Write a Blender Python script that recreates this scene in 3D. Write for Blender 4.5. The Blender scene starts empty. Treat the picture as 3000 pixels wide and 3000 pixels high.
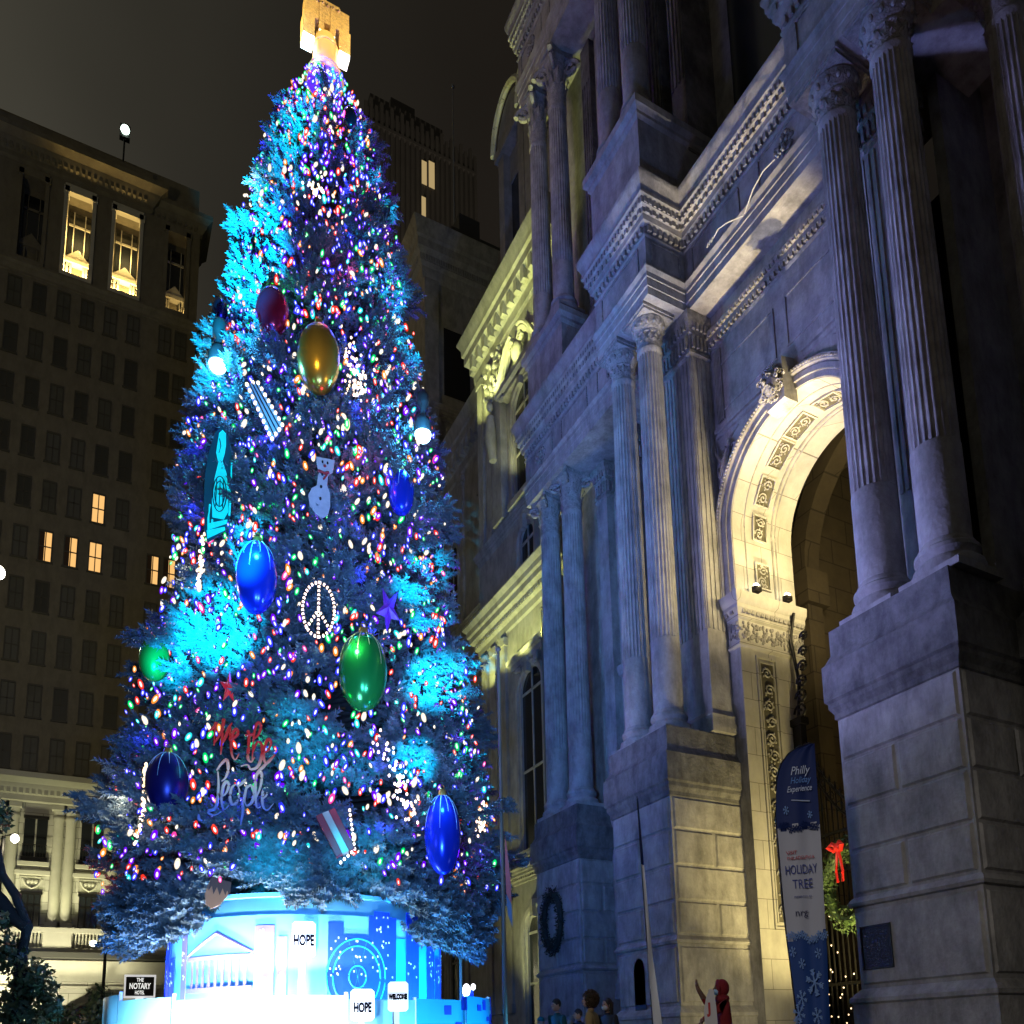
import bpy, math, random
import numpy as np
from mathutils import Vector, Matrix
PI = math.pi
sc = bpy.context.scene
col = sc.collection
rnd = random.Random(7)

# ------------------------------------------------------------------ camera
# three vanishing points of the street grid give a shifted lens camera
A2 = np.array([139., 2000.]); B2 = np.array([4000., 1890.]); C2 = np.array([760., -8000.])
H2 = np.linalg.solve(np.array([B2 - C2, A2 - C2]), np.array([A2 @ (B2 - C2), B2 @ (A2 - C2)]))
F2 = float(np.sqrt(-(A2 - H2) @ (B2 - H2)))
def _cd(p): return np.array([(p[0] - H2[0]) / F2, -(p[1] - H2[1]) / F2, -1.])
def _n(v): return v / np.linalg.norm(v)
RW = np.array([_n(_cd(B2)), _n(_cd(A2)), _n(_cd(C2))])
EYE = np.array([0, 0, 0.85])
cam = bpy.data.cameras.new('camera'); camo = bpy.data.objects.new('camera', cam); col.objects.link(camo)
m4 = Matrix.Identity(4)
for i in range(3):
    for j in range(3): m4[i][j] = float(RW[i][j])
m4.translation = Vector(EYE)
camo.matrix_world = m4
cam.sensor_width = 36; cam.lens = F2 / 1932 * 36
cam.shift_x = (966 - H2[0]) / 1932; cam.shift_y = (H2[1] - 966) / 1932
cam.clip_start = 0.05; cam.clip_end = 3000
sc.camera = camo
def at(u, v, x=None, y=None, z=None, d=None):
    r = RW @ _cd((u, v))
    if x is not None: t = (x - EYE[0]) / r[0]
    elif y is not None: t = (y - EYE[1]) / r[1]
    elif z is not None: t = (z - EYE[2]) / r[2]
    else: t = d
    return Vector([float(q) for q in EYE + r * t])

def depth(p): return float(-(RW.T @ (np.array(p) - EYE))[2])

sc.view_settings.view_transform = 'Standard'; sc.view_settings.look = 'None'
sc.view_settings.exposure = 0; sc.view_settings.gamma = 1
sc.cycles.use_denoising = True
sc.cycles.max_bounces = 5; sc.cycles.diffuse_bounces = 2; sc.cycles.glossy_bounces = 2
sc.cycles.transparent_max_bounces = 12
sc.cycles.caustics_reflective = False; sc.cycles.caustics_refractive = False
sc.cycles.sample_clamp_indirect = 3

# ------------------------------------------------------------------ night sky
w = bpy.data.worlds.new('World'); sc.world = w; w.use_nodes = True
nt = w.node_tree; nt.nodes.clear()
def N(nt, t, **k):
    n = nt.nodes.new(t)
    for a, b in k.items(): setattr(n, a, b)
    return n
out = N(nt, 'ShaderNodeOutputWorld'); bg = N(nt, 'ShaderNodeBackground')
tc = N(nt, 'ShaderNodeTexCoord'); sep = N(nt, 'ShaderNodeSeparateXYZ')
nt.links.new(tc.outputs['Generated'], sep.inputs[0])
mr = N(nt, 'ShaderNodeMapRange'); mr.inputs['From Min'].default_value = 0.30; mr.inputs['From Max'].default_value = -0.36
mr.interpolation_type = 'SMOOTHSTEP'
nt.links.new(sep.outputs['X'], mr.inputs['Value'])
ns = N(nt, 'ShaderNodeTexNoise'); ns.inputs['Scale'].default_value = 2.2; ns.inputs['Detail'].default_value = 3
nt.links.new(tc.outputs['Generated'], ns.inputs['Vector'])
mx = N(nt, 'ShaderNodeMix', data_type='RGBA')
mx.inputs[6].default_value = (0.0105, 0.0085, 0.0066, 1); mx.inputs[7].default_value = (0.060, 0.056, 0.042, 1)
nt.links.new(mr.outputs[0], mx.inputs[0])
ml = N(nt, 'ShaderNodeMath', operation='MULTIPLY_ADD'); ml.inputs[1].default_value = 1.7; ml.inputs[2].default_value = 0.12
nt.links.new(ns.outputs[0], ml.inputs[0])
nt.links.new(mx.outputs[2], bg.inputs['Color']); nt.links.new(ml.outputs[0], bg.inputs['Strength'])
nt.links.new(bg.outputs[0], out.inputs[0])

# ------------------------------------------------------------------ lamps
def aim(o, tgt):
    d = Vector(tgt) - o.location
    o.rotation_euler = d.to_track_quat('-Z', 'Y').to_euler()
def spot(loc, tgt, power, color, size=40, blend=0.6, rad=0.15):
    l = bpy.data.lights.new('floodlight_beam', 'SPOT'); l.energy = power; l.color = color
    l.spot_size = math.radians(size); l.spot_blend = blend; l.shadow_soft_size = rad
    o = bpy.data.objects.new('floodlight_beam', l); col.objects.link(o); o.location = loc; aim(o, tgt); return o
def point(loc, power, color, rad=0.1):
    l = bpy.data.lights.new('lamp_glow', 'POINT'); l.energy = power; l.color = color; l.shadow_soft_size = rad
    o = bpy.data.objects.new('lamp_glow', l); col.objects.link(o); o.location = loc; return o
def area(loc, tgt, power, color, sx, sy, spread=180):
    l = bpy.data.lights.new('added_glow', 'AREA'); l.shape = 'RECTANGLE'; l.size = sx; l.size_y = sy
    l.energy = power; l.color = color; l.spread = math.radians(spread)
    o = bpy.data.objects.new('added_glow', l); col.objects.link(o); o.location = loc; aim(o, tgt); return o
BLUE = (0.22, 0.27, 1.0); WARM = (1.0, 0.80, 0.42); SODIUM = (0.85, 0.85, 0.33); AMBER = (1.0, 0.62, 0.20)
CYAN = (0.02, 0.55, 1.0)
DB = (0.36, 0.375, 0.90)
# blue show light thrown across the plaza on to the town hall
spot((2.6, 13.6, 5.0), (10.6, 9.0, 9.5), 5000, DB, 60, 0.9, 0.5)
spot((3.0, 14.0, 5.0), (11.0, 16.5, 11.5), 1150, DB, 78, 0.9, 0.5)
spot((3.4, 13.0, 2.0), (11.6, 11.0, 16.5), 2500, (0.22, 0.26, 0.95), 44, 0.8, 0.4)
spot((3.5, 5.0, 1.0), (10.4, 12.0, 23.0), 500, (0.75, 0.5, 0.45), 50, 0.9, 0.5)
# pale street light low on the piers
spot((-4.0, 1.0, 6.0), (10.3, 9.0, 1.0), 1250, (1.0, 0.93, 0.90), 46, 0.9, 0.5)
# warm uplights in and around the arch
spot((12.45, 12.7, 10.5), (12.8, 10.2, 16.5), 230, (1.0, 0.80, 0.40), 120, 0.6, 0.05)
spot((13.35, 12.7, 10.5), (13.2, 10.2, 16.5), 230, (1.0, 0.80, 0.40), 120, 0.6, 0.05)
spot((12.45, 9.7, 10.5), (12.9, 13.0, 13.0), 560, (1.0, 0.80, 0.40), 130, 0.6, 0.05)
spot((13.35, 9.7, 10.5), (13.2, 13.0, 13.0), 560, (1.0, 0.80, 0.40), 130, 0.6, 0.05)
spot((12.6, 9.7, 0.4), (12.95, 13.2, 5.0), 2000, (1.0, 0.80, 0.32), 66, 0.9, 0.2)
spot((11.0, 10.2, 0.5), (11.2, 13.5, 3.0), 230, (1.0, 0.85, 0.45), 90, 0.9, 0.2)
spot((11.55, 11.6, 0.3), (11.8, 11.6, 17.5), 17000, (1.0, 0.78, 0.40), 14, 0.8, 0.1)
spot((9.7, 12.4, 0.3), (10.35, 13.15, 20.0), 12000, (1.0, 0.90, 0.74), 9.5, 0.9, 0.1)
spot((10.3, 10.9, 0.3), (11.2, 11.3, 20.0), 8000, (1.0, 0.90, 0.72), 13, 0.9, 0.1)
# yellow uplights of the far wing
for _y in (22.4, 24.0, 25.6, 27.2):
    spot((12.05, _y, 13.6), (12.55, _y + 0.05, 17.0), 430, (0.8, 0.85, 0.25), 110, 0.8, 0.03)
    spot((11.9, _y, 24.6), (12.5, _y + 0.05, 29.8), 950, (0.8, 0.85, 0.25), 100, 0.8, 0.03)
spot((10.6, 24.2, 0.4), (12.9, 24.6, 9), 1900, SODIUM, 70, 0.9, 0.2)
spot((12.1, 24.2, 20.6), (12.9, 24.4, 25.5), 420, SODIUM, 100, 0.9, 0.05)
# dim amber inside the vestibule
point((17.4, 11.5, 6.0), 40, AMBER, 0.3)
# show projectors on the plaza that paint cyan patches on the spruce
def beam(src, u, v, rpx, power, c=(0.0, 0.52, 1.0)):
    p = at(u, v, d=19.5 + (1700 - v) / 520); L = (Vector(src) - p).length
    spot(src, p, power * 9.5 * L * L, c, 2 * math.degrees(math.atan(rpx * 1.35 * 21 / F2 / L)), 1.0, 0.1)
SL, SR, SM = (0.3, 9.0, 4.5), (9.7, 14.3, 13.0), (1.0, 6.0, 2.5)
for s_, u, v, r, pw in ((SL, 495, 405, 60, 140), (SL, 455, 490, 60, 120), (SL, 555, 250, 45, 60), (SL, 430, 1170, 75, 110), (SL, 330, 1250, 45, 40), (SL, 500, 1000, 45, 60), (SR, 700, 300, 40, 40), (SL, 575, 190, 36, 60), (SL, 400, 640, 60, 60),
                        (SM, 835, 1275, 48, 110), (SM, 800, 1430, 36, 80), (SM, 800, 1080, 38, 70), (SR, 860, 1290, 60, 60), (SR, 770, 620, 62, 70), (SM, 815, 1170, 30, 60), (SM, 600, 1420, 60, 12), (SM, 560, 1340, 40, 9), (SM, 690, 1450, 40, 8), (SM, 520, 1640, 60, 8), (SM, 700, 1620, 60, 7), (SR, 880, 1500, 70, 30)):
    beam(s_, u, v, r, pw)
# soft blue wash over the whole spruce
spot((1.0, 5.0, 3.0), (4.5, 19.5, 9.0), 6000, (0.13, 0.36, 1.0), 80, 0.9, 0.5)
spot((5.0, 5.0, 3.0), (4.8, 19.5, 18.0), 9000, (0.16, 0.34, 1.0), 60, 0.9, 0.5)

# added spot that lifts the far tower, in place of haze
spot((20, 70, 10), (58, 160, 150), 380000, (0.9, 0.78, 0.62), 80, 0.9, 2.0)


# ------------------------------------------------------------------ materials
MATS = {}
def mat(name, c, rough=0.8, metal=0, var=0.0, scale=3.0, bump=0.0, bscale=40, emit=None, estr=0, stain=0.0, sample=True, spec=None, brick=None):
    if name in MATS: return MATS[name]
    m = bpy.data.materials.new(name); m.use_nodes = True; t = m.node_tree
    b = t.nodes['Principled BSDF']
    b.inputs['Roughness'].default_value = rough; b.inputs['Metallic'].default_value = metal
    b.inputs['Base Color'].default_value = (*c, 1)
    if spec is not None: b.inputs['Specular IOR Level'].default_value = spec
    if var > 0 or bump > 0 or stain > 0 or brick:
        tc = N(t, 'ShaderNodeTexCoord'); cur = None
        if var > 0:
            n = N(t, 'ShaderNodeTexNoise'); n.inputs['Scale'].default_value = scale; n.inputs['Detail'].default_value = 11; n.inputs['Roughness'].default_value = 0.68
            t.links.new(tc.outputs['Object'], n.inputs['Vector'])
            r = N(t, 'ShaderNodeValToRGB'); r.color_ramp.elements[0].position = 0.3; r.color_ramp.elements[1].position = 0.7
            r.color_ramp.elements[0].color = (*[x * (1 - var) for x in c], 1); r.color_ramp.elements[1].color = (*[min(1, x * (1 + var)) for x in c], 1)
            t.links.new(n.outputs[0], r.inputs[0]); cur = r.outputs[0]
        if brick:
            bt = N(t, 'ShaderNodeTexBrick'); bt.inputs['Scale'].default_value = 1.0
            bt.inputs['Brick Width'].default_value = brick[0]; bt.inputs['Row Height'].default_value = brick[1]
            bt.inputs['Mortar Size'].default_value = brick[2]; bt.inputs['Mortar Smooth'].default_value = 0.3
            bt.inputs['Color1'].default_value = (1, 1, 1, 1); bt.inputs['Color2'].default_value = (0.86, 0.86, 0.88, 1); bt.inputs['Mortar'].default_value = (0.35, 0.34, 0.33, 1)
            s = N(t, 'ShaderNodeSeparateXYZ'); cb = N(t, 'ShaderNodeCombineXYZ'); ad = N(t, 'ShaderNodeMath', operation='ADD')
            t.links.new(tc.outputs['Object'], s.inputs[0]); t.links.new(s.outputs[0], ad.inputs[0]); t.links.new(s.outputs[1], ad.inputs[1])
            t.links.new(ad.outputs[0], cb.inputs[0]); t.links.new(s.outputs[2], cb.inputs[1]); t.links.new(cb.outputs[0], bt.inputs['Vector'])
            mm = N(t, 'ShaderNodeMix', data_type='RGBA', blend_type='MULTIPLY'); mm.inputs[0].default_value = 1
            if cur: t.links.new(cur, mm.inputs[6])
            else: mm.inputs[6].default_value = (*c, 1)
            t.links.new(bt.outputs[0], mm.inputs[7]); cur = mm.outputs[2]
        if stain > 0:
            mp = N(t, 'ShaderNodeMapping'); mp.inputs['Scale'].default_value = (1.5, 1.5, 0.55)
            n2 = N(t, 'ShaderNodeTexNoise'); n2.inputs['Scale'].default_value = 1.6; n2.inputs['Detail'].default_value = 8; n2.inputs['Roughness'].default_value = 0.7
            t.links.new(tc.outputs['Object'], mp.inputs[0]); t.links.new(mp.outputs[0], n2.inputs['Vector'])
            r2 = N(t, 'ShaderNodeMapRange'); r2.inputs['From Min'].default_value = 0.42; r2.inputs['From Max'].default_value = 0.72
            r2.inputs['To Min'].default_value = 1.0; r2.inputs['To Max'].default_value = 1 - stain
            t.links.new(n2.outputs[0], r2.inputs['Value'])
            mm = N(t, 'ShaderNodeMix', data_type='RGBA', blend_type='MULTIPLY'); mm.inputs[0].default_value = 1
            if cur: t.links.new(cur, mm.inputs[6])
            else: mm.inputs[6].default_value = (*c, 1)
            t.links.new(r2.outputs[0], mm.inputs[7]); cur = mm.outputs[2]
        if cur: t.links.new(cur, b.inputs['Base Color'])
        if bump > 0:
            n3 = N(t, 'ShaderNodeTexNoise'); n3.inputs['Scale'].default_value = bscale; n3.inputs['Detail'].default_value = 5
            t.links.new(tc.outputs['Object'], n3.inputs['Vector'])
            bp = N(t, 'ShaderNodeBump'); bp.inputs['Strength'].default_value = bump; bp.inputs['Distance'].default_value = 0.03
            t.links.new(n3.outputs[0], bp.inputs['Height']); t.links.new(bp.outputs[0], b.inputs['Normal'])
    if emit:
        b.inputs['Emission Color'].default_value = (*emit, 1); b.inputs['Emission Strength'].default_value = estr
    if not sample: m.cycles.emission_sampling = 'NONE'
    MATS[name] = m
    return m
stone = mat('pale limestone', (0.36, 0.345, 0.325), 0.85, var=0.24, scale=2.3, bump=0.5, bscale=14, stain=0.6)
stone_carved = mat('carved limestone', (0.30, 0.285, 0.265), 0.9, var=0.4, scale=9, bump=1.0, bscale=22, stain=0.4)
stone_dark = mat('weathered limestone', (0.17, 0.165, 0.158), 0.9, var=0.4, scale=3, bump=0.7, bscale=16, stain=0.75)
stone_clean = mat('cleaned limestone', (0.46, 0.44, 0.38), 0.8, var=0.10, scale=2, bump=0.2, bscale=12, stain=0.25, brick=(1.1, 0.62, 0.008))
stone_hotel = mat('hotel limestone', (0.42, 0.41, 0.35), 0.85, var=0.1, scale=0.8, bump=0.2, bscale=4, brick=(2.0, 0.7, 0.02))
stone_hotel_plain = mat('plain hotel limestone', (0.40, 0.39, 0.33), 0.85, var=0.12, scale=0.8, bump=0.2, bscale=4)
brick_hotel = mat('buff hotel brick', (0.155, 0.14, 0.10), 0.9, var=0.14, scale=0.6, bump=0.3, bscale=6, stain=0.3)
glass_dark = mat('dark window glass', (0.012, 0.014, 0.016), 0.12, spec=0.6)
glass_warm = mat('lit window glass', (0.3, 0.2, 0.08), 0.4, emit=(1.0, 0.55, 0.18), estr=1.0, sample=False)
black_iron = mat('black iron', (0.012, 0.011, 0.010), 0.45, metal=0.6)
bronze = mat('dark bronze', (0.035, 0.03, 0.026), 0.5, metal=0.6, var=0.3, scale=8, bump=0.4)
blk = mat('matt black', (0.008, 0.008, 0.009), 0.7)
wht = mat('white paint', (0.75, 0.75, 0.75), 0.5)
roof_m = mat('dark slate', (0.03, 0.032, 0.035), 0.7, var=0.2)

# ------------------------------------------------------------------ mesh builder
def wloc(o):
    v = Vector((0, 0, 0))
    while o is not None: v = v + o.location; o = o.parent
    return v
class MB:
    def __init__(s): s.v = []; s.f = []; s.m = []; s.xf = None
    def add(s, vs, fs, mi=0):
        b = len(s.v)
        if s.xf is not None: vs = [s.xf @ Vector(p) for p in vs]
        s.v += [tuple(p) for p in vs]; s.f += [tuple(i + b for i in f) for f in fs]; s.m += [mi] * len(fs)
    def box(s, x0, x1, y0, y1, z0, z1, mi=0):
        s.add([(x0, y0, z0), (x1, y0, z0), (x1, y1, z0), (x0, y1, z0), (x0, y0, z1), (x1, y0, z1), (x1, y1, z1), (x0, y1, z1)],
              [(0, 3, 2, 1), (4, 5, 6, 7), (0, 1, 5, 4), (1, 2, 6, 5), (2, 3, 7, 6), (3, 0, 4, 7)], mi)
    def obox(s, c, u, v, wv, mi=0):
        c, u, v, wv = map(Vector, (c, u, v, wv))
        P = [c + a * u + b * v + d * wv for d in (-1, 1) for a, b in ((-1, -1), (1, -1), (1, 1), (-1, 1))]
        s.add(P, [(0, 3, 2, 1), (4, 5, 6, 7), (0, 1, 5, 4), (1, 2, 6, 5), (2, 3, 7, 6), (3, 0, 4, 7)], mi)
    def frus(s, c, u, v, wv, k=0.8, mi=0):   # box whose far face (along wv) shrinks
        c, u, v, wv = map(Vector, (c, u, v, wv)); P = []
        lu, lv, lw = u.length, v.length, wv.length
        ku = max(0.1, 1 - k * lw * 2 / lu); kv = max(0.1, 1 - k * lw * 2 / lv)
        for d, a1, b1 in ((-1, 1, 1), (1, ku, kv)):
            for a, b in ((-1, -1), (1, -1), (1, 1), (-1, 1)): P.append(c + a * a1 * u + b * b1 * v + d * wv)
        s.add(P, [(0, 3, 2, 1), (4, 5, 6, 7), (0, 1, 5, 4), (1, 2, 6, 5), (2, 3, 7, 6), (3, 0, 4, 7)], mi)
    def lathe(s, prof, c=(0, 0, 0), seg=32, sx=1, sy=1, mod=None, mi=0, a0=0, a1=2 * PI):
        vs = []; full = abs(a1 - a0 - 2 * PI) < 1e-6; ns_ = seg if full else seg + 1
        for (r, z) in prof:
            for i in range(ns_):
                a = a0 + (a1 - a0) * i / seg; rr = r * (mod(a, z) if mod else 1)
                vs.append((c[0] + sx * rr * math.cos(a), c[1] + sy * rr * math.sin(a), c[2] + z))
        fs = []
        for j in range(len(prof) - 1):
            for i in range(seg):
                k = (i + 1) % ns_ if full else i + 1
                fs.append((j * ns_ + i, j * ns_ + k, (j + 1) * ns_ + k, (j + 1) * ns_ + i))
        if full:
            if prof[0][0] > 1e-4: fs.append(tuple(range(ns_ - 1, -1, -1)))
            if prof[-1][0] > 1e-4: fs.append(tuple((len(prof) - 1) * ns_ + i for i in range(ns_)))
        s.add(vs, fs, mi)
    def ball(s, c, rx, ry, rz, seg=12, rings=8, mi=0, rot=None):
        vs = []; c = Vector(c)
        for j in range(rings + 1):
            t = PI * j / rings
            for i in range(seg):
                a = 2 * PI * i / seg; p = Vector((rx * math.sin(t) * math.cos(a), ry * math.sin(t) * math.sin(a), -rz * math.cos(t)))
                if rot is not None: p = rot @ p
                vs.append(c + p)
        fs = [(j * seg + i, j * seg + (i + 1) % seg, (j + 1) * seg + (i + 1) % seg, (j + 1) * seg + i) for j in range(rings) for i in range(seg)]
        s.add(vs, fs, mi)
    def tube(s, pts, r, seg=6, mi=0, r1=None, closed=False):
        pts = [Vector(p) for p in pts]; n = len(pts); vs = []; fs = []
        up = Vector((0, 0, 1))
        for i, p in enumerate(pts):
            a = pts[(i - 1) % n] if (i > 0 or closed) else p; b = pts[(i + 1) % n] if (i < n - 1 or closed) else p
            d = (b - a)
            if d.length < 1e-9: d = Vector((0, 0, 1))
            d.normalize(); x = d.cross(up)
            if x.length < 0.05: x = d.cross(Vector((1, 0, 0)))
            x.normalize(); y = x.cross(d)
            if not callable(r): rr = r if r1 is None else r + (r1 - r) * i / max(1, n - 1)
            else: rr = r(i / max(1, n - 1))
            for k in range(seg):
                t = 2 * PI * k / seg; vs.append(p + rr * (math.cos(t) * x + math.sin(t) * y))
        for i in range(n if closed else n - 1):
            for k in range(seg):
                fs.append((i * seg + k, i * seg + (k + 1) % seg, ((i + 1) % n) * seg + (k + 1) % seg, ((i + 1) % n) * seg + k))
        if not closed:
            fs.append(tuple(range(seg - 1, -1, -1))); fs.append(tuple((n - 1) * seg + k for k in range(seg)))
        s.add(vs, fs, mi)
    def sweep(s, path, prof, mi=0, caps=True):
        n = len(path); off = []
        for i in range(n):
            ns_ = []
            for a, b in ((i - 1, i), (i, i + 1)):
                if 0 <= a and b < n:
                    dx, dy = path[b][0] - path[a][0], path[b][1] - path[a][1]; l = math.hypot(dx, dy); ns_.append((-dy / l, dx / l))
            if len(ns_) == 1: off.append(ns_[0])
            else:
                d = 1 + ns_[0][0] * ns_[1][0] + ns_[0][1] * ns_[1][1]
                off.append(((ns_[0][0] + ns_[1][0]) / d, (ns_[0][1] + ns_[1][1]) / d))
        m = len(prof); vs = []
        for i in range(n):
            for (o, z) in prof: vs.append((path[i][0] + off[i][0] * o, path[i][1] + off[i][1] * o, z))
        fs = [(i * m + j, i * m + j + 1, (i + 1) * m + j + 1, (i + 1) * m + j) for i in range(n - 1) for j in range(m - 1)]
        if caps: fs += [tuple(range(m)), tuple((n - 1) * m + j for j in range(m - 1, -1, -1))]
        s.add(vs, fs, mi)
    def along(s, path, sp, w_, o0, o1, z0, z1, mi=0, inset=0.0):
        for i in range(len(path) - 1):
            a = Vector((*path[i], 0)); b = Vector((*path[i + 1], 0)); L = (b - a).length
            t = (b - a).normalized(); nn = Vector((-t.y, t.x, 0)); k = max(1, int((L - 2 * inset) / sp))
            for j in range(k):
                c = a + t * (inset + (j + 0.5) * (L - 2 * inset) / k) + nn * (o0 + o1) / 2; c.z = (z0 + z1) / 2
                s.obox(c, t * w_ / 2, nn * (o1 - o0) / 2, Vector((0, 0, (z1 - z0) / 2)), mi)
    def prism(s, poly, z0, z1, mi=0):
        n = len(poly); vs = [(p[0], p[1], z0) for p in poly] + [(p[0], p[1], z1) for p in poly]
        s.add(vs, [tuple(range(n - 1, -1, -1)), tuple(range(n, 2 * n))] + [(i, (i + 1) % n, n + (i + 1) % n, n + i) for i in range(n)], mi)
    def plate(s, poly, o, u, v, nrm, th, mi=0):   # 2D outline in frame (o,u,v) extruded along nrm
        o, u, v, nrm = map(Vector, (o, u, v, nrm)); n = len(poly)
        vs = [o + u * p[0] + v * p[1] for p in poly] + [o + u * p[0] + v * p[1] + nrm * th for p in poly]
        s.add(vs, [tuple(range(n - 1, -1, -1)), tuple(range(n, 2 * n))] + [(i, (i + 1) % n, n + (i + 1) % n, n + i) for i in range(n)], mi)
    def build(s, name, mats, parent=None, smooth=None, loc=None, rel=True):
        me = bpy.data.meshes.new(name)
        off = wloc(parent) if (parent is not None and rel) else Vector((0, 0, 0))
        if loc is not None and rel: off = Vector(loc)
        me.from_pydata([tuple(Vector(p) - off) for p in s.v], [], s.f)
        if not isinstance(mats, (list, tuple)): mats = [mats]
        for m in mats: me.materials.append(m)
        if len(mats) > 1: me.polygons.foreach_set('material_index', s.m)
        me.update()
        if smooth is not None:
            me.polygons.foreach_set('use_smooth', [True] * len(me.polygons)); me.set_sharp_from_angle(angle=math.radians(smooth))
        o = bpy.data.objects.new(name, me); col.objects.link(o)
        if parent is not None: o.parent = parent
        elif loc is not None: o.location = loc
        return o
def tag(o, label=None, cat=None, group=None, kind=None):
    if label: o['label'] = label
    if cat: o['category'] = cat
    if group: o['group'] = group
    if kind: o['kind'] = kind
    return o
def empty(name, loc, label=None, cat=None, group=None):
    o = bpy.data.objects.new(name, None); o.location = loc; o.empty_display_size = 0.3; col.objects.link(o)
    return tag(o, label, cat, group)
def copy_tree(o, parent=None):
    c = o.copy(); col.objects.link(c)
    if parent is not None: c.parent = parent
    for ch in [x for x in KIDS.get(o.name, [])]: pass
    for ch in list(o.children): copy_tree(ch, c)
    return c
KIDS = {}

# ------------------------------------------------------------------ ground
g = MB(); g.add([(-700, -300, 0), (700, -300, 0), (700, 900, 0), (-700, 900, 0)], [(0, 1, 2, 3)])
tag(g.build('ground', mat('plaza paving', (0.11, 0.105, 0.10), 0.7, var=0.2, scale=0.8, bump=0.3, bscale=8, brick=(0.9, 0.6, 0.01))), kind='structure')

# ================================================================== CITY HALL
ch = empty('city_hall', (12, 11.2, 0), 'ornate stone town hall with paired columns and a tall floodlit arch', 'building')
X0, XE, XW = 10.27, 11.5, 12.1           # pier face, frieze face, arch wall
YC = 11.2
PATH = [(13.2, 0.9), (XE, 0.9), (XE, 6.87), (10.4, 6.87), (10.4, 9.0), (XE, 9.0), (XE, 13.4), (10.4, 13.4), (10.4, 15.53), (XE, 15.53), (XE, 21.5), (13.2, 21.5)]

def raised(m, ax, p, a0, a1, z0, z1, d=0.035):
    """a raised stone block with bevelled edges on a face; ax 'x' = face looks -X, 'y-' looks -Y, 'y+' looks +Y"""
    cz = (z0 + z1) / 2; hz = (z1 - z0) / 2; ca = (a0 + a1) / 2; ha = (a1 - a0) / 2
    if ax == 'x': m.frus((p - d / 2, ca, cz), (0, -ha, 0), (0, 0, hz), (-d / 2, 0, 0), 0.9)
    elif ax == 'y-': m.frus((ca, p - d / 2, cz), (ha, 0, 0), (0, 0, hz), (0, -d / 2, 0), 0.9)
    else: m.frus((ca, p + d / 2, cz), (-ha, 0, 0), (0, 0, hz), (0, d / 2, 0), 0.9)
def pier(x0, x1, y0, y1, seed):
    r = random.Random(seed)
    path = [(x1, y0), (x0, y0), (x0, y1), (x1, y1)]
    m = MB()
    m.box(x0 - 0.10, x1, y0 - 0.10, y1 + 0.10, 0, 1.33)
    m.box(x0, x1, y0, y1, 1.33, 6.85)
    m.sweep(path, [(0.10, 1.331), (0.13, 1.36), (0.13, 1.42), (0.04, 1.52), (0.0, 1.56)], caps=False)
    for z in (2.78, ): m.sweep(path, [(0.0, z), (0.05, z + 0.02), (0.07, z + 0.07), (0.03, z + 0.13), (0.0, z + 0.16)], caps=False)
    def face(ax, p, a0, a1):
        L = a1 - a0
        raised(m, ax, p, a0 + 0.05, a1 - 0.05, 1.62, 2.72, 0.03)
        k = 0
        for z0, z1 in ((2.98, 3.62), (3.66, 4.34), (4.38, 5.08), (5.12, 5.76)):
            if k % 2 == 0:
                s_ = a0 + L * (0.52 if ax == 'x' else 0.5)
                raised(m, ax, p, a0 + 0.05, s_ - 0.03, z0, z1); raised(m, ax, p, s_ + 0.03, a1 - 0.05, z0, z1)
            else: raised(m, ax, p, a0 + 0.05, a1 - 0.05, z0, z1)
            k += 1
    face('x', x0, y0, y1); face('y-', y0, x0, x1); face('y+', y1, x0, x1)
    m.build('pier', stone, ch, smooth=30)
    c = MB()
    c.sweep(path, [(0, 5.78), (0.03, 5.80), (0.03, 5.88), (0.09, 5.98), (0.09, 6.06), (0.13, 6.10), (0.13, 6.68), (0.09, 6.72), (0.02, 6.86), (0.02, 7.28), (-0.3, 7.30)])
    c.box(x0 + 0.1, x1, y0 + 0.1, y1 - 0.1, 6.8, 7.295)
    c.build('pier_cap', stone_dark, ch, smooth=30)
pier(X0, XW + 0.3, 13.4, 15.53, 1)
pier(X0, XW + 0.3, 6.87, 9.0, 2)
pier(XE, 12.9, 19.1, 21.5, 3)
pier(XE, 12.9, 0.9, 3.3, 4)
pier(XE + 0.1, 13.4, 5.45, 6.6, 5)

# --- columns -------------------------------------------------------
def leafy(m, R, z, h, n, ph=0, out=0.12, mi=0, wd=1.0):
    for i in range(n):
        a = 2 * PI * (i + ph) / n; t = Vector((-math.sin(a), math.cos(a), 0)); r_ = Vector((math.cos(a), math.sin(a), 0))
        wv = PI * R / n * 0.95 * wd
        prof = [(0, 0.0, 1.0), (0.35, 0.05, 1.0), (0.7, 0.25, 0.8), (0.92, 0.8, 0.55), (1.0, 1.0, 0.2), (0.88, 1.15, 0.25)]
        vs = []
        for (zz, oo, ww) in prof:
            c = r_ * (R + out * R * oo) + Vector((0, 0, z + h * zz)); k = r_ * 0.05 * R
            vs += [c - t * wv * ww - k * 0.6, c + k, c + t * wv * ww - k * 0.6]
        fs = []
        for j in range(len(prof) - 1):
            b = j * 3; fs += [(b, b + 1, b + 4, b + 3), (b + 1, b + 2, b + 5, b + 4)]
        m.add(vs, fs, mi)
def spiral(c, u, v, R, turns=1.6, n=22, s=1):
    return [Vector(c) + (Vector(u) * math.cos(t) * s + Vector(v) * math.sin(t)) * R * (1 - 0.85 * i / n) for i in range(n + 1) for t in [turns * 2 * PI * i / n]]
CACHE = {}
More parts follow.
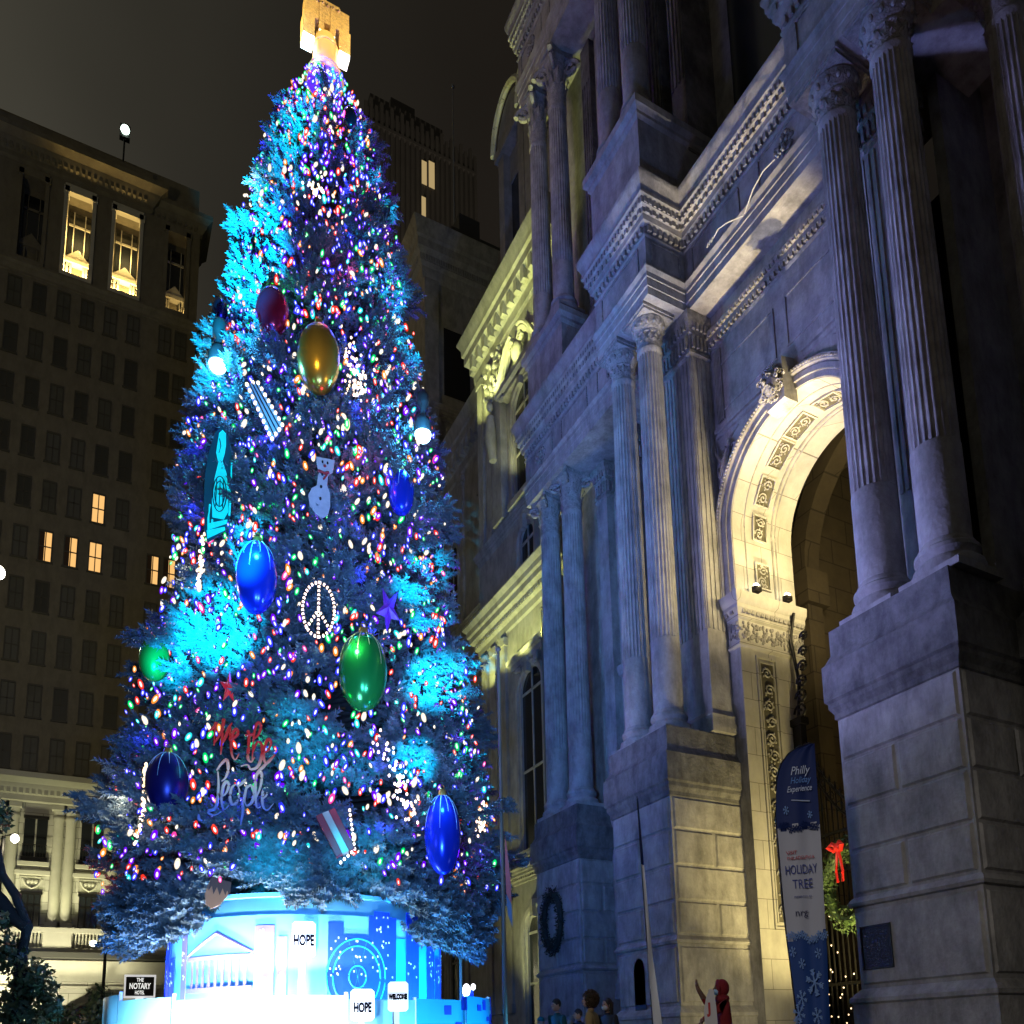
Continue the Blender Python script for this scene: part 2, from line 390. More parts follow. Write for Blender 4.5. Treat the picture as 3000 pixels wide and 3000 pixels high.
def column_meshes(R, H, Hc, kind):
    key = (R, H, Hc, kind)
    if key in CACHE: return CACHE[key]
    hb = R * 1.75; Rt = R * 0.86
    b = MB()
    b.box(-1.38 * R, 1.38 * R, -1.38 * R, 1.38 * R, 0, 0.32 * R)
    b.lathe([(1.36 * R, 0.321 * R), (1.42 * R, 0.5 * R), (1.36 * R, 0.72 * R), (1.2 * R, 0.76 * R), (1.12 * R, 0.95 * R), (1.17 * R, 1.1 * R), (1.26 * R, 1.2 * R), (1.27 * R, 1.35 * R), (1.14 * R, 1.48 * R), (1.14 * R, 1.54 * R), (1.02 * R, 1.75 * R), (R * 0.9, 1.76 * R)], seg=48)
    drum = H * 0.235
    s_ = MB()
    s_.lathe([(R * 1.01, hb), (R * 1.005, drum * 0.6), (R * 1.0, drum - 0.02), (R * 0.985, drum)], seg=48)
    def fl(a, z):
        u = (a / (2 * PI) * 24) % 1.0
        return 1 - (0.075 * math.sin(PI * u / 0.82) if u < 0.82 else 0)
    prof = []
    for i in range(11):
        t = i / 10; z = drum + 0.001 + (H - drum - 0.12) * t
        rr = R * 0.975 + (Rt - R * 0.975) * (t ** 1.35); prof.append((rr, z))
    s_.lathe([(prof[0][0] * 0.95, prof[0][1] - 0.03)] + prof, seg=240, mod=fl)
    s_.lathe([(Rt * 0.95, H - 0.16), (Rt * 1.0, H - 0.12), (Rt * 1.08, H - 0.06), (Rt * 1.08, H), (Rt, H + 0.03)], seg=48)
    c = MB(); z0 = H
    if kind == 'roman':
        c.lathe([(Rt * 0.98, z0), (Rt * 0.98, z0 + Hc * 0.40), (Rt * 1.1, z0 + Hc * 0.43), (Rt * 1.12, z0 + Hc * 0.47), (Rt * 1.05, z0 + Hc * 0.48), (Rt * 1.2, z0 + Hc * 0.55), (Rt * 1.36, z0 + Hc * 0.68), (Rt * 1.42, z0 + Hc * 0.80), (Rt * 1.3, z0 + Hc * 0.83)], seg=48)
        leafy(c, Rt * 0.98, z0 + 0.04, Hc * 0.36, 12, 0, 0.14); leafy(c, Rt * 0.97, z0 + 0.02, Hc * 0.2, 12, 0.5, 0.16)
        for i in range(14):
            a = 2 * PI * i / 14; c.ball((Rt * 1.3 * math.cos(a), Rt * 1.3 * math.sin(a), z0 + Hc * 0.66), R * 0.13, R * 0.13, R * 0.19, 8, 5)
        q = Rt * 1.5
        c.box(-q, q, -q, q, z0 + Hc * 0.83, z0 + Hc * 0.90); c.box(-q * 1.06, q * 1.06, -q * 1.06, q * 1.06, z0 + Hc * 0.901, z0 + Hc)
    else:
        c.lathe([(Rt * 0.95, z0), (Rt * 0.95, z0 + Hc * 0.6), (Rt * 1.15, z0 + Hc * 0.85), (Rt * 1.35, z0 + Hc * 0.9)], seg=32)
        leafy(c, Rt * 0.97, z0 + 0.02, Hc * 0.38, 8, 0, 0.30); leafy(c, Rt * 1.0, z0 + 0.05, Hc * 0.62, 8, 0.5, 0.38, wd=0.8)
        q = Rt * 1.55
        for k in range(4):
            a = PI / 4 + k * PI / 2; u = Vector((math.cos(a), math.sin(a), 0))
            cc = u * q * 1.05 + Vector((0, 0, z0 + Hc * 0.76))
            c.tube(spiral(cc, u, (0, 0, 1), Hc * 0.15), Hc * 0.045, 6)
        poly = []
        for k in range(4):
            for j in range(7):
                t = j / 6; a = PI / 4 + k * PI / 2; p0 = Vector((math.cos(a), math.sin(a))) * q * 1.36; p1 = Vector((math.cos(a + PI / 2), math.sin(a + PI / 2))) * q * 1.36
                p = p0.lerp(p1, 0.05 + 0.9 * t); p *= 1 - 0.16 * math.sin(PI * t); poly.append((p.x, p.y))
        c.prism(poly, z0 + Hc * 0.89, z0 + Hc)
    CACHE[key] = (s_.build('column', stone, None, 35), b.build('column_base', stone, None, 35), c.build('capital', stone_carved, None, 40))
    for o in CACHE[key]: col.objects.unlink(o)
    return CACHE[key]
def column(x, y, z0, H, Hc, R, kind='roman', root=None, cmat=None):
    root = root or ch
    s_, b, c = column_meshes(R, H, Hc, kind)
    o = bpy.data.objects.new('column', s_.data); col.objects.link(o); o.parent = root; o.location = Vector((x, y, z0)) - wloc(root)
    for nm, q in (('column_base', b), ('capital', c)):
        k = bpy.data.objects.new(nm, q.data); col.objects.link(k); k.parent = o
    return o
for y in (14.02, 15.12): column(10.83, y, 7.3, 9.32, 0.88, 0.32)
for y in (8.38, 7.24): column(10.85, y, 7.3, 9.32, 0.88, 0.36)
column(12.1, 6.05, 7.3, 9.32, 0.88, 0.34)
for y in (19.65, 20.95): column(12.0, y, 7.3, 9.0, 1.2, 0.34, 'corinth')
for y in (2.75, 1.45): column(12.0, y, 7.3, 9.0, 1.2, 0.34, 'corinth')
# respond pilasters behind the columns
def pilaster(x0, x1, y0, y1, z0, z1, flutes=True, capz=1.05):
    m = MB(); pth = [(x1, y0), (x0, y0), (x0, y1), (x1, y1)]
    zt = z1 - capz
    m.box(x0, x1, y0, y1, z0, z1)
    m.sweep(pth, [(0, z0 + 0.02), (0.09, z0 + 0.03), (0.10, z0 + 0.2), (0.06, z0 + 0.3), (0.07, z0 + 0.42), (0.0, z0 + 0.55)], caps=False)
    if flutes:
        for a, b, ax in ((y0, y1, 'x'), (x0, x1, 'y')):
            L = b - a; k = max(3, int(L / 0.115))
            for i in range(k):
                c = a + (i + 0.5) * L / k; h = L / k * 0.24
                za, zb = z0 + 2.4, zt - 0.12
                if ax == 'x': m.box(x0 - 0.022, x0 + 0.01, c - h, c + h, za, zb)
                else: m.box(c - h, c + h, y0 - 0.022, y0 + 0.01, za, zb); m.box(c - h, c + h, y1 - 0.01, y1 + 0.022, za, zb)
    o = m.build('pilaster', stone, ch, smooth=30)
    c = MB()
    c.sweep(pth, [(0, zt - 0.05), (0.05, zt), (0.05, zt + 0.07), (0.012, zt + 0.1), (0.012, zt + capz * 0.45), (0.05, zt + capz * 0.48), (0.05, zt + capz * 0.55), (0.10, zt + capz * 0.75), (0.12, zt + capz * 0.8), (0.12, zt + capz * 0.99), (0, z1)], caps=False)
    c.along(pth, 0.11, 0.06, 0.03, 0.09, zt + capz * 0.12, zt + capz * 0.42); c.along(pth, 0.11, 0.07, 0.06, 0.12, zt + capz * 0.56, zt + capz * 0.74)
    c.build('pilaster_capital', stone_carved, o, smooth=30)
pilaster(XE + 0.02, 12.3, 13.4, 14.6, 7.3, 17.5)
pilaster(XE + 0.02, 12.3, 7.8, 9.0, 7.3, 17.5)
pilaster(XE + 0.25, 12.9, 14.95, 15.53, 7.3, 17.5)
for y in (17.0, 18.6): pilaster(12.55, 12.9, y, y + 0.5, 2.0, 17.5, flutes=False)

# --- main entablature ---------------------------------------------
def entablature(path, z, xb, s=1.0, body=True, mat_=stone):
    e = MB()
    if body: e.prism([(p[0] + 0.0, p[1]) for p in path] , z + 0.002, z + 2.85 * s, 0)
    e.sweep(path, [(-0.02, z), (0.005, z + 0.004), (0.005, z + 0.20 * s), (0.025, z + 0.21 * s), (0.025, z + 0.42 * s), (0.045, z + 0.43 * s), (0.045, z + 0.55 * s), (0.10, z + 0.64 * s), (0.10, z + 0.68 * s), (0.0, z + 0.70 * s)], caps=False)
    e.sweep(path, [(0, z + 1.52 * s), (0.03, z + 1.55 * s), (0.03, z + 1.60 * s), (0.0, z + 1.62 * s)], caps=False)
    e.sweep(path, [(0, z + 1.80 * s), (0.09, z + 1.86 * s), (0.11, z + 1.98 * s), (0.13, z + 2.0 * s), (0.13, z + 2.12 * s), (0.20, z + 2.15 * s), (0.20, z + 2.32 * s), (0.25, z + 2.36 * s), (0.25, z + 2.44 * s), (0.22, z + 2.46 * s), (0.24, z + 2.56 * s), (0.31, z + 2.72 * s), (0.33, z + 2.80 * s), (0.33, z + 2.88 * s), (-0.1, z + 2.92 * s)], caps=False)
    o = e.build('entablature', mat_, ch, smooth=30)
    d = MB()
    d.along(path, 0.15, 0.085, 0.0, 0.075, z + 1.64 * s, z + 1.79 * s, inset=0.02)
    d.along(path, 0.17, 0.10, 0.10, 0.165, z + 1.99 * s, z + 2.12 * s, inset=-0.1)
    d.along(path, 0.12, 0.07, 0.20, 0.225, z + 2.17 * s, z + 2.30 * s, inset=-0.15)
    d.build('dentils', stone, o)
    f = MB()
    # recessed looking frames and carved roundels in the frieze
    for i in range(len(path) - 1):
        a = Vector((*path[i], 0)); b = Vector((*path[i + 1], 0)); L = (b - a).length
        if L < 1.0: continue
        t = (b - a).normalized(); nn = Vector((-t.y, t.x, 0)); k = max(1, round(L / 2.2)); sp = L / k
        for j in range(k):
            c = a + t * (j + 0.5) * sp; zc = z + 1.10 * s
            for q in (-1, 1):
                f.obox(c + t * (sp * 0.36) * q + nn * 0.012 + Vector((0, 0, zc)), t * 0.02, nn * 0.014, Vector((0, 0, 0.32 * s)))
                f.obox(c + nn * 0.012 + Vector((0, 0, zc + 0.33 * s * q)), t * sp * 0.36, nn * 0.014, Vector((0, 0, 0.02)))
            if k > 1 and j % 2 == 0:
                for g_ in range(26):
                    aa = rnd.uniform(0, 2 * PI); rr = 0.27 * math.sqrt(rnd.random())
                    f.ball(c + t * rr * math.cos(aa) + nn * rnd.uniform(0.0, 0.06) + Vector((0, 0, zc + rr * math.sin(aa))), 0.05, 0.05, 0.06, 6, 4)
    f.build('frieze_panels', stone_carved, o)
    return o
entablature(PATH, 17.5, 13.2)
# gilded looking moulding band under the arch bay soffit
m = MB()
pth = [(XW, 9.02), (XW, 13.38)]
m.sweep(pth, [(0, 16.62), (0.05, 16.66), (0.05, 16.74), (0.10, 16.8), (0.10, 16.9), (0.16, 17.0), (0.16, 17.06), (0.0, 17.12)])
m.along(pth, 0.13, 0.07, 0.05, 0.11, 16.68, 16.79); m.along(pth, 0.12, 0.07, 0.10, 0.16, 16.91, 16.99)
m.build('cornice_band', stone_carved, ch, smooth=30)
# slim neon style bracket lamps stuck out of the soffit moulding
# --- upper storey --------------------------------------------------
def attic(x0, x1, y0, y1):
    m = MB(); pth = [(x1, y0), (x0, y0), (x0, y1), (x1, y1)]
    m.box(x0, x1, y0, y1, 20.38, 22.9)
    m.sweep(pth, [(0, 20.42), (0.07, 20.43), (0.07, 20.75), (0.0, 20.85)], caps=False)
    m.sweep(pth, [(0, 22.25), (0.06, 22.33), (0.06, 22.42), (0.15, 22.52), (0.15, 22.72), (0.02, 22.86), (-0.05, 22.91)], caps=False)
    m.build('attic_pedestal', stone, ch, smooth=30)
attic(10.38, 12.6, 13.42, 15.5); attic(10.38, 12.6, 6.9, 8.98); attic(11.6, 13.0, 19.2, 21.4); attic(11.6, 13.0, 1.0, 3.2)
for y in (14.02, 15.12): column(10.85, y, 22.91, 9.0, 1.7, 0.33, 'corinth')
for y in (8.38, 7.24): column(10.85, y, 22.91, 9.0, 1.7, 0.33, 'corinth')
for y in (19.65, 20.95): column(12.0, y, 22.91, 7.6, 2.0, 0.33, 'corinth')
for y in (2.75, 1.45): column(12.0, y, 22.91, 7.6, 2.0, 0.33, 'corinth')
PATH2 = [(13.2, 0.9), (XE + 0.1, 0.9), (XE + 0.1, 6.87), (10.5, 6.87), (10.5, 9.0), (XE + 0.1, 9.0), (XE + 0.1, 13.4), (10.5, 13.4), (10.5, 15.53), (XE + 0.1, 15.53), (XE + 0.1, 21.5), (13.2, 21.5)]
entablature([(13.2, 15.6), (XE + 0.1, 15.6), (XE + 0.1, 21.5), (13.2, 21.5)], 32.55, 13.2, 1.25)
entablature([(13.2, 0.9), (XE + 0.1, 0.9), (XE + 0.1, 6.8), (13.2, 6.8)], 32.55, 13.2, 1.25)
entablature([(13.2, 6.85), (10.5, 6.85), (10.5, 15.55), (13.2, 15.55)], 33.65, 13.2, 1.25)
for (y0, y1) in ((13.45, 14.0), (14.35, 14.9), (15.0, 15.5), (7.0, 7.5), (7.6, 8.1), (8.4, 8.95), (18.6, 19.1), (16.2, 16.8)):
    m = MB(); xx = 11.95 if y1 < 15.6 and y0 > 6.9 else 12.6
    m.box(xx, 13.0, y0, y1, 20.4, 32.5); m.box(xx - 0.08, 13, y0 - 0.05, y1 + 0.05, 22.2, 22.9)
    k = 4
    for i in range(k): m.box(xx - 0.03, xx + 0.01, y0 + (i + 0.3) * (y1 - y0) / k, y0 + (i + 0.7) * (y1 - y0) / k, 24.5, 31)
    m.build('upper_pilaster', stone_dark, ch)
# --- walls ----------------------------------------------------------
m = MB()
def wallx(m, x, y0, y1, z0, z1, mi=0): m.box(x, x + 0.35, y0, y1, z0, z1, mi)
wallx(m, 12.8, 15.0, 21.45, 0, 36.5); wallx(m, 13.6, 0.95, 7.4, 0, 36.5); m.box(12.3, 13.95, 7.4, 7.6, 0, 20); wallx(m, 12.9, 7.4, 15.0, 20.35, 37)
wallx(m, 12.9, -30, 0.95, 0, 36)
m.box(11.55, 12.8, -30, -1.2, 0, 36)
m.build('wall', stone, ch)
# wing wall doors, windows and ledges between column pairs
m = MB()
for y0, y1 in ((15.7, 18.9),):
    pth = [(12.8, y0), (12.8, y1)]
    for z in (6.6, 10.9, 20.4): m.sweep(pth, [(0, z), (0.1, z + 0.05), (0.16, z + 0.2), (0.16, z + 0.3), (0, z + 0.34)])
    for zz in (7.6, 12.0, 24.0): m.box(12.72, 12.81, (y0 + y1) / 2 - 0.75, (y0 + y1) / 2 + 0.75, zz, zz + 3.4)
m.build('ledges', stone, ch)
m = MB()
for y0, y1 in ((15.7, 18.9),):
    for zz in (7.6, 12.0, 24.0): m.box(12.68, 12.73, (y0 + y1) / 2 - 0.5, (y0 + y1) / 2 + 0.5, zz + 0.3, zz + 3.1)
m.build('window', glass_dark, ch)
# centre bay upper windows, black at night
m = MB()
for yc in (11.2,):
    m.box(12.78, 12.9, yc - 1.5, yc + 1.5, 22.6, 31)
m.build('window', glass_dark, ch)

# --- the arch bay ----------------------------------------------------
R1, ZS, XB = 1.85, 12.0, 13.85
m = MB()
def arcp(r, k, n=40): a = PI * k / n; return (YC + r * math.cos(a), ZS + r * math.sin(a))
for (y0, y1) in ((8.9, YC - R1), (YC + R1, 13.5)):
    m.add([(XW, y0, 0), (XW, y1, 0), (XW, y1, 17.5), (XW, y0, 17.5)], [(0, 3, 2, 1)])
vs = []; fs = []
for k in range(41):
    y, z = arcp(R1, k); vs += [(XW, y, z), (XW, y, 17.5)]
for k in range(40): fs.append((2 * k, 2 * k + 1, 2 * k + 3, 2 * k + 2))
m.add(vs, fs); m.build('arch_wall', stone, ch)
m = MB(); path = [(YC + R1, 0), (YC + R1, ZS)] + [arcp(R1, k) for k in range(1, 40)] + [(YC - R1, ZS), (YC - R1, 0)]
vs = []; fs = []
for (y, z) in path: vs += [(XW, y, z), (XB, y, z)]
for k in range(len(path) - 1): fs.append((2 * k, 2 * k + 1, 2 * k + 3, 2 * k + 2))
m.add(vs, fs)
# rear rim so the lining has thickness
for k in range(len(path) - 1):
    (ya, za), (yb, zb) = path[k], path[k + 1]
    def o_(y, z): 
        if z <= ZS: return (y + (0.5 if y > YC else -0.5), z)
        a = math.atan2(z - ZS, y - YC); return (YC + (R1 + 0.5) * math.cos(a), ZS + (R1 + 0.5) * math.sin(a))
    A_, B_ = o_(ya, za), o_(yb, zb)
    m.add([(XB, ya, za), (XB, yb, zb), (XB, B_[0], B_[1]), (XB, A_[0], A_[1])], [(0, 1, 2, 3)])
m.build('arch_lining', stone_clean, ch, smooth=20)
# mouldings running along the lining
m = MB()
for xx, ww in ((12.45, 0.02), (13.25, 0.03), (13.36, 0.02)):
    pp = [(YC + R1, 10.5), (YC + R1, ZS)] + [arcp(R1, k) for k in range(1, 40)] + [(YC - R1, ZS), (YC - R1, 10.5)]
    m.tube([(xx, y, z) for y, z in pp], ww, 6)
# archivolt
prof = [(1.86, 0.0), (1.86, 0.03), (1.98, 0.035), (1.985, 0.075), (2.10, 0.08), (2.11, 0.05), (2.15, 0.13), (2.24, 0.15), (2.27, 0.06), (2.31, 0.0)]
vs = []; fs = []; nseg = 44
for k in range(-4, nseg + 5):
    for (r, o) in prof:
        if k < 0: y, z = YC + r, ZS + k * 0.38
        elif k > nseg: y, z = YC - r, ZS - (k - nseg) * 0.38
        else: a = PI * k / nseg; y, z = YC + r * math.cos(a), ZS + r * math.sin(a)
        vs.append((XW - o, y, z))
L = len(prof)
for k in range(nseg + 8):
    for j in range(L - 1): fs.append((k * L + j, k * L + j + 1, (k + 1) * L + j + 1, (k + 1) * L + j))
m.add(vs, fs)
for k in range(90):
    a = PI * (k + 0.5) / 90; m.ball((XW - 0.14, YC + 2.195 * math.cos(a), ZS + 2.195 * math.sin(a)), 0.03, 0.03, 0.03, 6, 4)
m.build('archivolt', stone, ch, smooth=30)
# coffers with carved rosettes
def scroll_panel(m, o, u, v, nrm, w_, h_, seed, n):
    r = random.Random(seed); u, v, nrm, o = map(Vector, (u, v, nrm, o))
    for i in range(n):
        s = 1 if i % 2 else -1; c = o + v * (h_ * (i + 0.5) / n - h_ / 2) + u * s * w_ * 0.06
        R = min(w_ * 0.38, h_ / n * 0.46)
        m.tube([p + nrm * 0.03 for p in spiral(c, u * s, v, R, 1.5, 16)], R * 0.13, 5)
        for q in range(9):
            a = r.uniform(0, 2 * PI); rr = R * r.uniform(0.7, 1.25); p = c + u * max(-w_ * 0.46, min(w_ * 0.46, rr * math.cos(a))) + v * rr * math.sin(a) + nrm * 0.02
            m.ball(p, R * 0.16, R * 0.16, R * 0.2, 6, 4)
def frame(m, o, u, v, nrm, w_, h_, t=0.03, d=0.03):
    u, v, nrm, o = map(Vector, (u, v, nrm, o))
    for q in (-1, 1):
        m.obox(o + u * q * (w_ / 2 + t / 2) + nrm * d / 2, u * t / 2, v * (h_ / 2 + t), nrm * d / 2)
        m.obox(o + v * q * (h_ / 2 + t / 2) + nrm * (d / 2 - 0.001), u * w_ / 2, v * t / 2, nrm * d / 2)
rec = mat('carving recess shade', (0.10, 0.09, 0.06), 0.95)  # dark tone stands in for the shade behind the carving
for k, (kind, t) in enumerate([('z', 11.02), ('a', 6), ('a', 31), ('a', 56), ('a', 77), ('a', 103), ('a', 124), ('a', 149), ('a', 174), ('z2', 11.02)]):
    if kind == 'z': o, v, nrm = (12.87, YC + R1, t), Vector((0, 0, 1)), Vector((0, -1, 0))
    elif kind == 'z2': o, v, nrm = (12.87, YC - R1, t), Vector((0, 0, 1)), Vector((0, 1, 0))
    else:
        a = math.radians(t); nrm = Vector((0, -math.cos(a), -math.sin(a))); v = Vector((0, -math.sin(a), math.cos(a)))
        o = (12.87, YC + R1 * math.cos(a), ZS + R1 * math.sin(a))
    o = Vector(o) + nrm * 0.012; h_ = 0.56
    m = MB(); frame(m, o, (1, 0, 0), v, nrm, 0.36, h_, 0.035, 0.05)
    cf = m.build('coffer', stone_clean, ch)
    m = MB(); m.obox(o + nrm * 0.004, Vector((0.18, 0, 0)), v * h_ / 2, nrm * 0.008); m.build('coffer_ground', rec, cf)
    m = MB(); scroll_panel(m, o, (1, 0, 0), v, nrm, 0.31, h_ * 0.95, k, 2); m.build('rosette', stone_clean, cf, smooth=40)
# jamb panels with scrolling foliage
for (yy, ny, dd) in ((YC + R1, -1, 1), (YC - R1, 1, -1)):
    m = MB()
    frame(m, (12.80, yy, 6.1), (1, 0, 0), (0, 0, 1), (0, ny, 0), 0.50, 5.9, 0.05, 0.04); frame(m, (12.80, yy, 6.1), (1, 0, 0), (0, 0, 1), (0, ny, 0), 0.36, 5.7, 0.03, 0.025)
    jp = m.build('jamb_panel', stone_clean, ch)
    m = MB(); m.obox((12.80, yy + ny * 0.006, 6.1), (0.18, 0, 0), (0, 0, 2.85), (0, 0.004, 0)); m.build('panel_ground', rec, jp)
    m = MB(); scroll_panel(m, (12.80, yy + ny * 0.01, 6.1), (1, 0, 0), (0, 0, 1), (0, ny, 0), 0.36, 5.6, 5, 15); m.build('foliage_scroll', stone_clean, jp, smooth=40)
# impost blocks
for pth in ([(13.95, 13.05), (XW, 13.05), (XW, 13.38)], [(XW, 9.02), (XW, 9.35), (13.95, 9.35)]):
    m = MB()
    m.sweep(pth, [(0, 9.22), (0.06, 9.26), (0.06, 9.32), (0.02, 9.36), (0.02, 9.86), (0.07, 9.90), (0.07, 9.96), (0.14, 10.08), (0.14, 10.16), (0.20, 10.24), (0.22, 10.36), (0.22, 10.42), (0.0, 10.45)])
    ib = m.build('impost', stone_clean, ch, smooth=30)
    m = MB(); m.along(pth, 0.13, 0.09, 0.06, 0.13, 9.98, 10.07)
    for i in range(2):
        a = Vector((*pth[i], 0)); b = Vector((*pth[i + 1], 0)); t = (b - a).normalized(); nn = Vector((-t.y, t.x, 0)); L = (b - a).length
        for q in range(int(L / 0.012)):
            m.ball(a + t * rnd.uniform(0, L) + nn * 0.03 + Vector((0, 0, rnd.uniform(9.42, 9.8))), 0.035, 0.035, 0.045, 6, 4)
    m.build('leaf_band', stone_carved, ib, smooth=40)
# spandrel reliefs, frames and keystone head
m = MB()
for s in (1, -1):
    y0 = YC + s * 2.12; y1 = YC + s * 0.55
    m.obox((XW - 0.05, (y0 + y1) / 2, 14.5), (0.05, 0, 0), (0, abs(y0 - y1) / 2, 0), (0, 0, 0.05)); m.obox((XW - 0.03, (y0 + y1) / 2, 14.38), (0.03, 0, 0), (0, abs(y0 - y1) / 2, 0), (0, 0, 0.04))
    frame(m, (XW, YC + s * 1.05, 15.5), (0, 1, 0), (0, 0, 1), (-1, 0, 0), 1.7, 1.1, 0.04, 0.03)
    for q in range(5): m.box(XW - 0.05, XW, YC + s * 2.05 - 0.03 + q * -0.05 * s, YC + s * 2.05 + q * -0.05 * s, 14.7, 16.5)
m.build('spandrel_frame', stone, ch)
m = MB(); r_ = random.Random(3)
for s in (1, -1):
    # winged figure relief: body, trailing drapery and foliage
    P = [(XW - 0.05, YC + s * 2.0, 12.9), (XW - 0.09, YC + s * 1.93, 13.3), (XW - 0.1, YC + s * 1.82, 13.6), (XW - 0.09, YC + s * 1.72, 13.85)]
    m.tube(P, lambda t: 0.05 + 0.05 * math.sin(PI * t), 8); m.ball((XW - 0.1, YC + s * 1.66, 13.98), 0.06, 0.06, 0.08)
    m.tube([(XW - 0.08, YC + s * 1.8, 13.7), (XW - 0.1, YC + s * 1.6, 14.05), (XW - 0.07, YC + s * 1.35, 14.2)], 0.04, 6, r1=0.015)
    m.tube([(XW - 0.08, YC + s * 1.9, 13.6), (XW - 0.1, YC + s * 2.1, 13.95), (XW - 0.07, YC + s * 2.15, 14.25)], 0.05, 6, r1=0.01)
    for q in range(60):
        a = r_.uniform(5, 52); rr = r_.uniform(2.36, 2.75); y = YC + s * min(2.15, rr * math.cos(math.radians(a))); z = ZS + rr * math.sin(math.radians(a))
        m.ball((XW - 0.02, y, z), 0.03, r_.uniform(0.02, 0.06), r_.uniform(0.02, 0.07), 6, 4)
m.build('spandrel_relief', stone_carved, ch, smooth=40)
k = MB()
k.frus((XW - 0.15, YC, 14.05), (0, 0.28, 0), (0, 0, 0.5), (-0.17, 0, 0), 0.1)
ks = k.build('keystone', stone, ch)
k = MB(); hc = Vector((XW - 0.42, YC, 14.0))
k.ball(hc, 0.17, 0.2, 0.3, 20, 14); k.ball(hc + Vector((-0.17, 0, -0.02)), 0.07, 0.045, 0.08, 10, 8)
for s in (1, -1):
    k.ball(hc + Vector((-0.14, s * 0.075, 0.06)), 0.03, 0.035, 0.025, 8, 6); k.tube([hc + Vector((-0.15, s * 0.02, 0.1)), hc + Vector((-0.17, s * 0.08, 0.13)), hc + Vector((-0.13, s * 0.14, 0.09))], 0.02, 6)
    k.tube([hc + Vector((-0.16, 0, -0.1)), hc + Vector((-0.15, s * 0.08, -0.12)), hc + Vector((-0.12, s * 0.13, -0.2))], 0.022, 6)
for i in range(46):
    a = r_.uniform(0, 2 * PI); rr = r_.uniform(0.85, 1.25)
    p = hc + Vector((r_.uniform(-0.1, 0.12), 0.22 * rr * math.sin(a), 0.33 * rr * math.cos(a)))
    k.tube(spiral(p, (0, 1, 0), (-0.3, 0, 1), r_.uniform(0.05, 0.09), 1.2, 8), 0.02, 5)
k.build('carved_head', stone_carved, ks, smooth=50)
# vestibule behind the arch
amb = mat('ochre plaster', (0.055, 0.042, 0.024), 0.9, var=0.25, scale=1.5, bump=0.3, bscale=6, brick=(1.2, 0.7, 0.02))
m = MB()
m.box(XB + 0.4, 21, 14.6, 14.9, 0, 20); m.box(XB + 0.4, 21, 7.2, 7.5, 0, 20); m.box(21, 21.3, 7.2, 14.9, 0, 20); m.box(XB, 21.3, 7.2, 14.9, 16.5, 16.8)
m.box(XB, XB + 0.02, 13.5, 14.9, 0, 17); m.box(XB, XB + 0.02, 7.2, 8.9, 0, 17)
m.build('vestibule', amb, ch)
m = MB()
for xx in (15.5, 17.8, 20.1):
    vs = []; fs = []
    for k in range(21):
        a = PI * k / 20
        for rr, dx in ((3.0, 0), (3.0, 0.5), (3.5, 0.5), (3.5, 0)): vs.append((xx + dx, YC + rr * math.cos(a), 12.6 + rr * math.sin(a)))
    for k in range(20):
        for j in range(4): fs.append((4 * k + j, 4 * k + (j + 1) % 4, 4 * k + 4 + (j + 1) % 4, 4 * k + 4 + j))
    m.add(vs, fs); 
    for s in (1, -1): m.box(xx, xx + 0.5, YC + s * 3.25 - 0.25, YC + s * 3.25 + 0.25, 0, 12.6); m.box(xx - 0.12, xx + 0.62, YC + s * 3.2 - 0.35, YC + s * 3.2 + 0.35, 11.6, 12.5)
for xx in (14.6, 16.8, 19): m.box(xx, xx + 0.35, 7.5, 14.6, 15.8, 16.5)
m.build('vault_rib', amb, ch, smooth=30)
m = MB()
for (y0, y1, z0, z1) in ((13.0, 14.2, 4.5, 11.5),):
    m.box(20.9, 21.0, y0, y1, z0, z1)
m.build('niche', stone_clean, ch)

# ================================================================== FAR WING
fw_stone = mat('far wing limestone', (0.24, 0.235, 0.215), 0.9, var=0.2, scale=1.2, bump=0.4, bscale=10, stain=0.5)
m = MB(); m.box(13.0, 16.5, 21.5, 28.4, 0, 30.2); m.box(14.6, 16.5, 28.4, 44, 0, 30.2); m.build('far_wing_wall', fw_stone, ch)
def cornice(path, z0, H, out, name='cornice', mt=None, brackets=0):
    mt = mt or fw_stone
    e = MB()
    e.sweep(path, [(0, z0), (0.12 * out, z0 + 0.05 * H), (0.15 * out, z0 + 0.22 * H), (0.35 * out, z0 + 0.28 * H), (0.35 * out, z0 + 0.42 * H), (0.62 * out, z0 + 0.5 * H), (0.62 * out, z0 + 0.66 * H), (0.75 * out, z0 + 0.7 * H), (0.78 * out, z0 + 0.84 * H), (out, z0 + 0.96 * H), (out, z0 + H), (0, z0 + H * 1.03)], caps=True)
    o = e.build(name, mt, ch, smooth=30)
    d = MB()
    if brackets:
        d.along(path, brackets, brackets * 0.45, 0.15 * out, 0.6 * out, z0 + 0.24 * H, z0 + 0.49 * H)
    else: d.along(path, 0.16, 0.09, 0.3 * out, 0.42 * out, z0 + 0.3 * H, z0 + 0.41 * H)
    d.build('brackets' if brackets else 'dentils', mt, o)
    return o
PF = [(13.3, 21.55), (13.0, 21.55), (13.0, 28.4), (14.6, 28.4), (14.6, 44)]
PF = [(13.0, 21.55), (13.0, 28.4), (14.6, 28.4), (14.6, 43.9)]
cornice(PF, 15.7, 1.35, 0.55); cornice(PF, 27.6, 2.2, 0.62, brackets=0.55); cornice(PF, 6.3, 0.5, 0.3, 'string_course'); cornice(PF, 19.5, 0.5, 0.2, 'string_course')
m = MB()
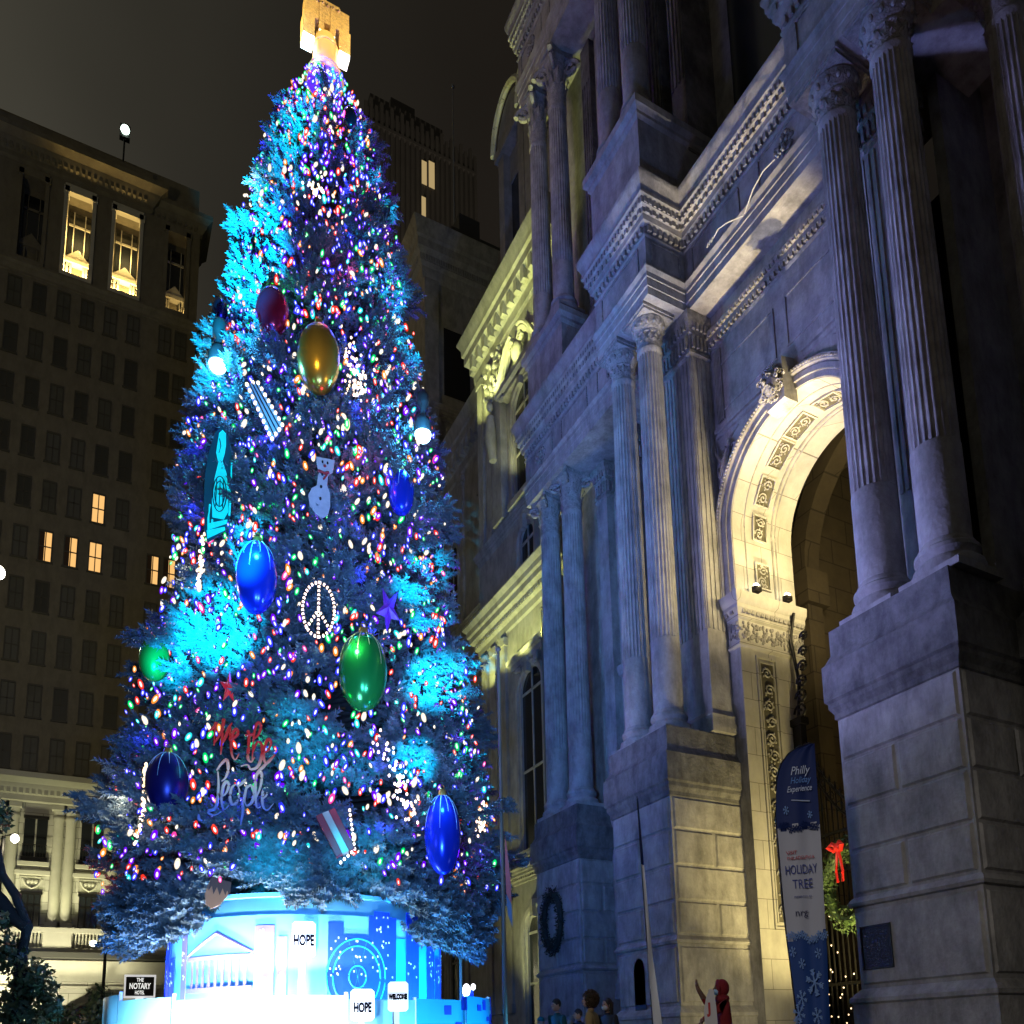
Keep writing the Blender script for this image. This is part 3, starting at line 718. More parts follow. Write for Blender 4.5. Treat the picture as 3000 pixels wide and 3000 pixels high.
for z0, z1, dx in ((2.0, 5.9, 0.08), (7.2, 15.6, 0.12), (20.0, 27.5, 0.12)):
    for y in (22.0, 26.1, 26.9, 27.7, 31, 33.5, 36, 38.5, 41):
        x = 13.0 if y < 28.4 else 14.6
        m.box(x - dx, x, y, y + 0.42, z0, z1); m.box(x - dx - 0.05, x, y - 0.05, y + 0.47, z1 - 0.35, z1 - 0.05); m.box(x - dx - 0.05, x, y - 0.04, y + 0.46, z0, z0 + 0.3)
m.build('wall_strip', fw_stone, ch)
def archwin(yc, x, z0, z1, w_, hood=0, name='window'):
    """window with an arched head, moulded surround and sill on a wall that faces -X"""
    m = MB(); r = w_ / 2; zs = z1 - r
    poly = [(yc - r, z0), (yc + r, z0)] + [(yc + r * math.cos(a), zs + r * math.sin(a)) for a in [PI * k / 14 for k in range(15)]]
    m.plate(poly, (x, 0, 0), (0, 1, 0), (0, 0, 1), (-1, 0, 0), 0.02)
    o = m.build(name, glass_dark, ch)
    s = MB()
    pr = [(r, 0.0), (r, 0.10), (r + 0.1, 0.12), (r + 0.12, 0.18), (r + 0.24, 0.2), (r + 0.26, 0)]
    vs = []; fs = []; seq = [('z', 1)] + [('a', k) for k in range(17)] + [('z', -1)]
    for kd, k in seq:
        for (rr, o_) in pr:
            if kd == 'z': vs.append((x - o_, yc + k * rr, z0))
            else: a = PI * k / 16; vs.append((x - o_, yc + rr * math.cos(a), zs + rr * math.sin(a)))
    L = len(pr)
    for k in range(len(seq) - 1):
        for j in range(L - 1): fs.append((k * L + j, k * L + j + 1, (k + 1) * L + j + 1, (k + 1) * L + j))
    s.add(vs, fs); s.box(x - 0.28, x, yc - r - 0.35, yc + r + 0.35, z0 - 0.25, z0 - 0.01)
    s.frus((x - 0.22, yc, z1 + 0.1), (0, 0.13, 0), (0, 0, 0.3), (-0.08, 0, 0), 0.2)
    s.box(x - 0.05, x - 0.021, yc - 0.04, yc + 0.04, z0, z1); s.box(x - 0.05, x - 0.021, yc - r, yc + r, zs - 0.05, zs + 0.04); s.box(x - 0.05, x - 0.021, yc - r, yc + r, (z0 + zs) / 2 - 0.04, (z0 + zs) / 2 + 0.04)
    if hood:
        h0 = z1 + 0.45; n = 16
        if hood == 2:   # open segmental pediment with scroll ends
            for s_ in (1, -1):
                P = [(x - 0.3, yc + s_ * (r + 0.75) * (1 - t / n * 0.82), h0 + 1.35 * math.sin(t / n * PI / 2)) for t in range(n + 1)]
                s.tube(P, 0.17, 8, r1=0.13); s.tube([(a - 0.12, b, c_ + 0.16) for a, b, c_ in P], 0.07, 6)
                s.tube(spiral((x - 0.32, yc + s_ * 0.3, h0 + 1.1), (0, 1, 0), (0, 0, 1), 0.22, 1.3, 12), 0.07, 6)
                s.tube(spiral((x - 0.3, yc + s_ * (r + 0.6), h0 - 0.2), (0, 1, 0), (0, 0, 1), 0.2, 1.3, 12), 0.07, 6)
            s.ball((x - 0.3, yc, h0 + 0.7), 0.2, 0.3, 0.42, 12, 8)
            s.box(x - 0.45, x, yc - r - 0.8, yc + r + 0.8, h0 - 0.12, h0 + 0.1); s.box(x - 0.3, x, yc - r - 0.65, yc + r + 0.65, h0 - 0.3, h0 - 0.12)
        else:
            s.box(x - 0.4, x, yc - r - 0.5, yc + r + 0.5, h0, h0 + 0.18); s.box(x - 0.25, x, yc - r - 0.4, yc + r + 0.4, h0 - 0.2, h0)
            for q in range(14): s.ball((x - 0.25, yc + rnd.uniform(-r, r), h0 - rnd.uniform(0.2, 0.5)), 0.08, 0.1, 0.1, 6, 4)
    s.build('window_surround', fw_stone, o, smooth=40)
archwin(24.2, 13.0, 7.3, 13.6, 1.5, 1); archwin(24.2, 13.0, 1.2, 5.2, 1.3)
archwin(24.2, 13.0, 20.3, 24.6, 1.5, 2)
archwin(24.2, 13.0, 16.9, 18.9, 1.0)
for y in (30.1, 34.8, 37.2, 39.8):
    archwin(y, 14.6, 7.3, 13.4, 1.3, 1); archwin(y, 14.6, 20.3, 24.4, 1.3, 1); archwin(y, 14.6, 1.2, 5.2, 1.2)
# caryatid brackets on the pilaster by the pediment
m = MB()
m.box(12.72, 13.0, 25.75, 26.55, 20.1, 25.9); m.box(12.6, 13.0, 25.65, 26.65, 25.3, 26.1)
m.tube([(12.6, 26.15, 22.6), (12.5, 26.15, 23.6), (12.52, 26.15, 24.4)], lambda t: 0.16 + 0.08 * math.sin(PI * t), 8); m.ball((12.5, 26.15, 24.85), 0.14, 0.14, 0.2, 10, 8)
for q in range(40): m.ball((12.62 + rnd.uniform(-0.1, 0.1), 26.15 + rnd.uniform(-0.5, 0.5), rnd.uniform(25.0, 27.2)), 0.09, 0.1, 0.12, 6, 4)
m.build('carved_bracket', fw_stone, ch, smooth=50)
# steep roof with tall stone dormers
m = MB(); m.add([(13.2, 21.5, 29.9), (13.2, 28.4, 29.9), (15.5, 28.4, 41), (15.5, 21.5, 41), (16.5, 21.5, 29.9), (16.5, 28.4, 29.9), (16.5, 28.4, 41), (16.5, 21.5, 41)], [(0, 3, 2, 1), (1, 2, 6, 5), (0, 4, 7, 3), (2, 3, 7, 6)])
m.build('roof', roof_m, ch)
for yc in (25.2, 23.0):
    d = MB(); xx = 13.15
    for s in (1, -1): d.box(xx, 15.4, yc + s * 0.85 - 0.22, yc + s * 0.85 + 0.22, 29.9, 36.3); d.tube(spiral((xx + 0.1, yc + s * 1.25, 31), (0, 1, 0), (0, 0, 1), 0.5, 1.2, 12), 0.12, 6)
    d.box(xx - 0.12, 15.4, yc - 1.2, yc + 1.2, 36.3, 36.7); d.box(xx + 0.3, 15.4, yc - 0.65, yc + 0.65, 35.0, 36.3)
    n = 14; poly = [(yc - 1.15, 36.7)] + [(yc + 1.15 * math.cos(PI - PI * k / n), 36.7 + 1.7 * math.sin(PI * k / n)) for k in range(n + 1)] + [(yc + 1.15, 36.7)]
    d.plate(poly, (xx, 0, 0), (0, 1, 0), (0, 0, 1), (1, 0, 0), 1.6)
    o = d.build('dormer', fw_stone, ch)
    d = MB(); d.tube([(xx - 0.12, yc + 1.3 * math.cos(PI * k / n), 36.75 + 1.85 * math.sin(PI * k / n)) for k in range(n + 1)], 0.12, 6); d.build('dormer_arch', stone_clean, o, smooth=50)
    d = MB(); d.box(xx + 0.35, xx + 0.4, yc - 0.63, yc + 0.63, 30.5, 35); d.build('window', glass_dark, o)
# corner pavilion far along the side
cp = MB(); cp.box(16.2, 26, 43, 52, 0, 50)
cp.build('corner_pavilion_wall', fw_stone, ch)
cornice([(26, 43), (16.2, 43), (16.2, 52)], 47.6, 3.4, 0.9)
cornice([(26, 43), (16.2, 43), (16.2, 52)], 38.2, 0.8, 0.4)
cp = MB()
for xx in (16.2, 19.6): cp.box(xx, xx + 0.9, 42.75, 43, 0, 47.5); cp.box(xx - 0.1, xx + 1.0, 42.68, 43, 37.0, 38.1)
cp.build('wall_strip', fw_stone, ch)
cp = MB()
for z in (4, 12, 22, 31, 40): cp.box(17.5, 19.2, 42.93, 42.99, z, z + 4.6)
cp.build('window', glass_dark, ch)
cp = MB(); cp.box(18.5, 24, 44, 51, 51, 53.5); cp.box(19.5, 21, 45, 47, 53.5, 56); cp.build('roof', roof_m, ch)

# ================================================================== HOTEL BLOCK (left)
YH = 60.0
ht = empty('hotel_building', (-3, YH, 0), 'tall old masonry hotel with lit loggia windows, behind the tree on the left', 'building')
XR, XL = 4.95, -26.0
m = MB(); m.box(XL, XR, YH, YH + 26, 18.2, 53.6); m.build('brick_wall', brick_hotel, ht)
m = MB()
# base storey and the piano nobile
m.box(XL, XR + 0.05, YH + 0.5, YH + 26, 0, 18.2)
m.build('stone_wall', stone_hotel, ht)
def hx(name, mt, boxes, parent=None):
    m = MB()
    for b in boxes: m.box(*b)
    return m.build(name, mt, parent or ht)
# lower cornice
def hcorn(z0, H, out, y0=YH, x0=XL, x1=XR, dent=0.4, nm='cornice', mt=stone_hotel_plain, dz=(0.28, 0.46)):
    m = MB(); p = [(x1, y0 + 3), (x1, y0), (x0, y0)]; p = [(x0, y0), (x1, y0), (x1, y0 + 3)]
    p = p[::-1]
    # outward must be -Y: walk +X -> needs reversed normal, so mirror the profile sign
    pr = [(0, z0), (0.2 * out, z0 + 0.05 * H), (0.2 * out, z0 + 0.25 * H), (0.55 * out, z0 + 0.5 * H), (0.6 * out, z0 + 0.62 * H), (out, z0 + 0.8 * H), (out, z0 + H), (0, z0 + H)]
    m.sweep(p, pr)
    o = m.build(nm, mt, ht, smooth=30)
    if dent:
        d = MB(); k = int((x1 - x0) / dent)
        for i in range(k): 
            x = x0 + (i + 0.5) * dent
            if x > -14: d.box(x - dent * 0.27, x + dent * 0.27, y0 - 0.5 * out, y0, z0 + dz[0] * H, z0 + dz[1] * H)
        d.build('dentils', mt, o)
hcorn(16.6, 1.7, 0.9, dent=0.33); hcorn(53.0, 0.8, 0.4, dent=0, mt=brick_hotel)
hcorn(61.6, 1.9, 1.1, dent=0.36, x1=1.5, mt=brick_hotel); hcorn(61.4, 1.7, 0.8, y0=YH + 0.4, x0=1.55, dent=0.36, mt=brick_hotel)
hx('attic_wall', brick_hotel, [(XL, 1.6, YH + 0.3, YH + 26, 63.5, 65.4), (1.6, XR - 0.1, YH + 0.9, YH + 26, 63.0, 66.2), (XL, 3.0, YH + 4, YH + 22, 65.4, 69.5)])
# windows of the brick shaft
cols = [-0.57 - 1.43 * i for i in range(-1, 12)] + [2.9, 3.95]
rows = [51.6, 48.05, 44.42, 40.88, 37.3, 33.75, 30.2, 26.7, 23.15, 19.75]
def winparts(x, z, w_, h, lit, y=YH, drape=0):
    m = MB(); m.box(x - w_ / 2, x + w_ / 2, y - 0.02, y + 0.02, z - h / 2, z + h / 2)
    o = m.build('window', glass_warm if lit else hr.choice(pane_var), ht)
    f = MB()
    f.box(x - 0.03, x + 0.03, y - 0.05, y - 0.021, z - h / 2, z + h / 2); f.box(x - w_ / 2, x + w_ / 2, y - 0.05, y - 0.021, z - 0.04, z + 0.04)
    for s in (-1, 1): f.box(x + s * w_ / 2 - 0.035, x + s * w_ / 2 + 0.035, y - 0.07, y + 0.01, z - h / 2, z + h / 2)
    f.box(x - w_ / 2 - 0.1, x + w_ / 2 + 0.1, y - 0.12, y + 0.01, z - h / 2 - 0.12, z - h / 2 - 0.01); f.box(x - w_ / 2 - 0.03, x + w_ / 2 + 0.03, y - 0.09, y + 0.01, z + h / 2, z + h / 2 + 0.12)
    f.build('window_frame', fr_dk, o)
    if lit and drape:
        c = MB(); c.box(x - w_ / 2, x - w_ / 2 + w_ * 0.42 * drape, y - 0.03, y - 0.022, z - h / 2, z + h / 2); c.build('curtain', mat('brown curtain', (0.06, 0.035, 0.02), 0.9), o)
pane_grey = mat('grey curtained pane', (0.072, 0.072, 0.056), 0.5, var=0.3, scale=0.5); pane_var = [pane_grey, mat('dark pane', (0.045, 0.046, 0.038), 0.4), mat('blind behind pane', (0.085, 0.085, 0.07), 0.6), pane_grey]; fr_dk = mat('dark sash', (0.06, 0.056, 0.042), 0.7)
hr = random.Random(5); nw = 0
for zi, z in enumerate(rows):
    for x in cols:
        if x < -9.5: continue
        lit = (zi == 4 and abs(x + 0.57) < 0.1) or (zi == 5 and (abs(x + 0.57) < 0.1 or abs(x + 2.0) < 0.1 or abs(x + 3.43) < 0.1 or x > 2.5))
        winparts(x, z, 0.74, 2.05, lit, drape=0.0 if (zi == 4 or abs(x + 0.57) < 0.1) else 1.0); nw += 1
m = MB()
for z in rows:
    for x in cols:
        if x < -9.5: m.box(x - 0.37, x + 0.37, YH - 0.02, YH + 0.02, z - 1.02, z + 1.02)
# loggia storey
gx = [(-6.55, -4.75, 0), (-3.82, -1.88, 1), (-0.86, 1.14, 1), (2.6, 4.3, 2)]
m = MB(); xs = [XL] + [v for a, b, _ in gx for v in (a, b)] + [XR]
for i in range(0, len(xs), 2): m.box(xs[i], xs[i + 1], YH, YH + 1.2, 53.8, 61.6)
for a, b, _ in gx: m.box(a, b, YH, YH + 1.2, 61.0, 61.6)
m.box(XL, XR, YH + 1.2, YH + 26, 53.6, 63.4)
m.build('loggia_wall', brick_hotel, ht)
for a, b, lit in gx:
    m = MB(); c = (a + b) / 2; hw = (b - a) / 2
    for s in (-1, 1): m.box(c + s * (hw - 0.1) - 0.12, c + s * (hw - 0.1) + 0.12, YH - 0.15, YH + 0.9, 54.2, 61.0); m.box(c + s * (hw - 0.1) - 0.18, c + s * (hw - 0.1) + 0.18, YH - 0.2, YH + 0.5, 60.6, 61.1)
    m.box(a, b, YH - 0.2, YH + 0.2, 60.7, 61.3); m.box(a, b, YH - 0.25, YH + 1.2, 53.8, 54.2)
    o = m.build('loggia_frame', stone_hotel_plain if lit == 1 else brick_hotel, ht)  # unlit bays take the darker brick colour in place of shade
    m = MB(); m.box(a + 0.3, b - 0.3, YH + 1.12, YH + 1.19, 56.9, 60.4)
    m.build('window', glass_dark, o)
    m = MB()
    for x in (c - 0.35, c + 0.35): m.box(x - 0.03, x + 0.03, YH + 1.05, YH + 1.12, 56.9, 60.4)
    m.box(a + 0.3, b - 0.3, YH + 1.05, YH + 1.12, 59.2, 59.35)
    m.plate([(a + 0.2, 56.3), (b - 0.2, 56.3), (c, 57.1)], (0, YH + 0.75, 0), (1, 0, 0), (0, 0, 1), (0, 1, 0), 0.4)
    m.box(a + 0.2, b - 0.2, YH + 0.7, YH + 1.2, 56.0, 56.28)
    for x in (a + 0.3, c - 0.45, c + 0.35, b - 0.45): m.box(x, x + 0.14, YH + 0.85, YH + 1.2, 54.3, 56.0)
    m.build('pediment', stone_hotel_plain if lit else brick_hotel, o)  # pediment of the unlit bay darkened the same way
    if lit == 1: point((c + hw * 0.3, YH + 0.35, 54.6), 600, (1.0, 0.66, 0.22), 0.15); point((c - hw * 0.3, YH + 0.35, 54.6), 600, (1.0, 0.66, 0.22), 0.15); point((c, YH + 0.45, 57.8), 220, (1.0, 0.66, 0.22), 0.15)
    if lit == 2: point((b - 0.25, YH + 0.35, 54.6), 160, (1.0, 0.66, 0.22), 0.15)
# piano nobile: engaged columns, tall windows, balcony balustrade
def hp(u0, u1, v0, v1, y=YH):
    a = at(u0, v1, y=y); b = at(u1, v0, y=y); return a.x, b.x, a.z, b.z
colx = []
step = -2.0 - (-4.17)
m = MB()
base_cols = [-4.05, -1.62, -0.95, 1.48, 2.15, 4.58, -4.72, -7.15, -7.82, -10.25, -10.92, -13.3, -13.97]
for x in base_cols:
    m.lathe([(0.36, 9.2), (0.40, 9.3), (0.34, 9.6), (0.31, 9.8), (0.30, 13), (0.27, 15.6), (0.34, 15.75), (0.34, 15.9), (0.28, 16.0), (0.36, 16.3)], (x, YH + 0.42, 0), 20)
    m.box(x - 0.42, x + 0.42, YH - 0.05, YH + 0.7, 16.3, 16.6); m.box(x - 0.42, x + 0.42, YH, YH + 0.7, 8.9, 9.2)
m.build('engaged_column', stone_hotel_plain, ht, smooth=40)
for c in (-2.84, 0.27, 3.37, -5.94, -9.04, -12.1):
    m = MB(); m.box(c - 0.62, c - 0.05, YH + 0.44, YH + 0.49, 13.3, 15.7); m.box(c + 0.05, c + 0.62, YH + 0.44, YH + 0.49, 13.3, 15.7); o = m.build('window', glass_dark, ht)
    m = MB(); m.box(c - 0.7, c + 0.7, YH + 0.3, YH + 0.52, 13.05, 13.28); m.box(c - 0.68, c + 0.68, YH + 0.3, YH + 0.52, 15.72, 15.9)
    for q in range(9): m.box(c - 0.62 + q * 0.155 - 0.015, c - 0.62 + q * 0.155 + 0.015, YH + 0.2, YH + 0.23, 13.3, 14.0)
    m.box(c - 0.66, c + 0.66, YH + 0.19, YH + 0.24, 14.0, 14.05); m.build('window_frame', black_iron, o)
    m = MB(); m.box(c - 0.85, c + 0.85, YH + 0.15, YH + 0.55, 12.7, 12.95); m.box(c - 0.95, c + 0.95, YH + 0.2, YH + 0.55, 12.15, 12.4)
    frame(m, (c, YH + 0.5, 11.6), (1, 0, 0), (0, 0, 1), (0, -1, 0), 1.2, 0.8, 0.05, 0.06)
    m.tube([(c - 0.5, YH + 0.45, 11.9), (c - 0.3, YH + 0.42, 11.5), (c, YH + 0.40, 11.3), (c + 0.3, YH + 0.42, 11.5), (c + 0.5, YH + 0.45, 11.9)], 0.07, 6)
    for q in (-0.2, 0, 0.2): m.ball((c + q, YH + 0.43, 11.75), 0.1, 0.06, 0.14, 8, 6)
    m.build('garland_panel', stone_hotel_plain, ht, smooth=40)
    m = MB(); m.box(c - 0.5, c + 0.5, YH + 0.42, YH + 0.49, 8.9, 10.95); o = m.build('window', glass_dark, ht)
    m = MB()
    for x in (c - 0.5, c - 0.17, c + 0.17, c + 0.5): m.box(x - 0.03, x + 0.03, YH + 0.38, YH + 0.42, 8.9, 10.95)
    m.box(c - 0.52, c + 0.52, YH + 0.38, YH + 0.42, 10.2, 10.32); m.box(c - 0.6, c + 0.6, YH + 0.3, YH + 0.5, 10.96, 11.1); m.build('window_frame', black_iron, o)
m = MB(); m.box(XL, XR, YH - 0.3, YH + 0.5, 8.55, 8.85); m.box(XL, XR, YH - 0.3, YH + 0.5, 7.35, 7.6)
for c in (-4.4, -1.28, 1.82, 4.2, -7.5, -10.6): m.box(c - 0.75, c + 0.75, YH - 0.27, YH + 0.3, 7.6, 8.55)
m.build('balcony', stone_hotel_plain, ht)
m = MB()
for c in (-2.84, 0.27, 3.1, -5.94, -9.04):
    for q in range(9): m.lathe([(0.05, 7.6), (0.09, 7.9), (0.045, 8.3), (0.06, 8.55)], (c - 0.75 + q * 0.19, YH, 0), 8)
m.build('baluster', stone_hotel_plain, ht, smooth=40)
hx('ledge', mat('dark ledge', (0.05, 0.05, 0.045), 0.8), [(XL, XR + 0.1, YH - 0.5, YH + 0.5, 7.0, 7.34)])
hx('base_moulding', stone_hotel_plain, [(XL, XR + 0.02, YH + 0.25, YH + 0.5, 5.6, 6.9), (XL, XR + 0.02, YH + 0.35, YH + 0.5, 5.2, 5.35)])
# street level arches with dark canopies
for (u0, u1, v) in ((62, 82, 1860), (132, 190, 1862)):
    a = at(u0, v, y=YH); b = at(u1, v, y=YH); c = (a.x + b.x) / 2; r = (b.x - a.x) / 2
    m = MB(); poly = [(c - r, 0)] + [(c + r, 0)] + [(c + r * math.cos(PI * k / 14), 3.45 + min(r, 0.75) * math.sin(PI * k / 14)) for k in range(15)]
    m.plate(poly, (0, YH + 0.45, 0), (1, 0, 0), (0, 0, 1), (0, -1, 0), 0.05); o = m.build('arched_window', glass_dark, ht)
    m = MB(); m.tube([(c + r * math.cos(PI * k / 14), YH + 0.3, 3.45 + min(r, 0.75) * math.sin(PI * k / 14)) for k in range(15)], 0.1, 6); m.build('window_surround', stone_hotel_plain, o, smooth=40)
ca = at(72, 1880, y=YH - 2).x; cb = at(190, 1880, y=YH - 2).x
cn = MB(); cn.box(ca, cb, YH - 2.2, YH + 0.3, 3.0, 3.25); cn.box(ca, ca + 0.2, YH - 2.3, YH - 2.1, 0, 3.4); cn.box(cb - 0.9, cb - 0.7, YH - 2.3, YH - 2.1, 0, 3.4); cn.box((ca + cb) / 2 - 0.1, (ca + cb) / 2 + 0.1, YH - 2.3, YH - 2.1, 0, 3.0); cn.box(ca, cb, YH - 2.3, YH - 2.2, 2.0, 2.25)
cn.build('canopy', black_iron, ht)
g1 = mat('green lit glass', (0.1, 0.12, 0.08), 0.4, emit=(0.45, 0.6, 0.25), estr=0.55, sample=False); g2 = mat('amber lit glass', (0.2, 0.1, 0.05), 0.4, emit=(1.0, 0.5, 0.2), estr=1.0, sample=False)
w_ = (cb - ca)
for i, (f0, f1, gm) in enumerate(((0.06, 0.44, g1), (0.5, 0.9, g2))):
    m = MB(); m.box(ca + w_ * f0, ca + w_ * f1, YH - 0.1, YH - 0.05, 2.3, 2.95); m.build('transom', gm, ht)
    m = MB(); m.box(ca + w_ * f0, ca + w_ * f1, YH - 0.1, YH - 0.05, 0.1, 1.7); m.build('shopfront', g2 if i else glass_dark, ht)
spot((-6, YH - 6, 0.5), (-3.5, YH + 0.4, 5.0), 9000, (1.0, 0.93, 0.6), 80, 0.7, 0.2)
spot((-0.9, YH - 4.5, 0.5), (-1.2, YH + 0.4, 4.5), 6500, (1.0, 0.93, 0.6), 80, 0.7, 0.2)
for x in (-9, -4.5, -1.3, 1.8): spot((x, YH - 2.0, 8.7), (x, YH + 0.3, 14.0), 520, (0.85, 0.85, 0.42), 100, 0.9, 0.2)
# general dim street glow that reaches the shaft of the building
spot((-20, 10, 12), (-2, YH, 40), 13000, (0.95, 0.78, 0.42), 75, 0.9, 1.0)

# ------------------------------------------------------------------ far tower
tw = empty('skyscraper', (58, 160, 0), 'very dark ribbed office tower with three lit windows, beyond the top of the Christmas tree', 'skyscraper')
tm = mat('dark tower stone', (0.10, 0.09, 0.08), 0.9, var=0.2, scale=0.1)
def tz(u, v): return at(u, v, y=160)
a = tz(690, 125); b = tz(886, 200)
m = MB(); m.box(a.x, b.x + 1, 160, 200, 0, 214); m.box(a.x + 2, b.x - 6, 163, 195, 214, 222); m.box(a.x + 8, b.x - 12, 166, 190, 222, 228); m.build('tower_body', tm, tw)
m = MB(); n = 22
for i in range(n + 1):
    x = a.x + (b.x + 1 - a.x) * i / n; m.box(x - 0.35, x + 0.35, 159.3, 160, 0, 216 if i % 2 else 214.5)
m.box(a.x, b.x + 1, 159.2, 160, 209, 209.8)
m.build('rib', tm, tw)
for (u, v, w2, h2) in ((798, 332, 0.6, 3.2), (812, 336, 0.7, 3.6), (797, 397, 0.5, 2.8)):
    p = tz(u, v); m = MB(); m.box(p.x - w2, p.x + w2, 159.1, 159.19, p.z - h2, p.z + h2); m.build('window', mat('pale lit window', (0.2, 0.15, 0.1), 0.5, emit=(1.0, 0.72, 0.32), estr=0.42, sample=False), tw)
# flagpole on the corner pavilion roof
p0 = at(857, 428, y=47); p1 = at(857, 165, y=47)
fp = MB(); fp.tube([(p0.x, 47, 50.9), (p0.x, 47, p1.z)], 0.09, 8, r1=0.04); fp.ball((p0.x, 47, p1.z), 0.15, 0.15, 0.15)
o = fp.build('roof_flagpole', mat('grey metal', (0.25, 0.25, 0.25), 0.5, metal=0.6), None, smooth=40, loc=(p0.x, 47, 50.9)); tag(o, 'thin bare pole standing on the dark corner pavilion roof', 'flagpole')
# rooftop floodlight on the hotel
rp = at(236, 248, y=62)
o = empty('rooftop_floodlight', (rp.x, 62, 65.4), 'small white floodlight shining on the hotel roof edge', 'floodlight')
m = MB(); m.tube([(rp.x, 62, 65.4), (rp.x, 62, rp.z - 0.5)], 0.07, 6); m.box(rp.x - 0.35, rp.x + 0.35, 61.9, 62.3, rp.z - 0.6, rp.z + 0.5); m.build('housing', black_iron, o)
m = MB(); m.ball((rp.x, 61.85, rp.z), 0.3, 0.12, 0.42); m.build('lamp', mat('green white lamp', (1, 1, 1), 0.4, emit=(0.75, 1.0, 0.85), estr=9, sample=False), o, smooth=60)

# ================================================================== CHRISTMAS TREE
TX, TY = 4.67, 20.06
PROF = [(3.2, 4.2), (3.6, 4.5), (4.4, 4.75), (5.65, 4.95), (7.0, 4.7), (8.3, 4.55), (9.65, 4.45), (11.0, 3.95), (12.5, 3.65), (13.9, 3.72), (15.4, 3.58), (16.9, 3.4), (18.5, 2.9), (20.0, 2.8), (22.5, 2.3), (24.7, 1.7), (26.8, 0.95), (27.9, 0.35), (28.6, 0.1)]
PROF = [(a, b * (0.82 if 15.9 < a < 23 else 0.86 if a > 6 else 0.89)) for a, b in PROF]
def RZ(z): return float(np.interp(z, [p[0] for p in PROF], [p[1] for p in PROF]))
tree = empty('christmas_tree', (TX, TY, 0), 'huge blue spruce covered in coloured lights on a glowing blue round base', 'tree')
m = MB(); m.tube([(TX, TY, 0), (TX, TY, 8), (TX, TY, 18), (TX, TY, 28.6)], lambda t: 0.38 * (1 - t) + 0.03, 12); m.build('trunk', mat('spruce bark', (0.06, 0.045, 0.035), 0.95, var=0.3, scale=5, bump=0.8), tree, smooth=60)
nr = np.random.default_rng(11)
# canonical twig: a bottle brush of needles along +z, unit length
def twig_proto():
    V = []; Fc = []; rg = np.random.default_rng(2)
    for k in range(3):
        V.append((0.07 * math.cos(k * 2.094), 0.07 * math.sin(k * 2.094), 0))
    V.append((0, 0, 1.0)); Fc += [(0, 1, 3), (1, 2, 3), (2, 0, 3)]
    n = 24
    for i in range(n):
        z = 0.04 + 0.9 * i / n; a = i * 2.4; L = 0.34 * (1 - 0.5 * z) * rg.uniform(0.8, 1.15); w_ = 0.075
        d = np.array([math.cos(a), math.sin(a), 0.75]); t = np.array([-math.sin(a), math.cos(a), 0])
        b = np.array([0, 0, z]); s = len(V)
        V += [tuple(b + t * w_), tuple(b - t * w_), tuple(b + d * L)]; Fc.append((s, s + 1, s + 2))
    return np.array(V), np.array(Fc)
PV, PF_ = twig_proto()
pos = []; dr = []; ln = []; stems = []
nb = 0
zs_ = []
while nb < 1250:
    z = nr.uniform(3.6, 26.3)
    if nr.uniform(0, 5.2) > RZ(z) + 0.5: continue
    zs_.append(z); nb += 1
zs_ += [None] * 110 + [-1] * 120
for z in zs_:
    low = z is None
    side = z == -1
    if low: z = float(nr.uniform(3.9, 4.9))
    if side: z = float(nr.uniform(4.2, 5.4))
    az = nr.uniform(0, 2 * PI); R = RZ(z) * nr.uniform(0.80, 1.10) * (1 + 0.05 * math.sin(az * 3 + z * 1.7)); hfrac = (z - 3.6) / 25
    o = np.array([math.cos(az), math.sin(az), 0.0]); lat = np.array([-math.sin(az), math.cos(az), 0.0])
    slope = -0.32 + 1.1 * max(0, hfrac - 0.25) + nr.uniform(-0.12, 0.12)
    if z < 5.2: slope -= 0.12
    if side:
        az = math.atan2(-TY, -TX) + float(nr.choice([-1, 1])) * float(nr.uniform(0.75, 1.5)); o = np.array([math.cos(az), math.sin(az), 0.0]); lat = np.array([-math.sin(az), math.cos(az), 0.0]); slope = -float(nr.uniform(0.7, 1.15)); z -= 0.35; R = RZ(z) * nr.uniform(0.88, 0.98)
    if low: slope = -float(nr.uniform(0.5, 0.95)); R *= 0.93
    dz_ = -0.9 if side else 0.0
    def P(t): return np.array([TX, TY, z]) + o * R * t + np.array([0, 0, slope * R * 0.55 * (t - 1) + 0.10 * R * (t * t - 1) + 0.05 + dz_ * t])
    stems.append((P(0.02), P(0.5), P(1.0), 0.025 + 0.012 * R))
    nf = int(12 + R * 6.5)
    for i in range(nf):
        t = 1 - abs(nr.normal(0, 0.23)); 
        if t < 0.25: t = nr.uniform(0.4, 1)
        wdt = 0.10 + 0.34 * math.sqrt(max(0, 1 - t)) * min(1.6, R * 0.45)
        s = nr.uniform(-1, 1)
        p = P(t) + lat * s * wdt + np.array([0, 0, nr.uniform(-0.10, 0.10)])
        d = o * nr.uniform(0.5, 1.0) + lat * (s * 0.9 + nr.uniform(-0.3, 0.3)) + np.array([0, 0, nr.uniform(-0.35, 0.65) + slope * 0.4])
        pos.append(p); dr.append(d); ln.append(nr.uniform(0.24, 0.46))
pos = np.array(pos); dr = np.array(dr); ln = np.array(ln)
dr /= np.linalg.norm(dr, axis=1)[:, None]
h_ = np.tile(np.array([0.3, 0.2, 1.0]), (len(dr), 1)); xax = np.cross(h_, dr); xax /= np.linalg.norm(xax, axis=1)[:, None]; yax = np.cross(dr, xax)
V = (pos[:, None, :] + ln[:, None, None] * (PV[None, :, 0:1] * xax[:, None, :] + PV[None, :, 1:2] * yax[:, None, :] + PV[None, :, 2:3] * dr[:, None, :])).reshape(-1, 3)
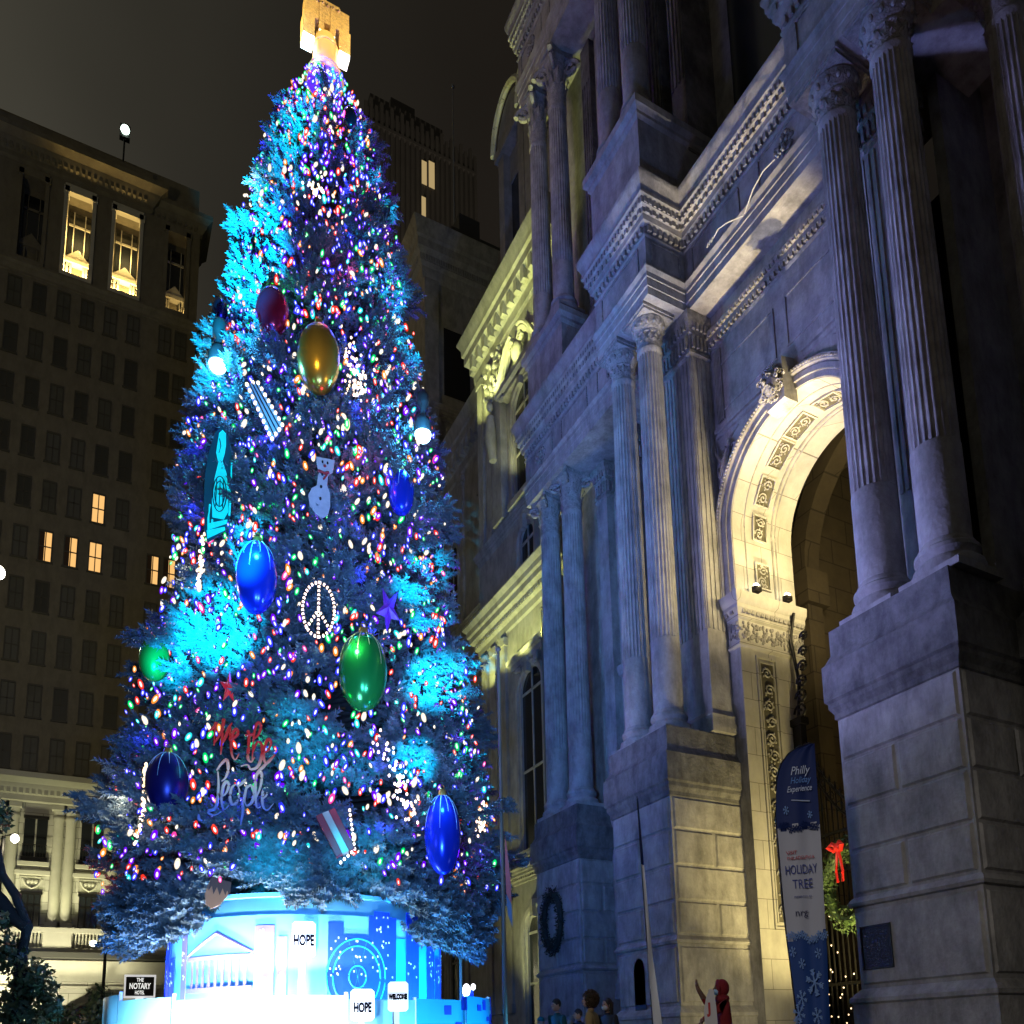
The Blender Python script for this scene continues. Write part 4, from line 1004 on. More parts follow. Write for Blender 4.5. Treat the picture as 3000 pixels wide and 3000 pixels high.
Fa = (PF_[None] + (np.arange(len(pos)) * len(PV))[:, None, None]).reshape(-1, 3)
V = V - np.array([TX, TY, 0])
me = bpy.data.meshes.new('crown'); me.vertices.add(len(V)); me.vertices.foreach_set('co', V.astype(np.float32).ravel())
me.loops.add(Fa.size); me.loops.foreach_set('vertex_index', Fa.astype(np.int32).ravel())
me.polygons.add(len(Fa)); me.polygons.foreach_set('loop_start', (np.arange(len(Fa)) * 3).astype(np.int32)); me.update(); me.validate()
needle = mat('blue spruce needles', (0.10, 0.14, 0.15), 0.6, var=0.5, scale=1.1)
me.materials.append(needle)
crown = bpy.data.objects.new('crown', me); col.objects.link(crown); crown.parent = tree
print('twigs', len(pos), 'tris', len(Fa))
m = MB()
for a, b, c, r in stems: m.tube([a, b, c], r, 4, r1=0.008)
m.build('boughs', MATS['spruce bark'], tree)

def surf(u, v, off=0.0):
    """first point along the sight line that lies on the crown's outer surface plus off"""
    d = 12.0
    while d < 40:
        p = at(u, v, d=d)
        if math.hypot(p.x - TX, p.y - TY) < RZ(p.z) + off: return p
        d += 0.03
    p = at(u, v, d=20.5 + (1700 - v) / 450)
    return p
VIEW = Vector((TX, TY, 0)).normalized()          # tree front faces the plaza
OUT = -VIEW; SIDE = Vector((-VIEW.y, VIEW.x, 0)) * -1
PXM = 1 / F2

# ------------------------------------------------------------------ coloured bulbs
COLS = {'red': (1.0, 0.04, 0.02), 'green': (0.0, 0.75, 0.16), 'blue': (0.03, 0.04, 1.0), 'purple': (0.17, 0.0, 1.0), 'warm white': (1.0, 0.86, 0.66), 'orange': (1.0, 0.28, 0.03), 'pink': (1.0, 0.06, 0.38), 'cyan': (0.02, 0.75, 0.8)}
WTS = {'red': 12, 'green': 13, 'blue': 34, 'purple': 19, 'warm white': 14, 'orange': 7, 'pink': 2, 'cyan': 7}
def shellmat(name, c, s=1.25):
    key = 'bulb glass ' + name
    if key in MATS: return MATS[key]
    m = bpy.data.materials.new(key); m.use_nodes = True; t = m.node_tree; t.nodes.clear()
    o = N(t, 'ShaderNodeOutputMaterial'); e = N(t, 'ShaderNodeEmission'); tr = N(t, 'ShaderNodeBsdfTransparent'); mx = N(t, 'ShaderNodeMixShader')
    e.inputs[0].default_value = (*c, 1); e.inputs[1].default_value = s; mx.inputs[0].default_value = 0.8
    t.links.new(tr.outputs[0], mx.inputs[1]); t.links.new(e.outputs[0], mx.inputs[2]); t.links.new(mx.outputs[0], o.inputs[0])
    m.cycles.emission_sampling = 'NONE'; MATS[key] = m; return m
def coremat(name, c):
    return mat('bulb filament ' + name, (1, 1, 1), 0.5, emit=tuple(0.5 + 0.5 * x for x in c), estr=10, sample=False)
protoS = {}; 
for k, c in COLS.items():
    b = MB(); b.lathe([(0.0, -0.105), (0.018, -0.095), (0.034, -0.07), (0.046, -0.03), (0.044, 0.02), (0.032, 0.06), (0.02, 0.08), (0.0, 0.085)], seg=10)
    s_ = b.build('light_bulb', shellmat(k, c), None, smooth=80); col.objects.unlink(s_)
    b = MB(); b.ball((0, 0, -0.02), 0.021, 0.021, 0.048, 8, 6); f_ = b.build('filament', coremat(k, c), None, smooth=80); col.objects.unlink(f_)
    protoS[k] = (s_, f_)
br = random.Random(21); names = list(COLS); wt = [WTS[k] for k in names]
bul = []
KEEP = [(601, 1150, 34, 60, 0.9), (412, 910, 30, 118, 0.9), (606, 920, 26, 62, 0.9), (601, 677, 40, 74, 1), (514, 588, 30, 50, 1), (484, 1090, 38, 75, 1), (757, 930, 24, 48, 0.9), (685, 1268, 45, 80, 1), (291, 1243, 27, 46, 1), (835, 1575, 34, 80, 1), (315, 1478, 38, 62, 1), (455, 1450, 58, 105, 0.65), (500, 775, 32, 58, 0.8), (433, 1298, 18, 34, 0.9), (733, 1150, 24, 50, 0.8), (633, 1570, 24, 40, 0.8)]
while len(bul) < 3500:
    z = br.uniform(4.2, 27.3)
    if br.uniform(0, 5.4) > RZ(z) + 0.9: continue
    back = br.random() < 0.12
    a = math.asin(br.uniform(-1, 1)) * 1.04 if not back else br.uniform(1.75, 4.5)
    az = math.atan2(OUT.y, OUT.x) + a; R = RZ(z) * br.uniform(0.84, 1.02) + 0.14
    p = Vector((TX + R * math.cos(az), TY + R * math.sin(az), z)); c_ = RW.T @ (np.array(p) - EYE); pu, pv = H2[0] + F2 * c_[0] / -c_[2], H2[1] - F2 * c_[1] / -c_[2]
    if any(((pu - a_) / c2) ** 2 + ((pv - b_) / d2) ** 2 < 1 and br.random() < q_ for a_, b_, c2, d2, q_ in KEEP): continue
    bul.append((p, abs(a), br.choices(names, wt)[0], br.choice((0.45, 0.5, 0.6, 0.7, 0.8, 1.0))))
# individuals: the ones nearest to the square
order = sorted(range(len(bul)), key=lambda i: (bul[i][1] > 1.2, bul[i][0].z))[:290]
oset = set(order); INDIV = []
for i in order:
    p, _, k, s = bul[i]; sh, fi = protoS[k]
    o = bpy.data.objects.new('light_bulb', sh.data); col.objects.link(o); o.location = p; s *= 1.15; o.scale = (s, s, s); o.rotation_euler = (br.uniform(-0.5, 0.5), br.uniform(-0.5, 0.5), 0)
    f = bpy.data.objects.new('filament', fi.data); col.objects.link(f); f.parent = o
    o['_k'] = k; INDIV.append(o)
BANDS = [(5.0, 'just above the base'), (5.8, 'on the lowest boughs'), (6.6, 'level with low blue bauble'), (7.6, 'level with word People'), (99, 'level with word We')]
bz = sorted({})
grp = {}
for o in INDIV:
    k = o['_k']; del o['_k']
    bnd = next(t for lim, t in BANDS if o.location.z < lim); u_ = RW.T @ (np.array(o.location) - EYE); sx_ = H2[0] + F2 * u_[0] / -u_[2]; side = 'left part of tree' if sx_ < 430 else ('middle of tree' if sx_ < 720 else 'right part of tree'); grp.setdefault((k, side + ', ' + bnd), []).append(o)
ORD = ['first', 'second', 'third', 'fourth', 'fifth', 'sixth', 'seventh', 'eighth', 'ninth', 'tenth', 'eleventh', 'twelfth', 'thirteenth', 'fourteenth', 'fifteenth', 'sixteenth', 'seventeenth', 'eighteenth', 'nineteenth', 'twentieth'] + ['number %d' % i for i in range(21, 90)]
for (k, bnd), L_ in grp.items():
    L_.sort(key=lambda o: o.location.x * OUT.y * -1 + o.location.y * OUT.x)
    c_ = [(RW.T @ (np.array(o.location) - EYE)) for o in L_]; L_ = [o for _, o in sorted(zip([float(q[0] / -q[2]) for q in c_], L_), key=lambda t: t[0])]
    for i, o in enumerate(L_): tag(o, '%s %s bulb from left, %s' % (ORD[i], k, bnd), 'light bulb', '%s bulbs on the lower part of the tree' % k)
allm = [shellmat(k, COLS[k]) for k in names] + [coremat(k, COLS[k]) for k in names]
m = MB()
for i, (p, _, k, s) in enumerate(bul):
    if i in oset: continue
    R3 = Matrix.Rotation(br.uniform(-0.5, 0.5), 3, 'X') @ Matrix.Rotation(br.uniform(-0.5, 0.5), 3, 'Y'); ki = names.index(k)
    m.ball(p, 0.054 * s, 0.054 * s, 0.115 * s, 7, 6, ki, R3); m.ball(p, 0.026 * s, 0.026 * s, 0.065 * s, 6, 4, ki + len(names), R3)
o = m.build('string_lights', allm, None, smooth=80, loc=(TX, TY, 4)); tag(o, 'hundreds of tiny coloured bulbs strung over the whole tree above its lower boughs', 'string lights', kind='stuff')
# the glow those bulbs give the needles around them
for i in range(84):
    z = 4.5 + 23.5 * (i + 0.5) / 84; a = math.atan2(OUT.y, OUT.x) + ((i * 2.399) % 3.0) - 1.5; R = RZ(z) * 0.98 + 0.25
    k = names[(i * 3 + (i // 5)) % len(names)]; c = COLS[k] if k in ('blue', 'purple', 'cyan') or i % 4 == 0 else COLS['blue']
    if ((i * 2.399) % 3.0) - 1.5 > 0.3 and k in ('red', 'pink', 'orange'): c = COLS['purple']
    point((TX + R * math.cos(a), TY + R * math.sin(a), z), 30 if ((i * 2.399) % 3.0) - 1.5 < 0.3 else 13, c, 0.12)

# ------------------------------------------------------------------ round base
DR = 3.0; DZ = 4.05
base = empty('tree_base', (TX, TY, 0), 'large round blue drum printed with a city skyline, carrying the Christmas tree', 'tree base')
vin = mat('pale blue print', (0.16, 0.55, 0.80), 0.45, var=0.12, scale=1.0); vin2 = mat('sky blue print', (0.02, 0.42, 0.78), 0.45); vin3 = mat('deep blue print', (0.01, 0.06, 0.65), 0.45); vin4 = mat('violet print', (0.20, 0.15, 0.50), 0.45)
m = MB(); m.lathe([(DR, 0), (DR, DZ - 0.45), (DR - 0.12, DZ - 0.44), (DR - 0.12, DZ - 0.1), (DR - 0.02, DZ - 0.08), (DR - 0.02, DZ), (0.4, DZ + 0.01)], (TX, TY, 0), 96); m.build('drum', vin, base, smooth=30)
AZ0 = math.atan2(OUT.y, OUT.x)
def curved(m, a0, a1, z0, z1, r=DR + 0.012, th=0.03, n=None):
    n = n or max(2, int((a1 - a0) / 0.06)); vs = []; fs = []
    for i in range(n + 1):
        a = AZ0 + a0 + (a1 - a0) * i / n
        for rr, z in ((r, z0), (r + th, z0), (r + th, z1), (r, z1)): vs.append((TX + rr * math.cos(a), TY + rr * math.sin(a), z))
    for i in range(n):
        for j in range(4): fs.append((4 * i + j, 4 * i + (j + 1) % 4, 4 * i + 4 + (j + 1) % 4, 4 * i + 4 + j))
    fs += [(0, 1, 2, 3), (4 * n + 3, 4 * n + 2, 4 * n + 1, 4 * n)]
    m.add(vs, fs)
# azimuth grows to the right in the picture
pr = random.Random(9)
m = MB(); curved(m, 0.12, 1.35, 0.2, 3.2, DR + 0.006, 0.01, 24); m.build('sky_print', vin2, base)
sky = MB(); sky2 = MB(); sky3 = MB()
segs = [(-1.30, -1.20, 3.5, 1), (-1.18, -1.10, 2.9, 1), (-0.98, -0.92, 3.45, 0), (-0.35, -0.22, 3.38, 0), (-0.20, -0.14, 3.15, 0), (0.12, 0.22, 3.45, 1), (0.22, 0.40, 3.2, 1), (0.40, 0.62, 3.62, 1), (0.44, 0.56, 3.72, 1), (0.72, 0.86, 3.78, 1), (0.98, 1.12, 3.2, 1), (1.15, 1.3, 2.9, 1), (1.34, 1.5, 3.4, 1), (-1.6, -1.45, 3.2, 1)]
for a0, a1, z1, k in segs: curved([sky2, sky][k], a0, a1, 1.6, z1, DR + 0.018 + 0.003 * pr.random(), 0.02)
for a0, a1, z1, k in segs:
    for q in range(12): 
        a = pr.uniform(a0 + 0.01, a1 - 0.015); z = pr.uniform(2.3, z1 - 0.1); curved(sky3, a, a + 0.008, z, z + 0.04, DR + 0.045, 0.006, 1)
sky.build('skyline_print', vin3, base); sky2.build('skyline_print', vin4, base); sky3.build('window_dots', mat('printed white dots', (0.8, 0.85, 0.9), 0.5), base)
# temple front and a giant wheel in the print
m = MB()
for k in range(9): curved(m, -0.86 + k * 0.055, -0.84 + k * 0.055, 2.2, 2.75, DR + 0.02, 0.02, 1)
curved(m, -0.9, -0.36, 2.75, 2.83, DR + 0.02, 0.025); curved(m, -0.9, -0.36, 2.1, 2.2, DR + 0.02, 0.025)
for s in (-1, 1):
    P = [(AZ0 - 0.63 + s * 0.27 * (1 - t / 6), 2.86 + 0.42 * t / 6) for t in range(7)]
    m.tube([(TX + (DR + 0.03) * math.cos(a), TY + (DR + 0.03) * math.sin(a), z) for a, z in P], 0.03, 6)
m.build('temple_print', vin4, base)
m = MB()
for R in (0.62, 0.5, 0.18):
    m.tube([(TX + (DR + 0.03) * math.cos(AZ0 + 0.32 + R / DR * math.cos(t)), TY + (DR + 0.03) * math.sin(AZ0 + 0.32 + R / DR * math.cos(t)), 2.35 + R * 1.25 * math.sin(t)) for t in [2 * PI * k / 40 for k in range(40)]], 0.02, 5, closed=True)
for k in range(10):
    t = 2 * PI * k / 10; m.tube([(TX + (DR + 0.03) * math.cos(AZ0 + 0.32), TY + (DR + 0.03) * math.sin(AZ0 + 0.32), 2.35), (TX + (DR + 0.03) * math.cos(AZ0 + 0.32 + 0.6 / DR * math.cos(t)), TY + (DR + 0.03) * math.sin(AZ0 + 0.32 + 0.6 / DR * math.cos(t)), 2.35 + 0.75 * math.sin(t))], 0.012, 4)
m.build('wheel_print', vin2, base)

def text_mesh(s, size, mt, name, depth=0.01, align='CENTER', spacing=1.0, shear=0.0, bold=0.0):
    cu = bpy.data.curves.new(name, 'FONT'); cu.body = s; cu.size = size; cu.extrude = depth; cu.align_x = align; cu.align_y = 'CENTER'; cu.space_character = spacing; cu.shear = shear; cu.offset = bold; cu.resolution_u = 3
    o = bpy.data.objects.new(name, cu); col.objects.link(o)
    dg = bpy.context.evaluated_depsgraph_get(); me = bpy.data.meshes.new_from_object(o.evaluated_get(dg)); bpy.data.objects.remove(o)
    me.name = name; me.materials.clear(); me.materials.append(mt)
    o = bpy.data.objects.new(name, me); col.objects.link(o); return o
def place_text(o, loc, xdir, up, parent=None, sx=1, sy=1):
    x = Vector(xdir).normalized(); y = Vector(up).normalized(); z = x.cross(y)
    M = Matrix(((x.x * sx, y.x * sy, z.x), (x.y * sx, y.y * sy, z.y), (x.z * sx, y.z * sy, z.z))).to_4x4(); M.translation = Vector(loc)
    o.data.transform(M)
    if parent is not None: o.data.transform(Matrix.Translation(-wloc(parent))); o.parent = parent
    return o
def ring_pos(a, r): return Vector((TX + r * math.cos(AZ0 + a), TY + r * math.sin(AZ0 + a), 0))
def hope(u0, u1, v0, v1, d, lab, text):
    c = at((u0 + u1) / 2, (v0 + v1) / 2, d=d); w_ = (u1 - u0) * d * PXM; h = (v1 - v0) * d * PXM
    n = Vector((-c.x, -c.y, 0)).normalized(); x = Vector((0, 0, 1)).cross(n)
    o = empty('lit_sign', (c.x, c.y, 0), lab, 'sign')
    m = MB(); m.plate([(-w_ / 2, -h / 2 + w_ * .12), (-w_ / 2 + w_ * .12, -h / 2), (w_ / 2 - w_ * .12, -h / 2), (w_ / 2, -h / 2 + w_ * .12), (w_ / 2, h / 2 - w_ * .12), (w_ / 2 - w_ * .12, h / 2), (-w_ / 2 + w_ * .12, h / 2), (-w_ / 2, h / 2 - w_ * .12)], c - n * 0.12, x, (0, 0, 1), n, 0.12)
    m.build('panel', mat('backlit white panel', (0.9, 0.9, 0.9), 0.5, emit=(0.95, 0.97, 1.0), estr=0.8, sample=False), o)
    m = MB(); m.box(c.x - 0.05, c.x + 0.05, c.y - 0.03 + 0.1, c.y + 0.07 + 0.1, 0, c.z); m.build('post', wht, o)
    ink = mat('grey lettering', (0.004, 0.004, 0.008), 0.9, spec=0.0)
    for i, (s, yy, sz) in enumerate(text):
        t = text_mesh(s, sz * h, ink, 'lettering', 0.012, bold=0.012); place_text(t, c + n * 0.03 + Vector((0, 0, yy * h)), x, (0, 0, 1), o, sx=0.52)
hope(552, 594, 1738, 1806, 16.75, 'white backlit sign reading HOPE high in front of the round drum', [('HOPE', -0.05, 0.42)])
hope(662, 706, 1866, 1926, 16.0, 'white backlit sign reading HOPE low by the fence, left of its twin', [('HOPE', -0.1, 0.42)])
hope(732, 770, 1852, 1908, 15.9, 'white backlit sign with a faint grey line of writing, right of the low HOPE sign', [('WELCOME', -0.02, 0.24)])
# fence of printed panels around the base
fe = empty('panel_fence', (TX, TY, 0), 'low ring fence of pale blue printed panels around the foot of the tree base', 'fence')
FR = 4.15
for i, (a0, a1, z1, mt_) in enumerate([(-1.35, -1.02, 2.08, vin), (-1.01, -0.62, 1.95, vin), (-0.61, -0.2, 1.88, vin), (-0.19, 0.16, 1.9, mat('pink print', (0.7, 0.5, 0.62), 0.5)), (0.17, 0.5, 1.82, vin), (0.51, 0.86, 1.85, vin2), (0.87, 1.25, 1.95, vin2), (1.26, 1.6, 1.9, vin)]):
    m = MB(); curved(m, a0, a1, 0.05, z1, FR, 0.05); m.build('panel', mt_, fe)
    m = MB(); p = ring_pos(a1 + 0.005, FR); m.box(p.x - 0.03, p.x + 0.03, p.y - 0.03, p.y + 0.03, 0, z1 + 0.06); m.build('post', wht, fe)
m = MB()
for q in range(14): 
    a = pr.uniform(0.5, 1.4); z = pr.uniform(1.2, 1.7); curved(m, a, a + 0.05, z, z + 0.25 * pr.random() + 0.08, FR + 0.055, 0.012)
m.build('house_prints', vin3, fe)
# floodlights standing between fence and drum
fm = mat('white flood lens', (1, 1, 1), 0.4, emit=(0.9, 0.97, 1.0), estr=12, sample=False)
for i, (a, pw, cc) in enumerate(((-1.05, 420, (0.35, 0.75, 1.0)), (-0.62, 2600, (0.85, 0.93, 1.0)), (-0.28, 3400, (0.9, 0.95, 1.0)), (0.08, 1500, (0.85, 0.95, 1.0)), (0.5, 900, (0.15, 0.75, 1.0)), (0.9, 900, (0.1, 0.65, 1.0)), (1.35, 300, (0.1, 0.35, 1.0)))):
    p = ring_pos(a, 3.9); q = ring_pos(a, DR)
    o = empty('ground_floodlight', (p.x, p.y, 0), ['first', 'second', 'third', 'fourth', 'fifth', 'sixth', 'seventh'][i] + ' from the left of the floodlights hidden behind the panel fence', 'floodlight', 'floodlights around the tree base')
    m = MB(); m.box(p.x - 0.12, p.x + 0.12, p.y - 0.1, p.y + 0.1, 0.0, 0.3); m.build('housing', black_iron, o)
    m = MB(); m.ball((p.x, p.y, 0.32), 0.1, 0.1, 0.03); m.build('lens', fm, o)
    spot((p.x, p.y, 0.45), (q.x, q.y, 1.9), pw * (0.55 if a < 0.3 else 0.8), cc, 104, 0.7, 0.12)
    if i in (0, 1, 4, 5, 6): spot((p.x * 1.0, p.y, 0.5), (p.x + (p.x - TX) * 0.12, p.y + (p.y - TY) * 0.12, 6.5), 1500, (0.03, 0.24, 1.0), 120, 0.8, 0.2)

# low floodlights in front of the fence
for a, pw, cc in ((-1.1, 500, (0.5, 0.75, 1.0)), (-0.55, 1500, (0.85, 0.93, 1.0)), (-0.1, 1600, (0.9, 0.95, 1.0)), (0.45, 700, (0.4, 0.8, 1.0)), (0.95, 800, (0.1, 0.5, 1.0))):
    p = ring_pos(a, 7.0); q = ring_pos(a, 3.6); spot((p.x, p.y, 0.4), (q.x, q.y, 1.1), pw * (3.4 if -0.8 < a < 0.1 else 1.1), cc, 66, 1.0, 0.2)

# ================================================================== TREE TOPPER
gold = mat('glittering gold', (0.85, 0.5, 0.14), 0.35, metal=0.2, var=0.35, scale=14, bump=1.2, bscale=18)
zb = 27.6
tp = empty('bell_topper', (TX, TY, zb), 'golden bell with a broad yoke and purple lit mouth on the treetop', 'tree topper')
m = MB(); m.lathe([(0.50, 0.0), (0.53, 0.04), (0.50, 0.12), (0.42, 0.32), (0.36, 0.6), (0.33, 0.95), (0.325, 1.25), (0.29, 1.42), (0.2, 1.52), (0.08, 1.56)], (TX, TY, zb), 40)
m.lathe([(0.345, 1.10), (0.36, 1.13), (0.345, 1.17)], (TX, TY, zb), 40); m.lathe([(0.455, 0.24), (0.475, 0.27), (0.44, 0.30)], (TX, TY, zb), 40)
bell = m.build('bell', mat('glowing gold', (0.95, 0.62, 0.18), 0.3, metal=0.25, emit=(1.0, 0.5, 0.08), estr=0.35, sample=False), tp, smooth=40)  # bell is no lamp; a glow in its gold makes it look lit
m = MB(); m.lathe([(0.47, 0.0), (0.40, 0.2), (0.3, 0.25), (0.02, 0.26)], (TX, TY, zb - 0.01), 40); m.build('bell_mouth', mat('violet lit bell lining', (0.1, 0.05, 0.5), 0.5, emit=(0.12, 0.02, 1.0), estr=1.1, sample=False), bell, smooth=50)
m = MB(); m.tube([(TX + 0.36 * math.cos(t), TY + 0.36 * math.sin(t), zb - 0.05) for t in [math.radians(q) for q in range(-160, 100, 8)]], 0.035, 8); m.tube([(TX, TY, zb + 0.1), (TX, TY, zb - 0.3)], 0.03, 6); m.ball((TX, TY, zb - 0.32), 0.07, 0.07, 0.09)
m.build('light_ring', mat('white neon tube', (1, 1, 1), 0.4, emit=(0.85, 0.8, 1.0), estr=5, sample=False), bell, smooth=60)
m = MB(); Y0 = zb + 1.5
for s in (-1, 1):
    m.box(TX + (s - 1) * 0.0 + (0.0 if s > 0 else -0.62), TX + (0.62 if s > 0 else 0.0), TY - 0.17, TY + 0.17, Y0 + 0.3, Y0 + 1.0)
    m.box(TX + s * 0.5 - 0.16, TX + s * 0.5 + 0.16, TY - 0.18, TY + 0.18, Y0 - 0.35, Y0 + 0.36)
    m.box(TX + s * 0.16 - 0.07, TX + s * 0.16 + 0.07, TY - 0.2, TY + 0.2, Y0 - 0.02, Y0 + 0.9)
m.box(TX - 0.34, TX + 0.34, TY - 0.15, TY + 0.15, Y0 + 1.0, Y0 + 1.12)
for q in range(5): m.tube([(TX - 0.3 + q * 0.15, TY - 0.17, Y0 + 0.9), (TX - 0.28 + q * 0.15, TY - 0.25, Y0 + 0.9)], 0.04, 6)
yk = m.build('yoke', gold, tp)
m = MB()
for s in (-1, 1): m.box(TX + s * 0.5 - 0.15, TX + s * 0.5 + 0.15, TY - 0.17, TY + 0.17, Y0 - 0.5, Y0 - 0.352); m.box(TX + s * 0.16 - 0.06, TX + s * 0.16 + 0.06, TY - 0.19, TY + 0.19, Y0 - 0.07, Y0 - 0.025)
m.build('added_glow', mat('lit underside glow', (1, 1, 1), 0.4, emit=(1.0, 0.9, 0.75), estr=3, sample=False), yk)  # glowing plates added for the brightly lit undersides of the yoke
for dx, dy in ((-0.8, -0.9), (0.7, -0.9), (-0.9, 0.3)): point((TX + dx * 1.6, TY + dy * 1.6, zb + 1.6), 130, (1.0, 0.82, 0.5), 0.1)
point((TX - 0.2, TY - 0.4, zb - 0.5), 10, (0.25, 0.05, 1.0), 0.1)

# ================================================================== ORNAMENTS
def paint(name, c, rough=0.22, metal=0.55): return mat(name, c, rough, metal=metal)
capm = paint('gold cap', (0.8, 0.5, 0.12), 0.3, 0.9)
def bauble(u, v, ru, rv, mt, label, off=0.15, stripes=None, dd=0):
    p = surf(u, v, off + 0.14); d_ = depth(p) - dd; p = at(u, v, d=d_)
    rx = ru * d_ * PXM; rz = rv * d_ * PXM * 0.97
    o = empty('bauble', p, label, 'ornament', 'giant baubles on the tree')
    m = MB(); m.ball(p, rx, rx, rz, 32, 20); b = m.build('ball', mt, o, smooth=80)
    m = MB(); m.lathe([(rx * 0.22, rz * 0.96), (rx * 0.24, rz * 1.0), (rx * 0.2, rz * 1.12), (0.0, rz * 1.13)], p, 14)
    m.tube([(p.x + rx * 0.12 * math.cos(t), p.y, p.z + rz * 1.2 + rx * 0.12 * math.sin(t)) for t in [k * PI / 6 for k in range(12)]], rx * 0.03, 5, closed=True)
    m.build('cap', capm, o, smooth=40)
    if stripes:
        m = MB()
        for k in range(12):
            a = 2 * PI * k / 12
            m.tube([(p.x + 1.01 * rx * math.sin(t) * math.cos(a), p.y + 1.01 * rx * math.sin(t) * math.sin(a), p.z + 1.005 * rz * math.cos(t)) for t in [0.25 + 0.09 * q for q in range(10 if k % 2 else 15)]], rx * 0.035, 4, r1=rx * 0.008)
        m.build('starburst', stripes, b, smooth=60)
    return o, p, rx, rz
sb_blue = mat('silver starburst paint', (0.5, 0.75, 0.9), 0.3, metal=0.3); sb_green = mat('gold starburst paint', (0.7, 0.6, 0.25), 0.3, metal=0.4)
bauble(514, 588, 30, 50, paint('crimson lacquer', (0.30, 0.01, 0.03)), 'dark red shiny bauble high on the tree, up left of the big gold one', 0.1)
bauble(601, 677, 39, 74, paint('old gold lacquer', (0.42, 0.25, 0.03), 0.28, 0.75), 'very large gold bauble high in the middle of the tree', 0.3)
bauble(484, 1090, 37, 75, paint('royal blue lacquer', (0.01, 0.05, 0.75)), 'large blue bauble with a bright starburst, left of the lit peace sign', 0.3, sb_blue)
bauble(757, 930, 24, 48, MATS['royal blue lacquer'], 'small bright blue bauble half sunk in the boughs on the right, level with the snowman', -0.05, sb_blue)
bauble(685, 1268, 45, 80, paint('emerald lacquer', (0.01, 0.27, 0.04)), 'large green bauble with a gold starburst, right below the lit peace sign', 0.3, sb_green)
bauble(291, 1243, 27, 46, MATS['emerald lacquer'], 'plain green bauble on the far left edge of the tree', 0.0)
bauble(835, 1575, 34, 80, MATS['royal blue lacquer'], 'large deep blue bauble low on the right of the tree', 0.3, sb_blue)
bauble(315, 1478, 38, 62, paint('midnight blue lacquer', (0.01, 0.01, 0.12), 0.35), 'very dark blue bauble low on the left of the tree', 0.1, sb_blue)
bauble(660, 222, 13, 22, paint('black glass', (0.01, 0.01, 0.02), 0.2), 'small black bauble close under the treetop on the right', 0.1)
bauble(415, 586, 14, 26, MATS['black glass'], 'small black bauble on the left edge above the bright blue lamp', 0.1)
p = surf(484, 1045, 0.9); point(p, 30, (0.05, 0.45, 1.0), 0.05)
p = surf(835, 1500, 0.8); point(p, 25, (0.05, 0.35, 1.0), 0.05); p = surf(590, 640, 1.4); point(p, 22, (1.0, 0.7, 0.2), 0.05); p = surf(665, 1210, 1.0); point(p, 22, (0.5, 1.0, 0.6), 0.05)

def facing(p):
    n = Vector((-p[0], -p[1], 0)).normalized(); return n, Vector((0, 0, 1)).cross(n)   # normal to the eye, picture right
# dome floodlights hung on the tree
for u, v, lab in ((411, 688, 'bright blue white lamp in a dark dome hung on the left of the tree'), (798, 820, 'bright blue white lamp in a dark dome hung on the right edge of the tree')):
    p = surf(u, v, 0.25); o = empty('dome_lamp', p, lab, 'lamp', 'dome lamps hung on the tree')
    m = MB(); m.lathe([(0.22, 0.02), (0.21, 0.25), (0.15, 0.42), (0.07, 0.5), (0.07, 0.7), (0.14, 0.8), (0.14, 1.05), (0.05, 1.2), (0.0, 1.25)], p, 20); m.build('housing', blk, o, smooth=40)
    m = MB(); m.ball(p, 0.19, 0.19, 0.2, 16, 12); m.build('lamp', mat('blue white flood lamp', (1, 1, 1), 0.4, emit=(0.55, 0.9, 1.0), estr=14, sample=False), o, smooth=60)
    n, x = facing(p); point(p + n * 0.6 - Vector((0, 0, 0.25)), 450, (0.05, 0.45, 1.0), 0.15)
# lit peace sign
warmb = mat('warm fairy bulb', (1, 1, 1), 0.4, emit=(1.0, 0.66, 0.34), estr=2.6, sample=False)
def bulbline(m, pts, r, n):
    seg = [(Vector(pts[i]), Vector(pts[i + 1])) for i in range(len(pts) - 1)]; L = sum((b - a).length for a, b in seg); k = max(2, int(L / n))
    for i in range(k + 1):
        s = L * i / k; q = 0
        while q < len(seg) - 1 and s > (seg[q][1] - seg[q][0]).length: s -= (seg[q][1] - seg[q][0]).length; q += 1
        a, b = seg[q]; t = min(1, s / max(1e-6, (b - a).length)); m.ball(a.lerp(b, t), r, r, r * 1.3, 7, 5)
c = surf(601, 1150, 0.55); n, x = facing(c); dpx = depth(c) * PXM
o = empty('peace_sign', c, 'peace symbol outlined in warm white fairy lights in the middle of the tree', 'light ornament')
rw, rh = 29 * dpx, 55 * dpx
ring = [c + x * rw * math.cos(t) + Vector((0, 0, rh * math.sin(t))) for t in [2 * PI * k / 40 for k in range(41)]]
arms = [[c + Vector((0, 0, rh)), c - Vector((0, 0, rh))], [c, c + x * rw * 0.72 - Vector((0, 0, rh * 0.70))], [c, c - x * rw * 0.72 - Vector((0, 0, rh * 0.70))]]
m = MB(); m.tube(ring[:-1], 0.02, 6, closed=True)
for a in arms: m.tube(a, 0.02, 6)
fr = m.build('frame', blk, o); m = MB(); bulbline(m, ring, 0.028, 0.085)
for a in arms: bulbline(m, a, 0.028, 0.085)
m.build('fairy_lights', warmb, fr, smooth=80)
